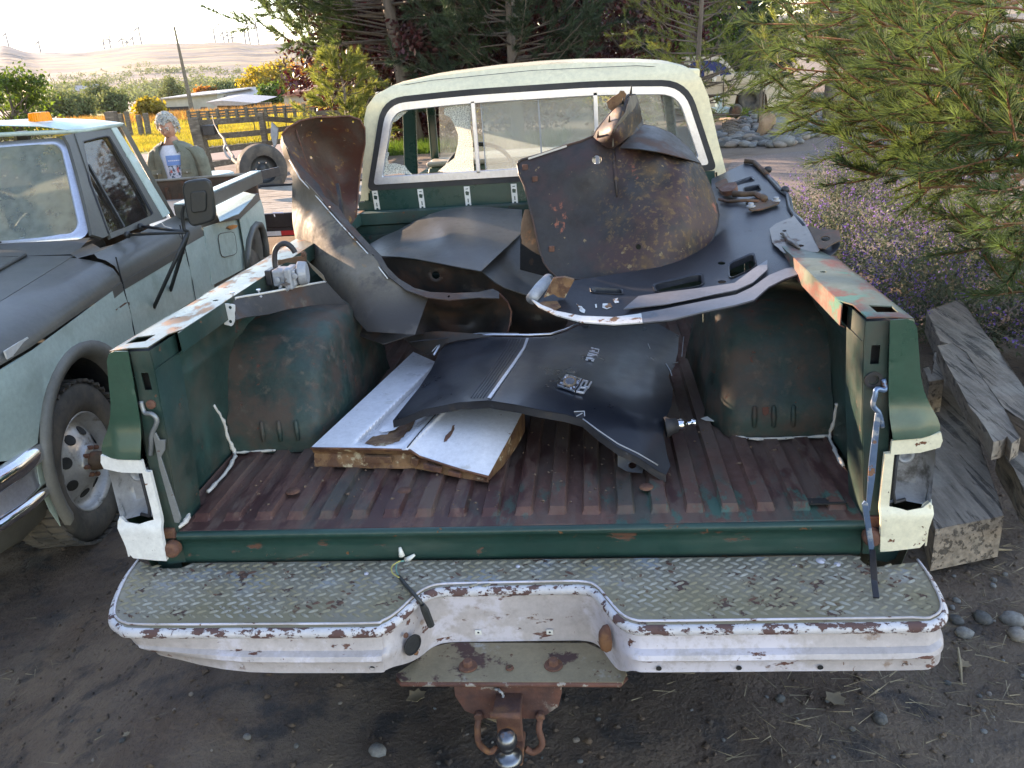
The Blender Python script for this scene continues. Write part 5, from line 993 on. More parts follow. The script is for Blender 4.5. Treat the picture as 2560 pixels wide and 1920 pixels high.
# side shoulder, black
sh = [(1.0, 1.045), (.998, 1.09), (.975, 1.135), (.925, 1.17), (.86, 1.19), (.80, 1.205), (.768, 1.21)]
MB().loft([[LP(s, w*(1-.05*ss(-s, .5, 1.0)), z+zs(s)*(1 if z > 1.06 else .6)) for w, z in sh] for s in (-.95, -.8, -.5, -.2, .1, .35, .50)]).build('front_wing_top', m_['flat_black'], LT, smooth=True)
sh2 = [(1.0, 1.045), (.998, 1.09), (.98, 1.14), (.94, 1.175), (.90, 1.19), (.885, 1.215)]
MB().loft([[LP(s, w, z) for w, z in sh2] for s in (.515, .9, 1.3, 1.50)]).build('door_top', m_['flat_black'], LT, smooth=True)
MB().loft([[LP(s, w, z) for w, z in sh2] for s in (1.508, 1.7, 1.92)]).build('cab_corner_top', m_['flat_black'], LT, smooth=True)
MB().loft([[LP(s, w, z) for w, z in ((.885, 1.215), (.80, 1.20), (.762, 1.23))] for s in (.50, .62, .78)]).build('cowl_corner', m_['flat_black'], LT, smooth=True)
ang = np.linspace(R(-38), R(218), 22); ac_ = (-.16, .40)
archo = [(ac_[0]+.50*math.cos(t), ac_[1]+.50*math.sin(t)) for t in ang]
fo_ = [(-.90, 1.02), (.505, 1.045), (.50, .30), (.26, .28)]+[(x, z) for x, z in archo[1:-1]]+[(-.60, .52), (-.92, .66)]
def wbody(s, z): return 1.0-.02*ss(.75-z, 0, .35)-.06*ss(-s, .55, 1.0)+.008*ss(z, .78, .86)*(1-ss(z, .9, .98))
sidef = lambda u, v: LP(u, wbody(u, v), v+zs(u)*ss(v, .9, 1.05)*.6)
plate('front_wing', fo_, sidef, m_['mint'], LT, step=.06, solid=.004)
plate('door', [(.515, 1.045), (1.50, 1.045), (1.47, .55), (1.46, .30), (.515, .30)], sidef, m_['mint'], LT, step=.08, solid=.004)
plate('cab_corner', [(1.508, 1.045), (1.92, 1.045), (1.90, .30), (1.47, .30), (1.48, .55)], sidef, m_['mint'], LT, step=.08, solid=.004)
# black trim flare round the arch
rows = []
for r_, w in ((.50, 1.0), (.505, 1.028), (.47, 1.035), (.435, 1.02), (.425, .95)):
    rows.append([LP(ac_[0]+r_*math.cos(t), w, ac_[1]+r_*math.sin(t)) for t in np.linspace(R(-30), R(205), 28)])
MB().loft(rows).build('wheel_arch_flare', m_['flare_grey'], LT, smooth=True)
MB().loft([[LP(ac_[0]+.44*math.cos(t), w, ac_[1]+.44*math.sin(t)) for t in np.linspace(R(-20), R(200), 20)] for w in (.96, .5)]).poly([LP(ac_[0]+.44*math.cos(t), .5, ac_[1]+.44*math.sin(t)) for t in np.linspace(R(-20), R(200), 20)]).build('arch_liner', m_['interior_dark'], LT, smooth=True)
MB().box(LP(.2, 0, .55), (1.5, 1.9, .5), Matrix((LW, LS, LZ)).transposed()).build('underbody', m_['interior_dark'], LT)
MB().beam(LP(-.3, .985, 1.015+zs(-.3)), LP(.5, .998, 1.03), .012, .05).beam(LP(.52, .998, 1.03), LP(1.48, 1.0, 1.03), .012, .045).build('side_stripe', m_['flat_black'], LT)
# bonnet
hx = [-.76, -.55, -.3, 0, .3, .55, .70, .757]
MB().loft([[LP(s, w, 1.205+zs(s)+.028*(1-(w/.76)**2)-.05*ss(-s, .85, .98)) for w in hx] for s in (-.98, -.92, -.8, -.4, 0, .3, .555)]).build('bonnet', m_['flat_black'], LT, smooth=True, solid=.004)
MB().tube([LP(s, .50, 1.22+zs(s)+.012) for s in (-.9, -.3, .3, .55)], .010, 6).build('bonnet_crease', m_['flat_black'], LT, smooth=True)
MB().loft([[LP(s, w, z+.02*(1-(w/.76)**2)) for w in (-.76, -.4, 0, .4, .76)] for s, z in ((.565, 1.212), (.66, 1.235), (.78, 1.262))]).build('scuttle', m_['flat_black'], LT, smooth=True)
MB().loft([[LP(-.97, w, z) for w in (-.9, 0, .9)] for z in (1.12, .7)]).build('grille_panel', m_['flat_black'], LT)
# windscreen and chrome frame
def WS(u, v): # u -1..1 , v 0..1
    return LP(.765+.44*v-.05*(1-u*u)+0, u*(.775-.215*v), 1.262+.535*v)
def rrect(u0, u1, v0, v1, r_=.09, n=5):
    out = []
    for (cx, cz, a0) in ((u1-r_, v1-r_*1.3, 0), (u0+r_, v1-r_*1.3, 90), (u0+r_, v0+r_*1.3, 180), (u1-r_, v0+r_*1.3, 270)):
        for k in range(n+1): t = R(a0+90*k/n); out.append((cx+r_*math.cos(t), cz+r_*1.3*math.sin(t)))
    return out
plate('windscreen', rrect(-.94, .94, .05, .945), lambda u, v: WS(u, v), m_['windshield_fog'], LT, step=.2, solid=.003)
oo, ii = rrect(-1, 1, 0, 1, .10), rrect(-.925, .925, .06, .935, .085)
MB().loft([[WS(*p)+LS*-.006 for p in oo], [WS((p[0]+q[0])/2, (p[1]+q[1])/2)+LS*-.022 for p, q in zip(oo, ii)], [WS(*p)+LS*-.006 for p in ii]], True).build('windscreen_trim', m_['alu_trim'], LT, smooth=True)
plate('a_pillar', cc('C', *[(495, 335), (470, 290), (455, 262), (530, 248), (560, 330), (650, 590), (790, 985), (740, 1010), (660, 985), (610, 760), (555, 540)]), PG(.0), m_['flat_black'], LT, step=10, solid=.02)
gw = [(596, 305), (700, 278), (768, 264), (790, 272), (850, 370), (960, 560), (1106, 826), (1098, 840), (905, 930), (790, 972), (760, 890), (650, 590)]
plate('door_window_frame', cc('C', *[(532, 250), (600, 236), (800, 207), (1205, 862), (1080, 905), (800, 1012), (790, 985), (640, 570)]), PG(.006), m_['flat_black'], LT, holes=[cc('C', *gw)], step=10, solid=.022)
plate('door_glass', cc('C', *gw), PG(-.006), m_['side_glass'], LT, step=20, solid=.003)
MB().beam(PG(.01)(*c('C', 640, 470)), PG(.01)(*c('C', 900, 925)), .012, .02).build('quarter_light_bar', m_['plastic_black'], LT)
MB().tube([PG(.012)(*c('C', x, y)) for x, y in gw[-3:]+gw[:3]+gw[3:8]], .006, 6).build('glass_seal', m_['rubber'], LT, smooth=True)
plate('c_pillar', cc('C', *[(800, 207), (832, 190), (1000, 455), (1228, 828), (1205, 845), (1180, 858)]), PG(.012), m_['mint'], LT, step=10, solid=.02)
# roof
rw = [-.66, -.62, -.5, -.25, 0, .25, .5, .62, .66]
def rz(w, s): return 1.835+.075*(1-(abs(w)/.66)**3)*(1-.35*abs((s-1.45)/.36)**3)
MB().loft([[LP(s, w*(1 if s > 1.2 else .93), rz(w, s)) for w in rw] for s in (1.13, 1.17, 1.25, 1.35, 1.5, 1.65, 1.74, 1.78)]).build('roof', m_['mint_wet'], LT, smooth=True, solid=.004)
MB().tube([LP(1.14, -.6, 1.828), LP(1.13, 0, 1.845), LP(1.14, .6, 1.828), LP(1.2, .662, 1.825), LP(1.45, .672, 1.828), LP(1.76, .668, 1.826)], .013, 8).build('roof_gutter', m_['mint'], LT, smooth=True)
MB().loft([[LP(s, w, z) for w in (-.66, 0, .66)] for s, z in ((1.77, 1.83), (1.80, 1.5), (1.86, 1.2))]).build('cab_back', m_['side_glass'], LT)
for w in (-.68, .0, .66):
    MB().beam(LP(1.77, w, 1.83), LP(1.86, w*1.25, 1.2), .07, .03).build('rear_window_post', m_['flat_black'], LT)
MB().loft([[LP(s, w, z) for s in (.75, 1.85)] for w, z in ((-.885, 1.2), (-.66, 1.82))]).build('far_door_glass', m_['side_glass'], LT)
for s0, s1 in ((.72, 1.13), (1.62, 1.74)):
    MB().beam(LP(s0, -.885, 1.2), LP(s1, -.66, 1.82), .05, .06).build('far_pillar', m_['flat_black'], LT)
MB().box(LP(1.62, .0, 1.15), (1.5, .14, .7), Matrix((LW, LS, LZ)).transposed()).build('seat_back', m_['leather'], LT, bevel=.05)
MB().box(LP(.85, 0, 1.14), (1.5, .3, .18), Matrix((LW, LS, LZ)).transposed()).build('dashboard', m_['interior_dark'], LT, bevel=.04)
hw = LP(1.08, .36, 1.25); axw = (LS*-.75+LZ*.6).normalized(); uu = LW; vv = axw.cross(uu)
MB().tube([hw+(uu*math.cos(t)+vv*math.sin(t))*.2 for t in np.linspace(0, 2*math.pi, 33)], .014, 8).build('steering_wheel', m_['plastic_black'], LT, smooth=True)
MB().tube([LP(.70, .30, 1.285), LP(.72, .1, 1.33), LP(.78, -.25, 1.36)], .006, 6).build('wiper', m_['plastic_black'], LT)
# amber light
pb = pint(*c('C', 303, 178), (1, 0, 0), 1.34)
bl = MB().lathe([(.083, 0), (.086, .014), (.074, .018)], pb, (0, 0, 1), 28).build('beacon_base', m_['white_plastic'], LT, smooth=True)
bm = MB(); prof = [(.066, .018), (.063, .03), (.056, .066), (.050, .070), (0, .072)]; n = 56; vs = []; fs = []
for r_, h_ in prof:
    for k in range(n): t = 2*math.pi*k/n; r2 = r_*(1+.035*(k % 2)*(r_ > 0)); vs.append(pb+Vector((r2*math.cos(t), r2*math.sin(t), h_)))
for i in range(len(prof)-1):
    for k in range(n): fs.append((i*n+k, i*n+(k+1) % n, (i+1)*n+(k+1) % n, (i+1)*n+k))
bm.add(vs, fs); bm.build('beacon_lens', m_['amber'], bl)
# mirror
PM = PSs(.80)
mo = rr([(1328, 590), (1545, 560), (1588, 870), (1385, 925)], .22); mo = [tuple(p)[:2] for p in crom([(x, y, 0) for x, y in mo], 2)]
P_ = [PM(*c('C', x, y)) for x, y in mo]
MB().prism(P_, -LS*.035).build('mirror_head', m_['plastic_black'], LT, bevel=.012)
q = [PM(*c('C', x, y))-LS*.036 for x, y in rr([(1400, 660), (1520, 650), (1520, 800), (1410, 815)], .15)]
MB().prism(q, -LS*.012).build('mirror_boss', m_['plastic_black'], LT, bevel=.006)
J = PM(*c('C', 1370, 960)); MB().tube([PM(*c('C', 1375, 765)), PM(*c('C', 1335, 770)), PM(*c('C', 1325, 830)), PM(*c('C', 1340, 940)), J], .011, 8).build('mirror_bracket', m_['plastic_black'], LT, smooth=True)
for (x, y), w in (((940, 980), .93), ((1035, 920), .92), ((1120, 1510), 1.005), ((1240, 1385), 1.005)):
    e = PW(w)(*c('C', x, y)); MB().tube([J, J.lerp(e, .5), e], .0095 if y < 1000 else .0115, 8).tube([e-LS*.001, e+LW*-.02], .02, 8).build('mirror_stay', m_['plastic_black'], LT, smooth=True)
# front wheel
wc = LP(-.20, .85, .315)
t = MB(); t.lathe([(.23, -.11), (.30, -.125), (.37, -.115), (.398, -.09), (.405, 0), (.398, .09), (.37, .115), (.30, .122), (.255, .108), (.240, .08)], wc, LW, 64); WHL = t.build('wheel', m_['tyre'], LT, smooth=True)
lg = MB()
for k in range(44):
    for a0, w0, w1 in ((0, -.11, -.05), (.5, -.045, .04), (0, .045, .115)):
        th = (k+a0)*2*math.pi/44; d = LS*math.cos(th)+LZ*math.sin(th); tg = LW.cross(d)
        lg.box(wc+LW*(w0+w1)/2+d*.405, (w1-w0, .036, .014), Matrix((LW, (tg+LW*.25).normalized(), d)).transposed())
lg.build('tread_blocks', m_['tyre'], WHL, kind='stuff')
rm_ = MB(); prof = [(.245, .085), (.252, .10), (.244, .107), (.232, .08), (.215, .045), (.195, .042), (.165, .07), (.12, .095), (.085, .105), (.082, .12), (.075, .125), (0, .126)]
rm_.lathe(prof, wc, LW, 48); rm_.build('rim', m_['wheel_grey'], WHL, smooth=True)
for k in range(8):
    th = R(22.5+45*k); d = LS*math.cos(th)+LZ*math.sin(th); MB().lathe([(.030, 0), (.028, .004), (0, .004)], wc+d*.155+LW*.076, (LW+d*.9).normalized(), 18).build('rim_hole', m_['interior_dark'], WHL)
    d2 = LS*math.cos(th+.39)+LZ*math.sin(th+.39); MB().lathe([(.012, 0), (.012, .022), (.008, .026), (0, .026)], wc+d2*.072+LW*.118, LW, 6).build('wheel_nut', m_['rust'], WHL)
MB().lathe([(.048, 0), (.046, .05), (.036, .055), (.034, .065), (0, .066)], wc+LW*.12, LW, 20).build('hub', m_['brown_iron'], WHL, smooth=True)
# front bumper
def bump_row(pts, w0=1.0):
    path = [(-.62, .985), (-.80, .985), (-.95, .95), (-1.03, .86), (-1.06, .7), (-1.08, .3), (-1.08, -.3), (-1.06, -.8)]
    return [[LP(s-o*(1 if s < -.9 else 0), w+o*(1 if s > -.98 else .3), z) for s, w in path] for o, z in pts]
MB().loft(bump_row([(-.02, .61), (.015, .60), (.03, .57), (.028, .535), (.012, .52), (-.01, .515)])).build('bumper_bar', m_['chrome'], LT, smooth=True)
MB().loft(bump_row([(-.012, .515), (-.016, .46), (-.012, .415)])).build('bumper_centre', m_['alu_trim'], LT, smooth=True)
MB().loft(bump_row([(-.01, .415), (.02, .405), (.02, .375), (-.02, .35)])).build('bumper_lower_bar', m_['chrome'], LT, smooth=True)
MB().loft(bump_row([(-.02, .35), (-.05, .25), (-.08, .22)])).build('front_apron', m_['flat_black'], LT, smooth=True)
MB().loft(bump_row([(-.03, .62), (-.04, .75), (-.04, .80)])).build('grille_side', m_['alu_trim'], LT, smooth=True)
ps = PW(1.004)
plate('marker_lamp', [c('F', *p) for p in ((28, 215), (185, 118), (222, 158), (48, 272))], lambda x, y: pint(x, y, (0, 1, 0), .985), m_['marker_orange'] if False else m_['sealant'], LT, step=8, solid=.008)
plate('wing_badge', [c('C', *p) for p in ((838, 1525), (905, 1475), (938, 1470), (945, 1515), (878, 1570), (885, 1620), (872, 1632))], ps, m_['brown_iron'], LT, step=8, solid=.006)
# door gaps
for s in (.508, 1.503):
    MB().tube([LP(s, 1.001, 1.19), LP(s, 1.003, 1.05), LP(s, 1.004, .8), LP(s-.0, .985, .35)], .004, 5).build('panel_gap', m_['interior_dark'], LT)
# pickup box side
plate('box_side', cc('C', *[(1480, 928), (1585, 895), (1740, 868), (1768, 1050), (1800, 1215), (1540, 1350), (1510, 1130)]), PW(1.005), m_['mint'], LT, step=12, solid=.005)
fd = rr([(1582, 975), (1705, 955), (1728, 1120), (1610, 1148)], .2)
plate('fuel_door', cc('C', *fd), PW(1.011), m_['mint'], LT, step=8, solid=.006)
MB().tube([PW(1.013)(*c('C', x, y)) for x, y in fd+fd[:1]], .0035, 5).build('fuel_door_gap', m_['flat_black'], LT)
plate('side_marker', cc('C', *[(1650, 930), (1665, 915), (1700, 908), (1725, 912), (1715, 930), (1680, 942)]), PW(1.018), m_['marker_orange'], LT, step=5, solid=.012)
arch2 = [(1808, 1240), (1800, 1130), (1810, 1030), (1840, 940), (1870, 905), (1895, 910), (1915, 960), (1935, 1060), (1940, 1140)]
plate('rear_wing', cc('C', *([(1742, 868), (1895, 722), (1915, 790), (1932, 900), (1945, 1010), (1945, 1130)]+arch2[::-1])), PW(1.03), m_['mint'], LT, step=9, solid=.005)
MB().tube([PW(1.045)(*c('C', x, y)) for x, y in arch2], .028, 8).build('rear_arch_trim', m_['flat_black'], LT, smooth=True)
plate('rear_wing_top', cc('C', *[(1560, 780), (1580, 722), (1700, 655), (1862, 690), (1738, 828), (1690, 845), (1600, 885)]), PZz(1.13), m_['mint_wet'], LT, step=12, solid=.005)
plate('wing_edge_trim', cc('C', *[(1590, 895), (1600, 882), (1690, 845), (1735, 828), (1860, 690), (1896, 722), (1745, 862), (1700, 875)]), PW(1.036), m_['flat_black'], LT, step=9, solid=.006)
rwc = LP(2.95, .86, .36)
rt = MB().lathe([(.2, -.12), (.36, -.12), (.40, -.08), (.405, 0), (.40, .08), (.36, .12), (.2, .11)], rwc, LW, 48).build('wheel', m_['tyre'], LT, smooth=True)
MB().lathe([(.2, .10), (.18, .02), (0, .02)], rwc, LW, 24).build('rim', m_['wheel_grey'], rt, smooth=True)
MB().beam(LP(1.78, .925, 1.235), LP(3.75, .925, 1.235), .10, .10).build('box_rail', m_['flat_black'], LT, bevel=.012)
MB().beam(LP(1.78, .925, 1.290), LP(3.75, .925, 1.290), .085, .008).build('rail_lit_strip', m_['mint_wet'], LT)  # pale strip stands for sunlight on top of the black rail
MB().box(LP(2.75, 0, .75), (1.86, 1.9, .7), Matrix((LW, LS, LZ)).transposed()).build('box_inner', m_['flat_black'], LT)
MB().box(LP(4.05, 0, 1.03), (1.66, .05, .42), Matrix((LW, LS, LZ)).transposed()).build('tailgate', m_['brown_iron'], LT, bevel=.01)
MB().tube([LP(4.02, -.83, 1.245), LP(4.02, .83, 1.245)], .012, 8).build('tailgate_lit_edge', m_['deck_wood'], LT)  # pale colour stands for the lit line along the tailgate top
for w in (-.6, -.3, 0, .3, .6): MB().beam(LP(4.015, w, .85), LP(4.015, w, 1.18), .04, .03, (1, 0, 0)).build('tailgate_rib', m_['brown_iron'], LT)


# ------------------------------------------------------------------ flat trailer
ty = 7.15; tz = .53
TR = thing('flatbed_trailer', 'flatbed trailer with bare wooden plank deck and red and white reflective tape along its side', 'trailer', (-2, ty+2, 0))
x0, x1 = -4.35, .9
for k in range(14):
    y = ty+.09+k*.178; MB().box(((x0+x1)/2, y, tz-.02+.004*rng.random()), (x1-x0-.02*rng.random(), .168, .036)).build('plank', m_['deck_wood'], TR, bevel=.004)
MB().box(((x0+x1)/2, ty-.03, tz-.075), (x1-x0+.05, .05, .15)).box(((x0+x1)/2, ty+2.54, tz-.05), (x1-x0+.05, .05, .15)).box((x0-.02, ty+1.25, tz-.06), (.05, 2.6, .15)).build('frame', m_['dark_steel'], TR, bevel=.004)
MB().box(((x0+x1)/2, ty+.25, tz-.22), (x1-x0-.4, .3, .12)).build('frame_beam', m_['interior_dark'], TR)
k = 0; xx = -4.3
while xx < .8:
    MB().box((xx+.11, ty-.06, tz-.215), (.22, .004, .05)).build('tape_block', m_['red_tape'] if k % 2 else m_['white_tape'], TR); xx += .222; k += 1
MB().box(((x0+x1)/2, ty-.04, tz-.20), (x1-x0, .03, .09)).build('side_rail', m_['dark_steel'], TR)
MB().tube([QY(*c('C', x, y), ty-.07) for x, y in ((1990, 822), (2000, 850))], .008, 6).tube([QY(*c('C', x, y), ty-.07) for x, y in ((1985, 824), (2060, 822))], .010, 6).build('stake_bar', m_['alu_trim'], TR)
for x in (-2.6, -1.6):
    w = MB().lathe([(.18, -.1), (.30, -.1), (.34, 0), (.30, .1), (.18, .1)], (x, ty+.5, .33), (0, 1, 0), 36).build('wheel', m_['tyre'], TR, smooth=True)
a, b = QY(*c('C', 1725, 588), 8.6), QY(*c('C', 2035, 516), 9.0)
MB().beam(a, b, .04, .11).build('headboard_bar', m_['dark_steel'], TR, bevel=.004)
MB().beam(QY(*c('K', 870, 1520), 8.6), QY(*c('K', 900, 1480), 8.6), .1, .1).build('bar_foot', m_['cast_grey'], TR)
# spare wheel standing on deck
ct = QY(*c('K', 1190, 1340), 9.9); axt = Vector((.62, -.78, .0)).normalized(); rT = .345
SP = thing('spare_wheel', 'black trailer wheel and tyre standing upright behind the mint pickup', 'wheel', (ct.x, ct.y, ct.z-rT))
MB().lathe([(.19, -.10), (.25, -.115), (.31, -.11), (.338, -.085)]+[(.345-(.006 if k % 2 else 0), -.075+k*.0136) for k in range(12)]+[(.338, .085), (.31, .11), (.25, .115), (.19, .10)], ct, axt, 56).build('tyre', m_['tyre'], SP, smooth=True)
rim_ = MB().lathe([(.19, .10), (.18, .08), (.175, .02), (.07, .02), (.06, .05), (0, .052)], ct, axt, 32).build('rim', m_['plastic_black'], SP, smooth=True)
px_ = axt.orthogonal().normalized(); py_ = axt.cross(px_)
for k in range(6):
    t = k*math.pi/3+.3; MB().cyl(ct+(px_*math.cos(t)+py_*math.sin(t))*.10+axt*.02, ct+(px_*math.cos(t)+py_*math.sin(t))*.10+axt*.05, .012, .01, 8).build('wheel_nut', m_['chrome'], rim_)
# white cover on the trailer nose
a = [QZ(*c('K', *p), .62) for p in ((420, 1450), (420, 1368), (750, 1358), (800, 1378))]
WP = MB().prism(a, (0, 0, -.05)).build('white_lid', m_['mint_wet'], None, bevel=.01); finish(WP, label='pale painted lid lying flat between the man and the upright wheel', cat='lid')
# ratchet strap
RTS = thing('ratchet_strap', 'dark tie-down strap with hook hanging from the fence to the upright wheel', 'strap', tuple(QY(*c('K', 700, 1000), 12)))
pp = [(500, 600, 16.8), (530, 720, 16.5), (600, 850, 14.5), (660, 920, 13), (690, 1010, 12), (740, 1090, 11.5), (790, 1160, 11.0), (790, 1210, 10.8), (880, 1290, 10.3), (920, 1330, 10.1)]
MB().tube([QY(*c('K', x, y), yy) for x, y, yy in pp], [.010, .012, .018, .02, .03, .02, .02, .03, .02, .02], 6).build('webbing', m_['fence_wood'], RTS, smooth=True)
MB().tube(crom([QY(*c('K', x, y), 11.8) for x, y in ((690, 1010), (668, 1060), (700, 1150), (760, 1200), (790, 1190))], 3, False), .02, 6).build('hook', m_['cast_grey'], RTS, smooth=True)

# ------------------------------------------------------------------ the man
CR['U'] = (340, 240, 6.382)
MY = 6.5; UQ = lambda x, y, yy=MY: QY(*c('U', x, y), yy)
base = QZ(*c('U', 640, 1300), -.16); hc = UQ(505, 470); MX = hc.x
gzm = gz(MX, MY); chest = UQ(650, 900); 
gzm = UQ(505, 505, MY-.02).z-1.59
PE = thing('person', 'grey-haired person with glasses in an open olive shirt over a printed white T-shirt', 'person', (MX, MY, gzm))
cx = (UQ(170, 900).x+UQ(1120, 1000).x)/2
sk = dict(pel=(cx+.02, MY, gzm+.92), chs=(cx, MY, gzm+1.28), nck=(MX+.02, MY-.0, gzm+1.46), hb=(MX+.01, MY-.02, gzm+1.55))
def skinbody(name, pts, edges, rad, m, par):
    me = bpy.data.meshes.new(name); me.from_pydata(pts, edges, []); o = bpy.data.objects.new(name, me); COL.objects.link(o)
    md = o.modifiers.new('skin', 'SKIN'); me.skin_vertices[0].data[0].use_root = True
    for v, r_ in zip(me.skin_vertices[0].data, rad): v.radius = (r_, r_)
    md.use_smooth_shade = True; s = o.modifiers.new('s', 'SUBSURF'); s.levels = 2; s.render_levels = 2; me.materials.append(m); return finish(o, par)
z = gzm
pts = [(cx, MY, z+.92), (cx, MY, z+1.12), (cx, MY, z+1.34), (MX+.01, MY, z+1.46), (MX+.01, MY-.03, z+1.53),
       (cx-.17, MY, z+1.38), (cx-.25, MY-.01, z+1.12), (cx-.25, MY-.07, z+.90), (cx-.25, MY-.10, z+.82),
       (cx+.17, MY, z+1.38), (cx+.25, MY-.01, z+1.12), (cx+.25, MY-.07, z+.90), (cx+.25, MY-.10, z+.82),
       (cx-.10, MY, z+.86), (cx-.11, MY-.01, z+.48), (cx-.11, MY+.02, z+.09), (cx-.12, MY-.13, z+.04),
       (cx+.10, MY, z+.86), (cx+.11, MY-.01, z+.48), (cx+.11, MY+.02, z+.09), (cx+.12, MY-.13, z+.04)]
eg = [(0, 1), (1, 2), (2, 3), (3, 4), (2, 5), (5, 6), (6, 7), (7, 8), (2, 9), (9, 10), (10, 11), (11, 12), (0, 13), (13, 14), (14, 15), (15, 16), (0, 17), (17, 18), (18, 19), (19, 20)]
rad = [.12, .11, .09, .062, .058, .045, .04, .035, .03, .045, .04, .035, .03, .085, .06, .045, .035, .085, .06, .045, .035]
BODY = skinbody('body', pts, eg, rad, m_['skin'], PE)
# hands: five fingers each, resting by the thighs
for sgn in (-1, 1):
    hb = Vector((cx+sgn*.25, MY-.11, z+.80)); 
    hp_ = [tuple(hb), tuple(hb+Vector((0, -.01, -.05)))]; he = [(0, 1)]; hr = [.028, .03]
    for k in range(4):
        dx = (k-1.5)*.019; b0 = len(hp_); L_ = (.07, .08, .075, .058)[k]
        hp_ += [tuple(hb+Vector((dx, -.015, -.085))), tuple(hb+Vector((dx*1.1, -.03, -.085-L_*.55))), tuple(hb+Vector((dx*1.1, -.025, -.085-L_)))]; he += [(1, b0), (b0, b0+1), (b0+1, b0+2)]; hr += [.0105, .009, .007]
    b0 = len(hp_); hp_ += [tuple(hb+Vector((-sgn*.035, -.02, -.045))), tuple(hb+Vector((-sgn*.045, -.035, -.085)))]; he += [(1, b0), (b0, b0+1)]; hr += [.012, .009]
    skinbody('hand', hp_, he, hr, m_['skin'], PE)
# head
hcz = UQ(505, 505, MY-.02); HW, HD, HH = .076, .095, .118
def headpt(th, ph):  # th around, ph -90..90 ; face towards -y
    x = math.cos(ph)*math.sin(th); y = -math.cos(ph)*math.cos(th); zz = math.sin(ph)
    f = max(0, -y)
    p = Vector((x*HW, y*HD, zz*HH))
    if zz < 0: p.x *= 1-.28*(-zz)**1.3; p.y *= 1-.10*(-zz)
    g = lambda cxx, cz, sx, sz: math.exp(-((p.x-cxx)/sx)**2-((p.z-cz)/sz)**2)*(1 if f > .2 else 0)
    p.y -= .026*g(0, -.018, .011, .016)+.014*g(0, .008, .009, .024)+.008*g(0, .034, .045, .010)+.007*g(0, -.054, .022, .008)+.009*g(0, -.088, .022, .016)+.006*g(.042, -.02, .018, .02)+.006*g(-.042, -.02, .018, .02)
    p.y += .010*g(.030, .016, .015, .010)+.010*g(-.030, .016, .015, .010)+.007*g(0, -.064, .024, .004)
    return p
rot_h = Matrix.Rotation(R(20), 3, 'X') @ Matrix.Rotation(R(4), 3, 'Z')
NT, NP = 72, 56; vs = []; fs = []
for j in range(NP+1):
    ph = -math.pi/2+math.pi*j/NP
    for i in range(NT): vs.append(hcz+rot_h @ headpt(2*math.pi*i/NT, ph))
for j in range(NP):
    for i in range(NT): fs.append((j*NT+i, j*NT+(i+1) % NT, (j+1)*NT+(i+1) % NT, (j+1)*NT+i))
HD_ = link_mesh('head', vs, fs, m_['skin'], PE, smooth=True)
T = lambda x, y, zz: hcz+rot_h @ Vector((x, y, zz))
for sgn in (-1, 1):
    MB().lathe([(0, -.006), (.010, -.005), (.013, 0), (.010, .005), (0, .006)], T(sgn*.030, -.082, .014), rot_h @ Vector((0, 1, 0)), 14).build('eye', m_['white_plastic'], HD_, smooth=True)
    MB().lathe([(.006, 0), (0, -.001)], T(sgn*.030, -.0895, .012), rot_h @ Vector((0, 1, 0)), 10).build('iris', m_['interior_dark'], HD_)
    MB().tube([T(sgn*.046, -.083, .030), T(sgn*.03, -.096, .037), T(sgn*.012, -.098, .032)], .0045, 6).build('eyebrow', m_['grey_hair'], HD_, smooth=True)
    MB().lathe([(0, -.01), (.016, -.006), (.020, 0), (.012, .006), (0, .007)], T(sgn*.079, .01, -.004), rot_h @ Vector((1, .3*sgn, 0)), 14).build('ear', m_['skin'], HD_, smooth=True)
MB().tube([T(-.024, -.0985, -.060), T(-.01, -.104, -.0615), T(.01, -.104, -.0615), T(.024, -.0985, -.058)], .003, 6).build('lips', m_['brown_iron'], HD_, smooth=True)
g = MB()
for sgn in (-1, 1): g.tube([T(sgn*.032+.024*math.cos(t), -.108+abs(.024*math.cos(t)+sgn*.0)*.12, .006+.018*math.sin(t)) for t in np.linspace(0, 2*math.pi, 21)], .0014, 5); g.tube([T(sgn*.056, -.10, .010), T(sgn*.080, -.03, .012), T(sgn*.082, .02, .01)], .0014, 5)
g.tube([T(-.009, -.110, .010), T(0, -.113, .012), T(.009, -.110, .010)], .0014, 5); g.build('glasses', m_['badge_gold'], PE)
hv = []; hf = []; hm = MB()
for k in range(620):
    th = rng.uniform(0, 2*math.pi); ph = rng.uniform(R(-30), R(90)); x = math.sin(th)*math.cos(ph); y = -math.cos(th)*math.cos(ph); zz = math.sin(ph)
    if y < -.25 and zz < .52+.1*abs(x): continue
    if abs(x) > .6 and y < -.1 and zz < .1: continue
    if zz < -.15 and y < .2: continue
    jj = rng.uniform(.008, .028); p = T(x*(HW+jj), y*(HD+jj*.8)+.004, zz*(HH+jj*.9)+.004); r_ = rng.uniform(.010, .026)
    nrm = (rot_h @ Vector((x, y, zz))).normalized(); tg = nrm.orthogonal().normalized(); bt = nrm.cross(tg); a0 = rng.uniform(0, 6.28); sg = 1 if rng.random() > .5 else -1
    pa = [p+(tg*math.cos(a0+sg*q_)+bt*math.sin(a0+sg*q_))*r_*(1-.1*q_)+nrm*(.003*q_) for q_ in np.linspace(0, 5, 9)]
    hm.tube(pa, [.0048]*8+[.001], 4)
hm.build('hair', m_['grey_hair'], PE, smooth=True)
hcap = MB(); rows = []
for ph in np.linspace(R(-25), R(88), 10):
    row = []
    for th in np.linspace(0, 2*math.pi, 33)[:-1]:
        x = math.sin(th)*math.cos(ph); y = -math.cos(th)*math.cos(ph); zz = math.sin(ph)
        if y < -.2 and zz < .5: x, y, zz = x*.85, y*.8, zz
        row.append(T(x*(HW+.010), y*(HD+.006)+.006, zz*(HH+.008)+.003))
    rows.append(row)
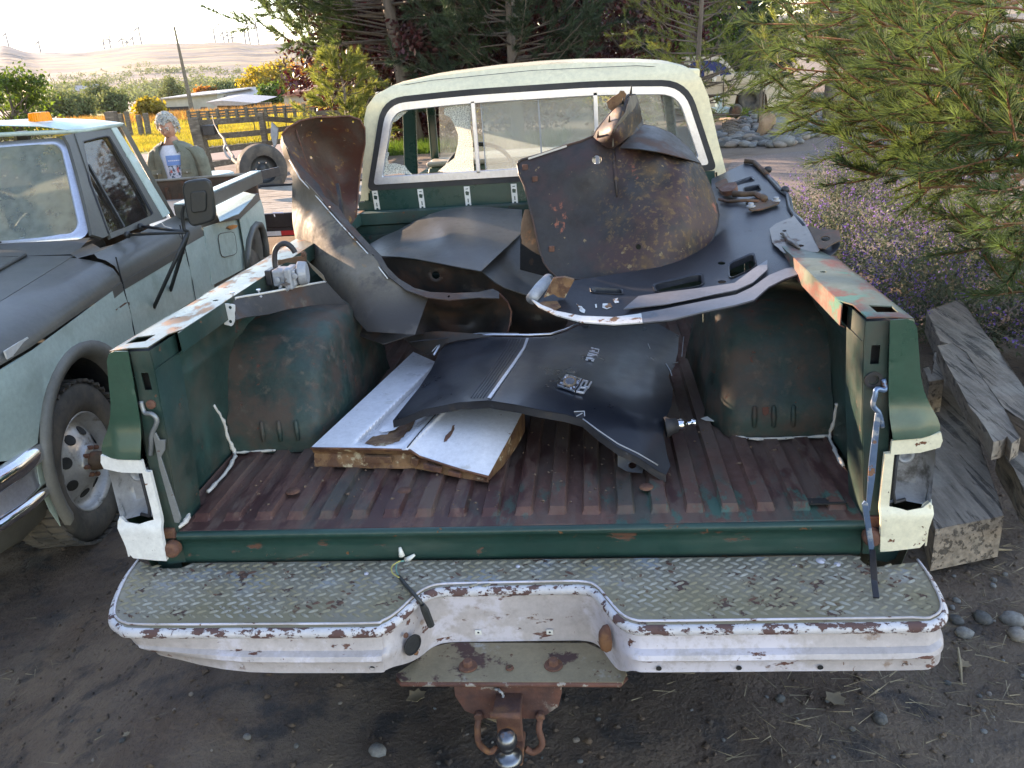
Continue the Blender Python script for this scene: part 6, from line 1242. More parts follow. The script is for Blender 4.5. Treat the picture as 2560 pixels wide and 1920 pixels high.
hcap.loft(rows, True); hcap.build('hair_cap', m_['grey_hair'], PE, smooth=True)
# clothes as lofted shells
def ring(cxx, cyy, zz, rx, ry, a0=0, a1=360, n=36, pw=2.3, jit=0):
    out = []
    for t in np.linspace(R(a0), R(a1), n):
        ct_, st_ = math.sin(t), -math.cos(t)
        k = (abs(ct_)**pw+abs(st_)**pw)**(-1/pw); j = 1+jit*noise.noise((ct_*3, st_*3+zz*6, zz*9))
        out.append(Vector((cxx+rx*ct_*k*j, cyy+ry*st_*k*j, zz)))
    return out
tors = [(.74, .205, .135), (.90, .20, .135), (1.05, .195, .130), (1.2, .20, .125), (1.32, .20, .118), (1.38, .165, .10), (1.425, .10, .075), (1.45, .068, .062)]
sh_c = lambda h: cx+(MX-cx)*ss(h, 1.3, 1.46)
MB().loft([ring(sh_c(h), MY-.006, z+h, rx*.93, ry*.95) for h, rx, ry in tors[:-1]]).build('tee_shirt', m_['tee_white'], PE, smooth=True)
TSH = [o for o in COL.objects if o.name == 'tee_shirt'][0]
pr = lambda name, h0, h1, a0, a1, m: MB().loft([[p+Vector((0, -.004, 0)) for p in ring(sh_c(h), MY-.006, z+h, (.186 if h < 1.32 else .18), .119+.004*(h < 1.2), a0, a1, 10)] for h in np.linspace(h0, h1, 5)]).build(name, m_[m], TSH, smooth=True)
pr('print_band', 1.235, 1.33, -16, 36, 'tee_blue'); pr('print_picture', 1.10, 1.232, -14, 30, 'tee_print'); pr('print_car', .985, 1.095, -10, 30, 'tee_red')
pr('print_line', 1.275, 1.285, -10, 26, 'tee_white')
jk = [(.72, .235, .165), (.86, .232, .165), (1.0, .225, .158), (1.15, .225, .15), (1.28, .232, .145), (1.35, .225, .138), (1.41, .185, .118), (1.445, .12, .092), (1.455, .085, .078)]
MB().loft([ring(sh_c(h), MY, z+h, rx, ry, 22+10*ss(h, 1.2, 1.43), 342-0*h-14*ss(h, 1.2, 1.43), 40, jit=.05) for h, rx, ry in jk]).build('overshirt', m_['denim_shirt'], PE, smooth=True, solid=.006)
for sgn in (-1, 1):
    ar = [(.15, 1.395, .075), (.20, 1.365, .078), (.245, 1.27, .070), (.262, 1.15, .064), (.268, 1.02, .060), (.262, .92, .056), (.256, .86, .052)]
    rows = []
    for dx, h, r_ in ar: rows.append(ring(cx+sgn*dx, MY-.02*(1.3-h), z+h, r_*(1+.05*noise.noise((h*12, sgn, 0))), r_*1.1, n=20, pw=2, jit=.08))
    MB().loft(rows).build('sleeve', m_['denim_shirt'], PE, smooth=True, solid=.004)
    q = [T(sgn*.045, -.06, -.125), T(sgn*.085, -.04, -.135)]
    cl = [Vector((MX+sgn*.055, MY-.085, z+1.462)), Vector((MX+sgn*.085, MY-.03, z+1.475)), Vector((MX+sgn*.15, MY-.085, z+1.40)), Vector((MX+sgn*.10, MY-.125, z+1.352))]
    MB().prism(cl, (0, .006, -.004)).build('collar', m_['denim_shirt'], PE, bevel=.002)
    MB().prism([Vector((cx+sgn*.16-.05, MY-.152, z+1.20)), Vector((cx+sgn*.16+.04, MY-.150, z+1.20)), Vector((cx+sgn*.16+.04, MY-.155, z+1.16)), Vector((cx+sgn*.16-.05, MY-.157, z+1.16))], (0, .01, 0)).build('pocket_flap', m_['denim_shirt'], PE)
    MB().lathe([(.006, 0), (0, -.002)], (cx+sgn*.155, MY-.162, z+1.165), (0, 1, 0), 8).build('button', m_['white_plastic'], PE)
    lg_ = [(.92, .10, .12), (.75, .095, .11), (.48, .075, .085), (.25, .062, .07), (.08, .06, .07)]
    MB().loft([ring(cx+sgn*.10, MY, z+h, rx, ry, n=20, pw=2) for h, rx, ry in lg_]).build('trouser_leg', m_['jeans'], PE, smooth=True)
    MB().loft([ring(cx+sgn*.11, MY-.05, z+h, rx, ry, n=16, pw=2) for h, rx, ry in ((.0, .052, .14), (.03, .052, .14), (.07, .045, .11), (.10, .04, .06))]).build('shoe', m_['leather'], PE, smooth=True)
# ------------------------------------------------------------------ vegetation tools
def blades(P, D, L, Wd, tri=True):
    """one thin triangle per needle: P base (n,3), D unit dir, L length, Wd width"""
    n = len(P); rnd = rng.normal(size=(n, 3)); s = np.cross(D, rnd); s /= np.linalg.norm(s, axis=1)[:, None]+1e-9
    L = np.broadcast_to(L, (n,))[:, None]; Wd = np.broadcast_to(Wd, (n,))[:, None]
    co = np.stack([P-s*Wd/2, P+s*Wd/2, P+D*L], 1).reshape(-1, 3)
    return co, np.arange(n*3).reshape(n, 3)
def leaves(P, size, up=.3):
    n = len(P); N = rng.normal(size=(n, 3)); N[:, 2] += up; N /= np.linalg.norm(N, axis=1)[:, None]
    a = np.cross(N, rng.normal(size=(n, 3))); a /= np.linalg.norm(a, axis=1)[:, None]+1e-9; b = np.cross(N, a)
    s = (size*rng.uniform(.6, 1.3, n))[:, None]
    co = np.stack([P-a*s, P-b*s*.55, P+a*s, P+b*s*.55], 1).reshape(-1, 3); return co, np.arange(n*4).reshape(n, 4)
def unit(v): return v/(np.linalg.norm(v, axis=-1, keepdims=True)+1e-9)
def twig_needles(a, b, n, L, w, spread=.9):
    """needles along the outer part of twig a->b"""
    t = rng.uniform(.12, 1.02, n)[:, None]; P = a+(b-a)*t; d = unit(b-a)
    D = unit(d+unit(rng.normal(size=(n, 3)))*spread*(1.15-.5*t)+np.array([0, 0, .12])); return blades(P, D, L*rng.uniform(.75, 1.1, n), w)
def merge(parts):
    cs, fs, k = [], [], 0
    for co, f in parts: cs.append(co); fs.append(f+k); k += len(co)
    return np.concatenate(cs), np.concatenate(fs)
def pine(label, base, H, Rr, m, nb=70, tw=7, nn=55, L=.13, w=.007, zmin=.12, seed=1, lean=(0, 0), trunk=.16, bark='bark', name='pine_tree', skew=None, group=None, az=None):
    global rng; old = rng; rng = np.random.default_rng(seed); base = np.array(base, float)
    T_ = thing(name, label, 'tree', tuple(base), group)
    top = base+np.array([lean[0], lean[1], H]); path = [Vector(base+(top-base)*t+np.array([.08*math.sin(t*7+seed), .08*math.cos(t*5), 0])*t) for t in np.linspace(0, 1, 9)]
    tm = MB().tube(path, [trunk*(1-t*.9)+.01 for t in np.linspace(0, 1, 9)], 10); parts = []
    for i in range(nb):
        f = zmin+(1-zmin)*(i+rng.random())/nb; a_ = rng.uniform(0, 2*math.pi) if az is None else rng.uniform(*az)
        o = base+(top-base)*f; Lb = Rr*((1-f)**.65)*rng.uniform(.65, 1.1)+.25
        d = np.array([math.cos(a_), math.sin(a_), rng.uniform(-.10, .35)+.4*f])
        if skew is not None: d[:2] += np.array(skew)*rng.random()
        d = unit(d); e = o+d*Lb; mid = o+d*Lb*.55+np.array([0, 0, -.05*Lb]); e = e+np.array([0, 0, .10*Lb])
        tm.tube([Vector(o), Vector(mid), Vector(e)], [.016+.010*(1-f)*Rr/2, .010, .004], 5)
        for k in range(tw):
            t = rng.uniform(.3, 1.0) if k else 1.0; p = mid+(e-mid)*((t-.5)*2) if t > .5 else o+(mid-o)*t*2
            td = unit(d*.9+unit(rng.normal(size=3))*.75+np.array([0, 0, .25])); q = p+td*rng.uniform(.22, .42)*(.6+.4*min(Lb, 2))
            tm.tube([Vector(p), Vector(q)], [.007, .003], 3, cap=False)
            parts.append(twig_needles(p, q, nn, L, w))
    tm.build('trunk', m_[bark], T_, smooth=True)
    co, F = merge(parts); npmesh('crown', co, F, m_[m], T_); rng = old; return T_
def leaftree(label, base, H, Rr, m, ncl=60, nl=90, size=.07, seed=1, zmin=.25, trunk=.12, name='leafy_tree', group=None, sq=1.0, off=(0, 0), cr=.35):
    global rng; old = rng; rng = np.random.default_rng(seed); base = np.array(base, float)
    T_ = thing(name, label, 'tree', tuple(base), group); tm = MB(); P = []
    c0 = base+np.array([off[0], off[1], H*(zmin+1)/2]); rz_ = H*(1-zmin)/2
    tm.tube([Vector(base), Vector(base+(c0-base)*.5+np.array([.05, .05, 0])), Vector(c0), Vector(c0+np.array([0, 0, rz_*.7]))], [trunk, trunk*.8, trunk*.5, .02], 8)
    for i in range(ncl):
        v = unit(rng.normal(size=3))*rng.uniform(.35, 1.0)**.6; cpt = c0+v*np.array([Rr, Rr*sq, rz_])*(1+.15*rng.normal())
        if cpt[2] < base[2]+.1: cpt[2] = base[2]+.1+rng.random()*.4
        if i % 2 == 0: s_ = base+(c0-base)*rng.uniform(.5, 1.1); tm.tube([Vector(s_), Vector((s_+cpt)/2+np.array([0, 0, .1])), Vector(cpt)], [trunk*.3, trunk*.18, .006], 5)
        P.append(cpt+rng.normal(size=(nl, 3))*cr*Rr*np.array([1, 1, .7])*rng.uniform(.6, 1.2)*.5)
    tm.build('trunk', m_['bark'], T_, smooth=True); co, F = leaves(np.concatenate(P), size); npmesh('crown', co, F, m_[m], T_); rng = old; return T_
G0 = lambda px, py: tuple(QZ(px, py, 0))
# ---- trees behind the cab
pine('tall pine with a bare bark trunk and long drooping left branches, behind the cab', (-4.45, 21.2, 0), 9.5, 4.7, 'needles', nb=230, tw=9, nn=85, L=.21, w=.019, seed=3, trunk=.22, zmin=.22, az=(R(-35), R(232)), skew=(-.35, -.2), lean=(-.9, 0))
pine('dark dense pine behind the cab roof, right of the bare trunk', (-1.6, 20.0, 0), 8.5, 3.3, 'needles_dark', nb=170, tw=9, nn=80, L=.21, w=.019, seed=4, zmin=.12)
leaftree('purple-leaved plum tree seen through the broken left pane behind the cab', (-5.2, 23.4, 0), 4.8, 2.4, 'plum_leaf', ncl=150, nl=190, size=.08, seed=5, zmin=.0, name='plum_tree')
leaftree('purple-leaved plum tree behind the middle of the cab window', (-2.2, 23.8, 0), 5.4, 2.5, 'plum_leaf', ncl=150, nl=190, size=.08, seed=6, zmin=.0, name='plum_tree')
leaftree('slanting purple-leaved plum tree above the right half of the cab roof', (.9, 21.5, 0), 6.2, 1.9, 'plum_leaf', ncl=80, nl=150, size=.07, seed=7, zmin=.1, name='plum_tree', off=(.5, 0))
pine('low golden pine just left of the cab roof', (-5.55, 18.6, 0), 2.3, .95, 'needles_sunlit', nb=50, tw=7, nn=60, L=.16, w=.014, seed=41, zmin=.04, trunk=.05)
for i, (x, y, h) in enumerate(((-7.5, 36, 8), (-1, 37, 9), (6, 36, 8.5), (12, 34, 8))):
    leaftree(('dark green tree far behind the tall pine', 'dark green tree far behind the cab roof', 'dark green tree far behind the golden pines', 'dark green tree far behind the near pine')[i], (x, y, 0), h, 3.6, 'green_leaf', ncl=110, nl=100, size=.15, seed=60+i, zmin=.02, trunk=.2)
leaftree('bright green leafy tree peeping out right of the purple plum', (3.1, 30, 0), 6.5, 2.3, 'green_leaf', ncl=70, nl=120, size=.09, seed=8, zmin=.05)
pine('sunlit golden young pine right of the plum trees', (2.35, 15.6, 0), 4.6, 1.7, 'needles_sunlit', nb=80, tw=7, nn=55, L=.12, w=.009, seed=9, zmin=.10, trunk=.06)
pine('golden green pine between the blue spruce and the near pine', (4.3, 12.6, 0), 4.8, 1.7, 'needles_sunlit', nb=85, tw=7, nn=60, L=.12, w=.008, seed=10, zmin=.24, trunk=.07)
pine('dusky blue spruce far behind the cream pickup', (4.8, 31, 0), 5.4, 2.5, 'needles_blue', nb=110, tw=8, nn=40, L=.10, w=.02, seed=11, zmin=.03, name='spruce_tree')
gp = QZ(1898, 312, 0); GP = pine('small young pine tied to a stake beside the boulders', tuple(gp), 2.5, .75, 'needles_dark', nb=34, tw=6, nn=60, L=.13, w=.011, seed=12, zmin=.52, trunk=.045, name='young_pine')
pine('slim pine with pale peeling trunk right of the boulders', (6.1, 20.5, 0), 5.5, 1.9, 'needles_sunlit', nb=60, tw=7, nn=50, L=.14, w=.010, seed=13, zmin=.30, trunk=.15)
leaftree('round broadleaf tree at the left edge beyond the mint pickup', tuple(QZ(20, 345, 0).lerp(QZ(20, 345, 0), 0)), 4.6, 2.3, 'green_leaf', ncl=70, nl=110, size=.10, seed=14, zmin=.02) if False else None
lt_ = QY(25, 250, 21); leaftree('round broadleaf tree at the left edge beyond the mint pickup', (lt_.x, 21, 0), 3.0, 1.05, 'green_leaf', ncl=60, nl=110, size=.06, seed=14, zmin=.05, trunk=.08, sq=1)
# unseen trees, added out of view on the left to shade the yard
for i, (x, y, h) in enumerate(((-9.4, 3.9, 7.0), (-9.8, .2, 7.0), (-9.0, -3.0, 6.5), (-8.0, -6.5, 6))):
    leaftree(('leafy shade tree', 'second leafy shade tree', 'third leafy shade tree', 'fourth leafy shade tree')[i]+' added out of view to shade the yard', (x, y, 0), h, 2.3, 'green_leaf', ncl=95, nl=100, size=.17, seed=20+i, zmin=.08, name='unseen_shade_tree', group='added shade trees out of view')
# ---- near pine on the right, long needles
NP_ = thing('long_needled_pine', 'big near pine with long needles filling the upper right corner', 'tree', (4.6, 4.4, 0))
old = rng; rng = np.random.default_rng(31); wood = MB(); parts = []
wood.tube([(4.6, 4.4, 0), (4.55, 4.3, 1.2), (4.65, 4.4, 2.6), (4.6, 4.4, 4.4)], [.17, .15, .11, .05], 12)
def branch(o, e, nt=9, nn=150, L=.13, w=.0048, sub=.32, ri=.014):
    o = np.array(o, float); e = np.array(e, float); d = unit(e-o); Lb = np.linalg.norm(e-o); mid = (o+e)/2+np.array([0, 0, -.06*Lb])
    wood.tube([Vector(o), Vector(mid), Vector(e)], [ri, ri*.7, .0045], 6)
    for k in range(nt):
        t = 1.0 if k == 0 else rng.uniform(.35, .98); p = mid+(e-mid)*((t-.5)*2) if t > .5 else o+(mid-o)*t*2
        td = unit(d*1.1+unit(rng.normal(size=3))*.7+np.array([0, 0, .22])); q = p+td*sub*rng.uniform(.6, 1.15)
        wood.tube([Vector(p), Vector((p+q)/2+np.array([0, 0, -.01])), Vector(q)], [.006, .005, .004], 5, cap=False)
        parts.append(twig_needles(p, q, nn, L, w, .75))
tips = [(1930, 60, 4.6), (1955, 170, 4.4), (1985, 250, 4.2), (2030, 300, 3.9), (2100, 330, 3.6), (2140, 370, 3.3), (2150, 300, 3.6), (2240, 420, 3.0), (2330, 330, 2.7), (2320, 250, 2.6), (2350, 280, 2.4), (2420, 210, 2.2), (2250, 170, 3.0), (2200, 60, 3.3), (2310, 110, 2.8), (2390, 30, 2.4), (2500, 90, 2.1), (2540, 350, 1.9), (2470, 400, 2.1), (2400, 430, 2.3), (2190, 440, 2.9), (2300, 470, 2.5), (2040, 140, 4.0), (2080, 30, 4.0), (2120, 120, 3.6), (2170, 220, 3.4), (2060, 200, 3.9), (2010, 90, 4.2), (1990, 10, 4.4), (2440, 300, 2.2), (2520, 220, 2.0), (2280, 380, 2.8), (2350, 180, 2.6), (2210, 290, 3.2), (2500, 560, 2.1), (2450, 620, 2.4), (2550, 640, 2.1), (2380, 540, 2.7), (2530, 730, 2.4), (2120, 210, 3.7), (2450, 130, 2.3), (2540, 20, 2.1), (2200, 350, 3.1), (2060, 270, 3.8), (2540, 470, 2.0), (2480, 330, 2.1)]
for k, (px, py, yy) in enumerate(tips):
    e = np.array(QY(px, py, yy)); o = np.array([4.5+.3*rng.normal(), 4.3+.3*rng.normal(), min(4.2, e[2]*.8+.35+.2*rng.normal())]); o = e+(o-e)*min(1, 1.5/np.linalg.norm(o-e))
    branch(o, e, nt=9, nn=105)
    if np.linalg.norm(np.array([4.55, 4.35, o[2]])-o) > .1: wood.tube([Vector((4.55, 4.35, o[2]+.1)), Vector(o)], [.03, .014], 6)
for k in range(70):
    a_ = rng.uniform(0, 2*math.pi); z_ = rng.uniform(.7, 4.2); r_ = rng.uniform(.9, 2.2)*(1.05-z_/7)
    branch((4.6, 4.4, z_), (4.6+r_*math.cos(a_), 4.4+r_*math.sin(a_), z_+.3), nt=7, nn=90, w=.0055)
wood.build('trunk', m_['bark_red'], NP_, smooth=True); co, F = merge(parts); npmesh('crown', co, F, m_['needles'], NP_)
rng = old
# ---- lavender / sage bushes
def bush(label, x, y, r_, h, seed, fl=.5, group='flowering sage bushes along the drive', ns=110, leafm='sage_leaf'):
    global rng; old = rng; rng = np.random.default_rng(seed); z0 = gz(x, y)
    B = thing('sage_bush', label, 'bush', (x, y, z0), group); sP, sD, sL = [], [], []; lp = []; fp = []
    for i in range(ns):
        a_ = rng.uniform(0, 2*math.pi); t = rng.random()**.5; b = np.array([x+math.cos(a_)*t*r_*.35, y+math.sin(a_)*t*r_*.35, z0])
        d = unit(np.array([math.cos(a_)*t*.9, math.sin(a_)*t*.9, 1.0])+rng.normal(size=3)*.14); Ls = h*rng.uniform(.75, 1.25)
        bend = np.array([math.cos(a_), math.sin(a_), -.5])*t*.18*Ls
        for q in range(3): sP.append(b+d*Ls*q/3+bend*(q/3)**2); sD.append(unit(d+bend*(2*q+1)/3/Ls)); sL.append(Ls/3*1.05)
        tt = rng.uniform(.08, .88, 42)[:, None]; lp.append(b+d*Ls*tt+bend*tt**2+rng.normal(size=(42, 3))*.028)
        if rng.random() < fl:
            tt = rng.uniform(.62, 1.0, 22)[:, None]; fp.append(b+d*Ls*tt+bend*tt**2+rng.normal(size=(22, 3))*.010)
    co, F = blades(np.array(sP), np.array(sD), np.array(sL), .004); npmesh('stems', co, F, m_['dry_stem'], B)
    co, F = leaves(np.concatenate(lp), .015); npmesh('leaves', co, F, m_[leafm], B)
    if fp: co, F = leaves(np.concatenate(fp), .0085); npmesh('flowers', co, F, m_['lavender_flower'], B)
    rng = old
BL = [(1.55, 3.0, .40, .52, 'sage bush beside the right end of the bed rail'), (3.0, 2.75, .5, .62, 'sage bush above the upper timber at the right'),
      (1.75, 3.6, .5, .66, 'purple sage bush beside the slotted black panel'), (2.5, 3.4, .55, .75, 'tall purple sage bush under the near pine'), (1.9, 4.7, .5, .6, 'thin purple sage bush beside the cab'),
      (2.7, 4.6, .55, .75, 'sage bush with dense flowers below the pine branches'), (2.3, 5.9, .5, .6, 'pale purple sage bush near the drive edge'), (3.3, 5.6, .6, .7, 'sage bush in the pine shade beyond the cab'),
      (2.7, 7.3, .55, .6, 'sage bush leaning over the gravel drive'), (3.6, 7.4, .6, .7, 'sage bush between drive and near pine'), (3.4, 9.2, .6, .6, 'faded purple sage bush halfway to the stones'),
      (4.1, 10.8, .6, .55, 'far purple sage bush next to the grey rocks'), (4.7, 12.8, .6, .5, 'farthest purple sage bush beside the river stones'), (3.3, 3.3, .55, .7, 'dark sage bush at the right edge under the pine'), (3.25, 1.95, .5, .55, 'leafy sage bush at the right edge beside the timbers')]
for i, (x, y, r_, h, lb) in enumerate(BL): bush(lb, x, y, r_, h, 50+i, fl=.45 if i != 14 else .1)
# dead stump and dry branches
ST = thing('dead_stump', 'pale broken stump with dry branches among the sage bushes', 'stump', (2.75, 2.9, .0))
MB().tube([(2.85, 2.85, 0), (2.8, 2.85, .55), (2.86, 2.9, .95)], [.07, .06, .04], 8).tube([(2.82, 2.85, .5), (2.6, 2.8, .72), (2.4, 2.7, .76)], [.035, .025, .01], 6).tube([(2.6, 2.8, .72), (2.45, 2.95, .9)], [.02, .006], 5).tube([(2.8, 2.86, .6), (2.95, 2.7, .8)], [.03, .01], 5).build('stump_wood', m_['dry_stem'], ST, smooth=True)
# ---- timbers at the right
def timber(lb, pts, z, th, seed, cr='M'):
    P = [QZ(*c(cr, x, y), z) for x, y in pts]; a = MB()
    o = thing('timber', lb, 'timber', tuple(sum(P, Vector())/len(P)-Vector((0, 0, th))), 'old timbers stacked at the right')
    pl2 = [(p.x, p.y) for p in P]
    top = plate('top_face', pl2, lambda u, v: Vector((u, v, z+.006*noise.noise((u*4+seed, v*4, 0))+.003*noise.noise((u*40, v*12, seed)))), m_['weathered_wood'], o, step=.03, solid=0, jit=.002)
    n = len(P); MB().loft([[p+Vector((0, 0, .003)) for p in P]+[P[0]+Vector((0, 0, .003))], [p-Vector((0, 0, th)) for p in P]+[P[0]-Vector((0, 0, th))]]).build('sawn_side', m_['weathered_wood'], o)
    return o
timber('thick grey timber nearest the lamp housing, with a flat sawn end', [(120, 640), (150, 600), (255, 572), (310, 620), (345, 680), (385, 780), (592, 1400), (186, 1482), (130, 1285), (160, 1000)], .20, .17, 1)
timber('long grey timber lying farthest back under the sage', [(135, 185), (330, 115), (380, 175), (560, 420), (730, 660), (740, 860), (560, 740), (400, 500), (290, 390), (215, 365)], .40, .12, 2)
timber('rough split timber with broken end, on top of the others', [(198, 392), (290, 378), (370, 430), (470, 590), (590, 760), (690, 935), (640, 972), (610, 930), (585, 950), (530, 965), (490, 890), (430, 800), (385, 750), (330, 640), (240, 480)], .45, .07, 3)
timber('short grey timber going off the right edge', [(562, 968), (640, 960), (720, 1000), (820, 1120), (860, 1400), (711, 1250), (650, 1120), (605, 1060)], .28, .12, 4)
timber('white flaking post stub behind the thick timber', [(112, 520), (150, 510), (165, 560), (180, 420), (200, 430), (240, 560), (235, 590), (150, 605)], .36, .3, 5)
# ---- stones, boulders, drive border
def rock(P, r_, sc=(1, 1, .7), seed=0, m='river_stone', name='river_stone', parent=None, nu=10, nv=7, amp=.22, **kw):
    vs = []; fs = []
    for j in range(nv+1):
        ph = -math.pi/2+math.pi*j/nv
        for i in range(nu):
            th = 2*math.pi*i/nu; d = Vector((math.cos(ph)*math.cos(th), math.cos(ph)*math.sin(th), math.sin(ph)))
            k = 1+amp*noise.noise(d*1.6+Vector((seed*3.3, seed, 0))); vs.append(Vector((d.x*sc[0], d.y*sc[1], d.z*sc[2]))*r_*k)
    for j in range(nv):
        for i in range(nu): fs.append((j*nu+i, j*nu+(i+1) % nu, (j+1)*nu+(i+1) % nu, (j+1)*nu+i))
    o = link_mesh(name, vs, fs, m_[m], parent, smooth=True, **kw); o.location = P; return o
rs = [rock((0, 0, -50), 1, (1, .8, .55), i, nu=9, nv=6) for i in range(5)]
random.seed(3)
n_ = 0
for py in np.linspace(288, 368, 15):
    for px in np.arange(1795, 2085, 15.5):
        fx = px+random.uniform(-7, 7); fy = py+random.uniform(-3, 3)
        lim = 300+(fx-1800)*.0
        if fx < 1850 and fy < 335: continue
        if fy > 372-max(0, (fx-1960))*.35: continue
        p = QZ(fx, fy, 0); r_ = random.uniform(.09, .19)*(1.25 if random.random() < .15 else 1)
        o = rs[n_ % 5] if n_ < 5 else rs[n_ % 5].copy()
        if n_ >= 5: COL.objects.link(o)
        o.location = (p.x, p.y, r_*.35); o.scale = (r_, r_*random.uniform(.75, 1), r_*random.uniform(.6, .9)); o.rotation_euler = (random.uniform(-.3, .3), random.uniform(-.3, .3), random.uniform(0, 6.28))
        o['label'] = 'rounded grey river stone in the stone border beyond the drive'; o['category'] = 'stone'; o['group'] = 'river stones in the border'; n_ += 1
def rockat(px, py, y0, r_, sc, seed, lb, m='brown_rock', name='boulder', cat='boulder', dz=0, nu=16, nv=12, rz=0):
    p = QZ(px, py, 0); o = rock((p.x, p.y+r_*sc[1]*.5, r_*sc[2]*.75+dz), r_, sc, seed, m, name, nu=nu, nv=nv, amp=.35, label=lb, cat=cat); o.rotation_euler = (0, 0, rz); return o
rockat(1880, 278, 0, .62, (1.1, .8, .88), 3, 'big brown boulder with a rounded top left of the stake')
rockat(1968, 272, 0, .60, (1.2, .8, .75), 8, 'big sunlit brown boulder right of the stake')
rockat(1918, 346, 0, .27, (.75, .5, 1.1), 5, 'upright brown rock slab at the front of the stone border', name='rock', cat='rock')
rockat(1952, 345, 0, .24, (1.1, .8, .7), 6, 'squat grey rock right of the brown slab', m='river_stone', name='rock', cat='rock')
rockat(1945, 325, 0, .26, (1.2, .8, .65), 9, 'darker grey rock behind the squat one', m='river_stone', name='rock', cat='rock')
rockat(1985, 318, 0, .30, (1.3, .8, .7), 12, 'brown rock at the right end of the stone border', name='rock', cat='rock')
# stake, rope
a, b = QZ(1896, 312, 0), None
SK = thing('tree_stake', 'grey wooden stake with a pale rope tied to the young pine', 'stake', tuple(a+Vector((.12, 0, 0))))
MB().tube([a+Vector((.12, 0, 0)), a+Vector((.13, 0, 1.5))], .022, 8).tube([a+Vector((.35, 0, 0)), a+Vector((.62, .1, 1.2))], .022, 8).build('pole', m_['weathered_wood'], SK)
MB().tube([a+Vector((.02, 0, .9)), a+Vector((.15, -.05, .86)), a+Vector((.38, 0, 1.15)), a+Vector((.60, .08, 1.2))], .012, 6).build('rope', m_['sealant'], SK)
DW = thing('driftwood_pile', 'low pile of grey split driftwood at the left end of the stones', 'wood pile', tuple(QZ(1825, 330, 0)))
for k in range(9):
    p = QZ(1800+random.uniform(-6, 10), 298+k*5.5, .05+.03*random.random()); q = QZ(1862+random.uniform(-12, 12), 304+k*5, .05); MB().tube([p, (p+q)/2+Vector((0, 0, .05)), q], [.035, .04, .02], 6).build('split_log', m_['weathered_wood'], DW, smooth=True)
# ---- cream pickup far right
VY = 26.5; VQ = lambda x, y, yy=VY: QY(1700+x/5.267, 100+y/5.267, yy)
vo = VQ(560, 900); CV = thing('cream_pickup', 'cream pickup truck parked behind the boulders, its front to the right', 'truck', (vo.x, VY+.9, 0))
sd = [(-120, 900), (-120, 500), (60, 500), (300, 498), (560, 470), (1150, 450), (1500, 520), (1530, 640), (1540, 860), (1160, 880), (1140, 720), (1090, 670), (960, 640), (820, 660), (750, 720), (710, 880), (600, 900)]
SPn = [VQ(x, y) for x, y in sd]
plate('body_side', [(p.x, p.z) for p in SPn], lambda u, v: Vector((u, VY+.03*ss(1.0-v, 0, .5), v)), m_['van_cream'], CV, step=.12, solid=.02)
q = [VQ(*p) for p in ((560, 470), (1150, 450), (1500, 520))]; q2 = [p+Vector((0, 1.7, 0)) for p in q]
MB().loft([q, [p+Vector((0, .4, .08)) for p in q], [p+Vector((0, 1.3, .08)) for p in q], q2]).build('bonnet', m_['van_cream'], CV, smooth=True)
cab = [(60, 500), (70, 300), (90, 245), (140, 222), (400, 215), (560, 225), (640, 300), (760, 470), (640, 480), (300, 498)]
wn = [(140, 480), (145, 330), (165, 285), (220, 272), (480, 270), (600, 330), (690, 455), (520, 475), (310, 490)]
P1 = [VQ(*p) for p in cab]; P2 = [VQ(*p) for p in wn]
plate('cab_side', [(p.x, p.z) for p in P1], lambda u, v: Vector((u, VY+.04+.25*ss(v, .9, 1.8), v)), m_['van_cream'], CV, holes=[[(p.x, p.z) for p in P2]], step=.1, solid=.02)
plate('side_window', [(p.x, p.z) for p in P2], lambda u, v: Vector((u, VY+.06+.25*ss(v, .9, 1.8), v)), m_['blue_glass'], CV, step=.2, solid=.01)
zt = VQ(300, 218).z; xr0, xr1 = VQ(90, 245).x, VQ(560, 225).x
MB().box(((xr0+xr1)/2, VY+1.05, zt), (xr1-xr0, 1.5, .07)).build('roof', m_['van_cream'], CV, bevel=.03)
MB().box((VQ(600, 700).x, VY+.95, .8), (4.2, 1.6, .6)).build('inner_body', m_['interior_dark'], CV)
mr = MB(); a = [VQ(*p, VY-.25) for p in ((325, 410), (440, 405), (440, 480), (325, 480))]; mr.prism(a, (0, .12, 0)); b2 = [VQ(*p, VY-.25) for p in ((455, 415), (535, 430), (525, 478), (455, 480))]
mr.build('mirror_back', m_['van_cream'], CV, bevel=.02); MB().prism(b2, (0, .1, 0)).build('mirror_glass', m_['alu_trim'], CV, bevel=.02)
MB().prism([VQ(*p, VY-.2) for p in ((420, 485), (490, 485), (465, 560), (430, 560))], (0, .15, 0)).build('mirror_arm', m_['alu_trim'], CV)
plate('front_badge', [(p.x, p.z) for p in [VQ(*t) for t in ((585, 620), (670, 612), (700, 590), (718, 600), (715, 640), (690, 655), (670, 635), (600, 640), (600, 675), (585, 670))]], lambda u, v: Vector((u, VY-.03, v)), m_['badge_gold'], CV, step=.05, solid=.01)
for x in (575, ): MB().tube([VQ(x, 480, VY-.02), VQ(x-5, 880, VY-.02)], .012, 5).build('door_gap', m_['interior_dark'], CV)
MB().tube([VQ(370, 608, VY-.02), VQ(900, 575, VY-.02)], .010, 5).tube([VQ(430, 720, VY-.02), VQ(700, 700, VY-.02)], .010, 5).build('body_crease', m_['badge_gold'], CV)
wcv = VQ(925, 830); wcv = Vector((wcv.x, VY+.15, .38))
for x in (wcv.x, wcv.x-3.4): MB().lathe([(.2, -.1), (.36, -.1), (.38, 0), (.36, .1), (.2, .1), (.18, .02), (0, .02)], (x, VY+.15, .38), (0, -1, 0), 32).build('wheel', m_['tyre'], CV, smooth=True)
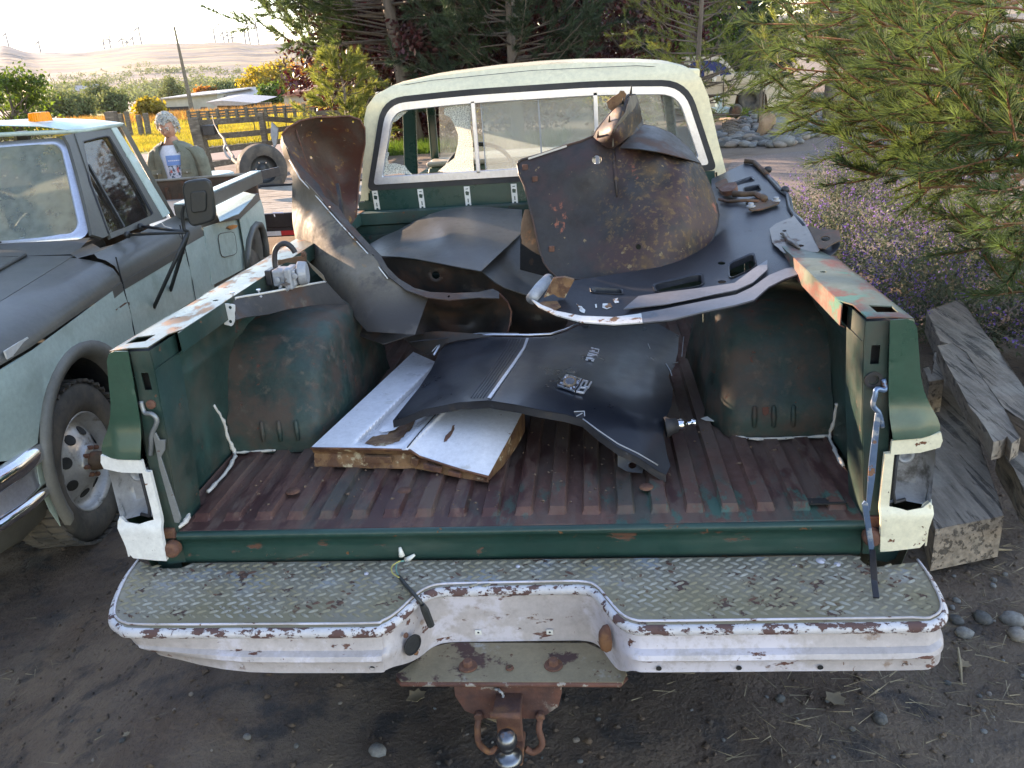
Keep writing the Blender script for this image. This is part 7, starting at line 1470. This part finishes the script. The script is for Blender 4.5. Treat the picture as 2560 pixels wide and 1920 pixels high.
# little white trailer
wt = QZ(1825, 292, 0); WT = thing('small_white_trailer', 'small white trailer with a rusty wheel left of the boulders', 'trailer', (wt.x, 24.5, 0))
Wq = lambda x, y, yy=24.3: QY(1700+x/5.267, 100+y/5.267, yy)
MB().prism([Wq(*p) for p in ((450, 750), (520, 738), (555, 775), (550, 880), (500, 895))], (0, .5, 0)).build('tool_box', m_['mint_wet'], WT, bevel=.02)
MB().prism([Wq(*p) for p in ((440, 905), (680, 895), (655, 965), (500, 968))], (0, .9, 0)).build('chassis', m_['mint_wet'], WT, bevel=.02)
cw = Wq(735, 930, 24.2); MB().lathe([(.0, -.08), (.15, -.08), (.19, 0), (.15, .08), (0, .08)], cw, (0, 1, 0), 24).build('wheel', m_['tyre'], WT, smooth=True)
MB().lathe([(.13, 0), (.0, -.02)], cw+Vector((0, -.085, 0)), (0, 1, 0), 20).build('wheel_cover', m_['brown_iron'], WT)
RV = thing('red_car', 'roof corner of a red vehicle just left of the cream pickup', 'car', (VQ(-10, 260).x, 28.5, 0))
MB().box((VQ(-30, 400, 28.5).x, 29.3, .85), (1.0, 1.7, 1.1)).build('body', m_['red_roof'], RV, bevel=.1); MB().box((VQ(-30, 400, 28.5).x, 29.3, 1.5), (.7, 1.4, .3)).build('cabin', m_['red_roof'], RV, bevel=.1)
# ---- wooden fence by the road
FN = thing('wooden_fence', 'dark weathered four-rail wooden fence beyond the person and the upright wheel', 'fence', tuple(QZ(518, 424, 0)))
y1, y2, y3 = 17.2, 19.0, 21.0
def post(pxs, pyt, pyb, y, w, nm='post'):
    a = QY(*c('K', pxs[0], pyt), y); b = QY(*c('K', pxs[1], pyb), y); b.z = 0; MB().beam(b, a, w, w, (0, 1, 0)).build(nm, m_['fence_wood'], FN, bevel=.01)
post((255, 440), 630, 1345, y1, .24); post((1172, 1240), 558, 1040, y2, .13); post((1882, 1890), 490, 640, y3, .16)
for (xa, ya), (xb, yb) in (((335, 705), (1165, 645)), ((390, 905), (1195, 835)), ((430, 1090), (1220, 1000)), ((475, 1285), (1240, 1165))):
    MB().beam(QY(*c('K', xa, ya), y1), QY(*c('K', xb, yb), y2), .04, .13).build('rail', m_['fence_wood'], FN, bevel=.006)
for (xa, ya), (xb, yb) in (((1215, 645), (1890, 690)), ((1240, 820), (1890, 730)), ((1260, 990), (1890, 880))):
    MB().beam(QY(*c('K', xa, ya), y2), QY(*c('K', xb, yb), y3), .04, .12).build('rail', m_['fence_wood'], FN, bevel=.006)
MB().beam(QY(*c('K', 1900, 570), y3), QY(*c('K', 2300, 560), y3), .04, .12).build('rail', m_['fence_wood'], FN, bevel=.006)
bxk = [QY(*c('K', *p), 17.0) for p in ((355, 740), (515, 735), (540, 870), (385, 880))]
finish(MB().prism(bxk, (0, .25, 0)).build('mailbox', m_['dark_steel'], bevel=.01), label='dark grey box hung between the fence rails beside the thick post', cat='box')
rgp = [QY(*c('K', *p), 18.6) for p in ((1318, 690), (1345, 720), (1410, 790), (1400, 900), (1385, 1000), (1345, 1070), (1335, 980), (1305, 880), (1310, 780))]
finish(MB().prism(rgp, (0, .08, 0)).build('hanging_sack', m_['cast_grey'], bevel=.01), label='grey ragged sack hanging from the fence right of the thin post', cat='sack')
# left post nearer, corral posts
def lone(px, pt, pb, y, w, lb, m='fence_wood'):
    a = QY(px[0], pt, y); b = QY(px[1], pb, y); b.z = -.05; o = MB().beam(b, a, w, w, (0, 1, 0)).build('fence_post', m_[m], None, bevel=.01); finish(o, label=lb, cat='post', group='loose fence posts in the pasture')
lone((276, 282), 279, 320, 15.5, .19, 'pale thick fence post just right of the mint pickup roof')
for px, pt, pb, w, lb in ((303, 284, 306, .2, 'short dark post left of the grey-haired person'), (348, 287, 308, .2, 'thin post between the pale post and the person'), (366, 283, 308, .2, 'dark post close to the left of the person'), (318, 279, 296, .18, 'small distant post above the short dark one')):
    lone((px-3, px), pt, pb, 38, w, lb)
CL = thing('corral_fence', 'grey corral fence of posts and rails in front of the low barns', 'fence', tuple(QY(520, 300, 46)))
for k, px in enumerate(range(470, 800, 24)):
    a = QY(px, 276+(k % 3)*2-(px-470)*.06, 46); MB().beam(Vector((a.x, 46, 0)), a, .16, .16, (0, 1, 0)).build('post', m_['fence_wood'], CL)
for dy in (6, 13, 19):
    MB().beam(QY(470, 276+dy, 46), QY(795, 256+dy, 46), .04, .10).build('rail', m_['fence_wood'], CL)
WR = thing('wire_fence', 'thin steel stakes and wire along the pasture edge', 'fence', tuple(QY(645, 330, 24)))
for x, yt, yb in ((500, 590, 700), (1075, 690, 800), (1505, 500, 760), (540, 790, 870), (1260, 590, 700)):
    MB().tube([QY(*c('K', x, yt), 24), QY(*c('K', x+25, yb+60), 24)], .014, 5).build('stake', m_['dark_steel'], WR)
# ---- barns
def zq(x, y, yy): return QY(*c('Z', x, y), yy)
def house(name, lb, pts_wall, roof, y, dep, mw, mr_, cat='barn', extra=()):
    base = zq(*pts_wall[0], y); o = thing(name, lb, cat, (base.x, y, 0)); W_ = [zq(*p, y) for p in pts_wall]
    for p in W_[-2:]: p.z = -.1
    MB().prism(W_, (0, dep, 0)).build('wall', m_[mw], o)
    R_ = [zq(*p, y-.4) for p in roof]; MB().prism(R_, (0, dep+.8, .3)).build('roof', m_[mr_], o)
    for q, mm, nm in extra: MB().prism([zq(*p, y-.06) for p in q], (0, .05, 0)).build(nm, m_[mm], o)
    return o
house('low_barn', 'long low pale barn with flat roof behind the head of the person', [(1022, 640), (1392, 606), (1412, 680), (1410, 740), (1040, 740)], [(1010, 634), (1392, 598), (1398, 606), (1014, 643)], 78, 9, 'barn_wall', 'metal_roof', extra=(([(1050, 690), (1210, 684), (1214, 712), (1056, 716)], 'interior_dark', 'opening'), ([(1290, 688), (1330, 686), (1330, 700), (1290, 702)], 'barn_wood', 'hatch')))
house('gabled_barn', 'low barn wing with sloping grey roof joining the flat barn', [(1395, 612), (1500, 640), (1640, 665), (1640, 700), (1400, 740)], [(1390, 598), (1402, 598), (1530, 640), (1500, 646)], 80, 9, 'barn_wood', 'metal_roof')
house('lean_to_shed', 'brown plank lean-to shed with pale slanting roof in front of the barns', [(1395, 676), (1632, 672), (1632, 740), (1400, 752)], [(1322, 658), (1420, 646), (1648, 662), (1560, 678), (1380, 680)], 64, 4, 'barn_wood', 'metal_roof', 'shed')
house('far_barn', 'far barn with brown gable roof right of the flat barn', [(1500, 632), (1570, 622), (1600, 634), (1602, 665), (1510, 665)], [(1475, 622), (1610, 600), (1560, 640), (1540, 636)], 95, 8, 'barn_wall', 'red_roof')
house('red_roof_shed', 'pale shed with red-brown roof left of the tall pine', [(1822, 620), (2025, 605), (2058, 612), (2056, 705), (1835, 690)], [(1802, 617), (1850, 590), (2032, 580), (2052, 604), (2040, 612)], 62, 5, 'barn_wall', 'red_roof', 'shed', extra=(([(2010, 640), (2024, 638), (2026, 690), (2014, 690)], 'barn_wood', 'door'),))
a, b = zq(1120, 172, 76), zq(1215, 612, 76); finish(MB().tube([Vector((b.x, b.y, 0)), b, a], [.22, .2, .09], 8).build('utility_pole', m_['fence_wood']), label='tall bare leaning pole rising behind the flat barn', cat='pole')
# autumn trees round the barns
for k, (px, py, y, h, r_, m, lb) in enumerate(((655, 215, 100, 9.5, 4.2, 'autumn_leaf', 'yellow-green broad tree left of the red-roofed shed'), (700, 205, 104, 10.5, 4.5, 'autumn_leaf', 'tall yellow-green tree behind the red-roofed shed'), (752, 200, 108, 10.5, 5, 'orange_leaf', 'orange autumn tree behind the red-roofed shed'), (790, 205, 110, 9, 4.5, 'orange_leaf', 'orange autumn tree half hidden by the tall pine'),
        (680, 245, 80, 5, 2.0, 'green_leaf', 'small bright green tree in front of the yellow-green ones'), (375, 262, 60, 3.6, 1.7, 'autumn_leaf', 'small golden tree left of the flat barn'), (555, 225, 120, 7, 4, 'hazy_leaf', 'greyish tree behind the flat barn'), (600, 222, 125, 7, 4, 'hazy_leaf', 'greyish tree left of the yellow-green trees'), (515, 232, 118, 5, 3, 'orange_leaf', 'small orange tree above the flat barn'),
        (430, 215, 150, 11, 4, 'hazy_leaf', 'tall hazy poplar left of the leaning pole'), (240, 245, 110, 9, 3.4, 'hazy_leaf', 'hazy tree above the mint pickup windscreen'), (190, 265, 90, 6, 3.4, 'hazy_leaf', 'low hazy tree beside the amber roof light'), (140, 275, 85, 6, 3.8, 'hazy_leaf', 'low hazy tree left of the amber light'), (285, 262, 95, 5.5, 3, 'hazy_leaf', 'low hazy tree right of the mint pickup roof'))):
    p = QY(px, py, y); leaftree(lb, (p.x, y, 0), h*.43, r_*.5, m, ncl=46, nl=70, size=.2, seed=70+k, zmin=.03, trunk=.25, cr=.5)
# grass in the pasture, verge grass by the plum
def tufts(name, area, n, h, m, seed, w=.02, z=0.02, kind='stuff', ymul=1):
    global rng; old = rng; rng = np.random.default_rng(seed); A = np.array([(p[0], p[1]) for p in area]); lo, hi = A.min(0), A.max(0); P = rng.uniform(lo, hi, (n*3, 2)); P = P[inpoly(P, [tuple(a) for a in A])][:n]
    P3 = np.c_[P, np.full(len(P), z)]; D = unit(rng.normal(size=(len(P), 3))*.35+np.array([0, 0, 1])); co, F = blades(P3, D, h*rng.uniform(.5, 1.3, len(P)), w); o = npmesh(name, co, F, m_[m], kind=kind); rng = old; return o
pa_ = [(p.x, p.y) for p in RF]+[(-12, 62), (-40, 60)]
tufts('pasture_grass', [(RF[0].x-3, RF[0].y)]+[(p.x, p.y) for p in RF[1:]]+[(4, 45), (-30, 45)], 90000, .16, 'grass', 1, .028)
tufts('far_pasture_grass', [(-40, 45), (4, 45), (-6, 85), (-75, 85)], 60000, .28, 'grass', 2, .07)
tufts('dry_weeds', [(-75, 66), (-20, 52), (-14, 60), (-70, 80)], 26000, .6, 'grass_dry', 5, .06)
tufts('verge_grass', [(-6.5, 19.4), (-.5, 19.0), (-.3, 21.5), (-6.5, 22)], 12000, .30, 'grass_green', 3, .016, 0)
tufts('border_weeds', [tuple(QZ(1820, 296, 0))[:2], tuple(QZ(1870, 296, 0))[:2], tuple(QZ(1866, 284, 0))[:2], tuple(QZ(1822, 284, 0))[:2]], 1500, .2, 'grass_green', 4, .02, 0)
# ---- far hillside: trees, houses, turbines
old = rng; rng = np.random.default_rng(90); P = []; 
for k in range(7000):
    y = 340+rng.random()**1.5*800; px = rng.uniform(-20, 860); p = QY(px, 200, y); x = p.x
    dens = noise.noise((x/70, y/55, 0))*1.3+.34-max(0, y-520)/520
    if rng.random() > max(0, dens)*1.5: continue
    z = fhill(x, y); h = rng.uniform(2.2, 5.5); n = 20; P.append(np.array([x, y, z])+rng.normal(size=(n, 3))*np.array([h*.32, h*.32, h*.28])+np.array([0, 0, h*.5]))
co, F = leaves(np.concatenate(P), .75); npmesh('valley_trees', co, F, m_['hazy_leaf'], kind='stuff')
hs = []
for k in range(34):
    y = rng.uniform(380, 900); px = rng.uniform(60, 640); x = QY(px, 200, y).x; z = fhill(x, y); w = rng.uniform(9, 18)
    if k == 0:
        H0 = thing('valley_house', 'tiny pale house among the hazy valley trees', 'house', (x, y, z), 'houses in the valley')
        b = MB().box((x, y, z+2), (14, 8, 5)).build('wall', m_['barn_wall'], H0); MB().prism([(x-7.6, y-4.8, z+4.4), (x+7.6, y-4.8, z+4.4), (x+7.6, y, z+7), (x-7.6, y, z+7)], (0, 0, .3)).prism([(x-7.6, y+4.8, z+4.4), (x+7.6, y+4.8, z+4.4), (x+7.6, y, z+7), (x-7.6, y, z+7)], (0, 0, .3)).build('roof', m_['metal_roof'], H0)
    else: clone(H0, Vector((x, y, z))-H0.location, rz=rng.uniform(-.6, .6))
def turbine(hx, hy, bl, a0, lb, y=1650):
    hub = zq(hx, hy, y); z0 = fhill(hub.x, y); k = y/2087/2.572; R_ = bl*k
    T_ = thing('wind_turbine', lb, 'wind turbine', (hub.x, y, z0-2), 'wind turbines on the ridge')
    MB().tube([(hub.x, y, z0-3), hub], [2.1, 1.5], 8).build('tower', m_['turbine_backlit'], T_); MB().box(hub+Vector((0, 1.5, 0)), (1.6, 4, 1.6)).build('nacelle', m_['turbine_backlit'], T_)
    for q in range(3):
        t = R(a0+120*q); d = Vector((math.cos(t), 0, math.sin(t))); MB().tube([hub, hub+d*R_*.25, hub+d*R_], [1.0, 1.4, .6], 6).build('blade', m_['turbine_backlit'], T_)
for t in ((35, 215, 88, 95, 'wind turbine at the far left edge of the ridge'), (245, 265, 72, 98, 'wind turbine second from the left, over the dip in the ridge'), (662, 268, 30, 60, 'smallest wind turbine left of the middle of the ridge'), (700, 252, 40, 62, 'small wind turbine with crossed blades left of centre ridge'), (782, 248, 60, 92, 'wind turbine left of the tallest one'), (812, 268, 30, 80, 'tiny wind turbine low behind the ridge left of the tallest'), (850, 240, 58, 100, 'wind turbine just beside the tallest one on its left'), (888, 175, 80, 90, 'tallest wind turbine in the middle of the ridge'),
          (1370, 190, 62, 35, 'leftmost wind turbine of the right cluster'), (1430, 205, 62, 110, 'second wind turbine of the right cluster'), (1462, 222, 46, 95, 'small wind turbine behind the right cluster'), (1492, 238, 30, 95, 'smallest wind turbine of the right cluster'), (1565, 185, 62, 55, 'wind turbine in the middle of the right cluster'), (1590, 168, 72, 100, 'wind turbine beside the pine branch, with upright blade'), (1642, 142, 76, 10, 'highest wind turbine of the right cluster beside the pine branch')): turbine(*t)
rng = old
# ---- litter on the dirt
old = rng; rng = np.random.default_rng(5); P = []; D = []; L_ = []
for k in range(5200):
    if k < 3600: x = rng.uniform(.4, 2.6); y = rng.uniform(-1.15, 1.4)
    else: x = rng.uniform(-3, 2.6); y = rng.uniform(-1.15, 1.0)
    if noise.noise((x*1.8, y*1.8, 4)) < -.05+(.12 if k >= 3600 else 0): continue
    P.append((x, y, fground(x, y)+.004+.010*rng.random())); a_ = rng.uniform(0, 6.28); D.append((math.cos(a_), math.sin(a_), rng.uniform(-.06, .12))); L_.append(rng.uniform(.03, .11))
CP = []; n = 9000; X_ = rng.uniform(-3.2, 2.7, n); Y_ = rng.uniform(-1.19, 1.6, n); r_ = rng.exponential(.0028, n)+.0012; r_ = np.minimum(r_, .014)
Z_ = np.array([fground(a, b) for a, b in zip(X_, Y_)]); octa = np.array([(1, 0, 0), (-1, 0, 0), (0, 1, 0), (0, -1, 0), (0, 0, .8), (0, 0, -.8)]); of = np.array([(0, 2, 4), (2, 1, 4), (1, 3, 4), (3, 0, 4), (2, 0, 5), (1, 2, 5), (3, 1, 5), (0, 3, 5)])
V_ = (octa[None]*(1+.45*rng.normal(size=(n, 6, 1))))*r_[:, None, None]+np.stack([X_, Y_, Z_+r_*.3], 1)[:, None]; F_ = (of[None]+np.arange(n)[:, None, None]*6).reshape(-1, 3)
npmesh('dirt_clods', V_.reshape(-1, 3), F_, m_['dirt'], kind='stuff')
n = 900; X_ = rng.uniform(-.86, .86, n)*np.where(rng.random(n) < .5, 1, rng.random(n)**.2); Y_ = rng.uniform(.05, 1.2, n); r_ = np.minimum(rng.exponential(.0014, n)+.0007, .006)
V_ = (octa[None]*(1+.45*rng.normal(size=(n, 6, 1))))*r_[:, None, None]+np.stack([X_, Y_, np.full(n, .771)], 1)[:, None]; F_ = (of[None]+np.arange(n)[:, None, None]*6).reshape(-1, 3)
npmesh('floor_grit', V_.reshape(-1, 3), F_, m_['grit'], kind='stuff')
co, F = blades(np.array(P), unit(np.array(D)), np.array(L_), .0028); npmesh('fallen_needles', co, F, m_['dry_stem'], kind='stuff')
ps_ = [rock((0, 0, -60), 1, (1, .8, .6), 30+i, nu=8, nv=6, name='pebble') for i in range(4)]
spots = [(2390, 1560, .026), (2290, 1545, .02), (2185, 1640, .022), (2380, 1525, .012), (2410, 1590, .03), (2330, 1590, .014), (2455, 1555, .035), (2530, 1560, .04), (2540, 1600, .035), (1950, 1745, .018), (2200, 1800, .026), (945, 1880, .030), (1560, 1660, .03), (1440, 1850, .012), (2370, 1700, .012), (620, 1850, .014), (300, 1830, .012)]
for k in range(34): spots.append((rng.uniform(100, 2540), rng.uniform(1720, 1915), rng.uniform(.004, .011)))
for k in range(14): spots.append((rng.uniform(2380, 2560), rng.uniform(1420, 1900), rng.uniform(.006, .016)))
for k, (px, py, r_) in enumerate(spots):
    p = QZ(px, py, 0); o = ps_[k % 4] if k < 4 else ps_[k % 4].copy()
    if k >= 4: COL.objects.link(o)
    o.location = (p.x, p.y, fground(p.x, p.y)+r_*.25); o.scale = (r_, r_, r_); o.rotation_euler = (0, 0, rng.uniform(0, 6)); o['label'] = 'small rounded pebble lying loose in the dirt around the bumper'; o['category'] = 'pebble'; o['group'] = 'pebbles in the dirt'
rng = old
def leafat(px, py, sz, a, lb):
    p = QZ(px, py, .012); q = [(0, -1), (.35, -.6), (.7, -.55), (.6, -.1), (.9, .25), (.4, .5), (0, 1), (-.4, .55), (-.85, .3), (-.6, -.1), (-.7, -.5), (-.3, -.6)]
    z0 = fground(p.x, p.y)+.012; f = lambda u, v: Vector((p.x+sz*(u*math.cos(a)-v*math.sin(a)), p.y+sz*(u*math.sin(a)+v*math.cos(a)), z0+sz*.25*(u*u+v*v*.4)))
    o = plate('fallen_leaf', q, f, m_['leaf_litter'], step=.35, solid=.0012, label=lb, cat='leaf'); return o
leafat(2088, 1745, .035, .6, 'broad tan fallen leaf on the dirt below the right half of the bumper')
leafat(1040, 1735, .035, 2.2, 'curled grey leaf on the dirt below the left end of the hitch shelf')
leafat(2410, 1660, .022, 1.2, 'small pale leaf on the dirt right of the bumper end')
leafat(310, 1815, .012, 2.4, 'tiny pale leaf scrap on the dirt at the lower left')
for k, (a, b, lb) in enumerate((((2395, 1620), (2405, 1710), 'splintered wood chip standing in the dirt right of the bumper'), ((2430, 1380), (2530, 1375), 'thin stick on the dirt below the thick timber'), ((1210, 1790), (1290, 1830), 'thin stick under the hitch'))):
    p, q = QZ(*a, .012), QZ(*b, .02); finish(MB().tube([p, (p+q)/2+Vector((0, 0, .008)), q], [.004, .006, .002], 6).build('stick', m_['dry_stem']), label=lb, cat='stick')
# ---- air
hz_ = MB().box((-700, 1220, 160), (3600, 2560, 330)).build('haze', None, kind='stuff'); hm_ = bpy.data.materials.new('haze_air'); hm_.use_nodes = True; t_ = hm_.node_tree; t_.nodes.clear()
pv = t_.nodes.new('ShaderNodeVolumePrincipled'); pv.inputs['Density'].default_value = .00007; pv.inputs['Color'].default_value = (.93, .95, 1, 1); pv.inputs['Anisotropy'].default_value = .1
ou = t_.nodes.new('ShaderNodeOutputMaterial'); t_.links.new(pv.outputs[0], ou.inputs['Volume']); hz_.data.materials.append(hm_)
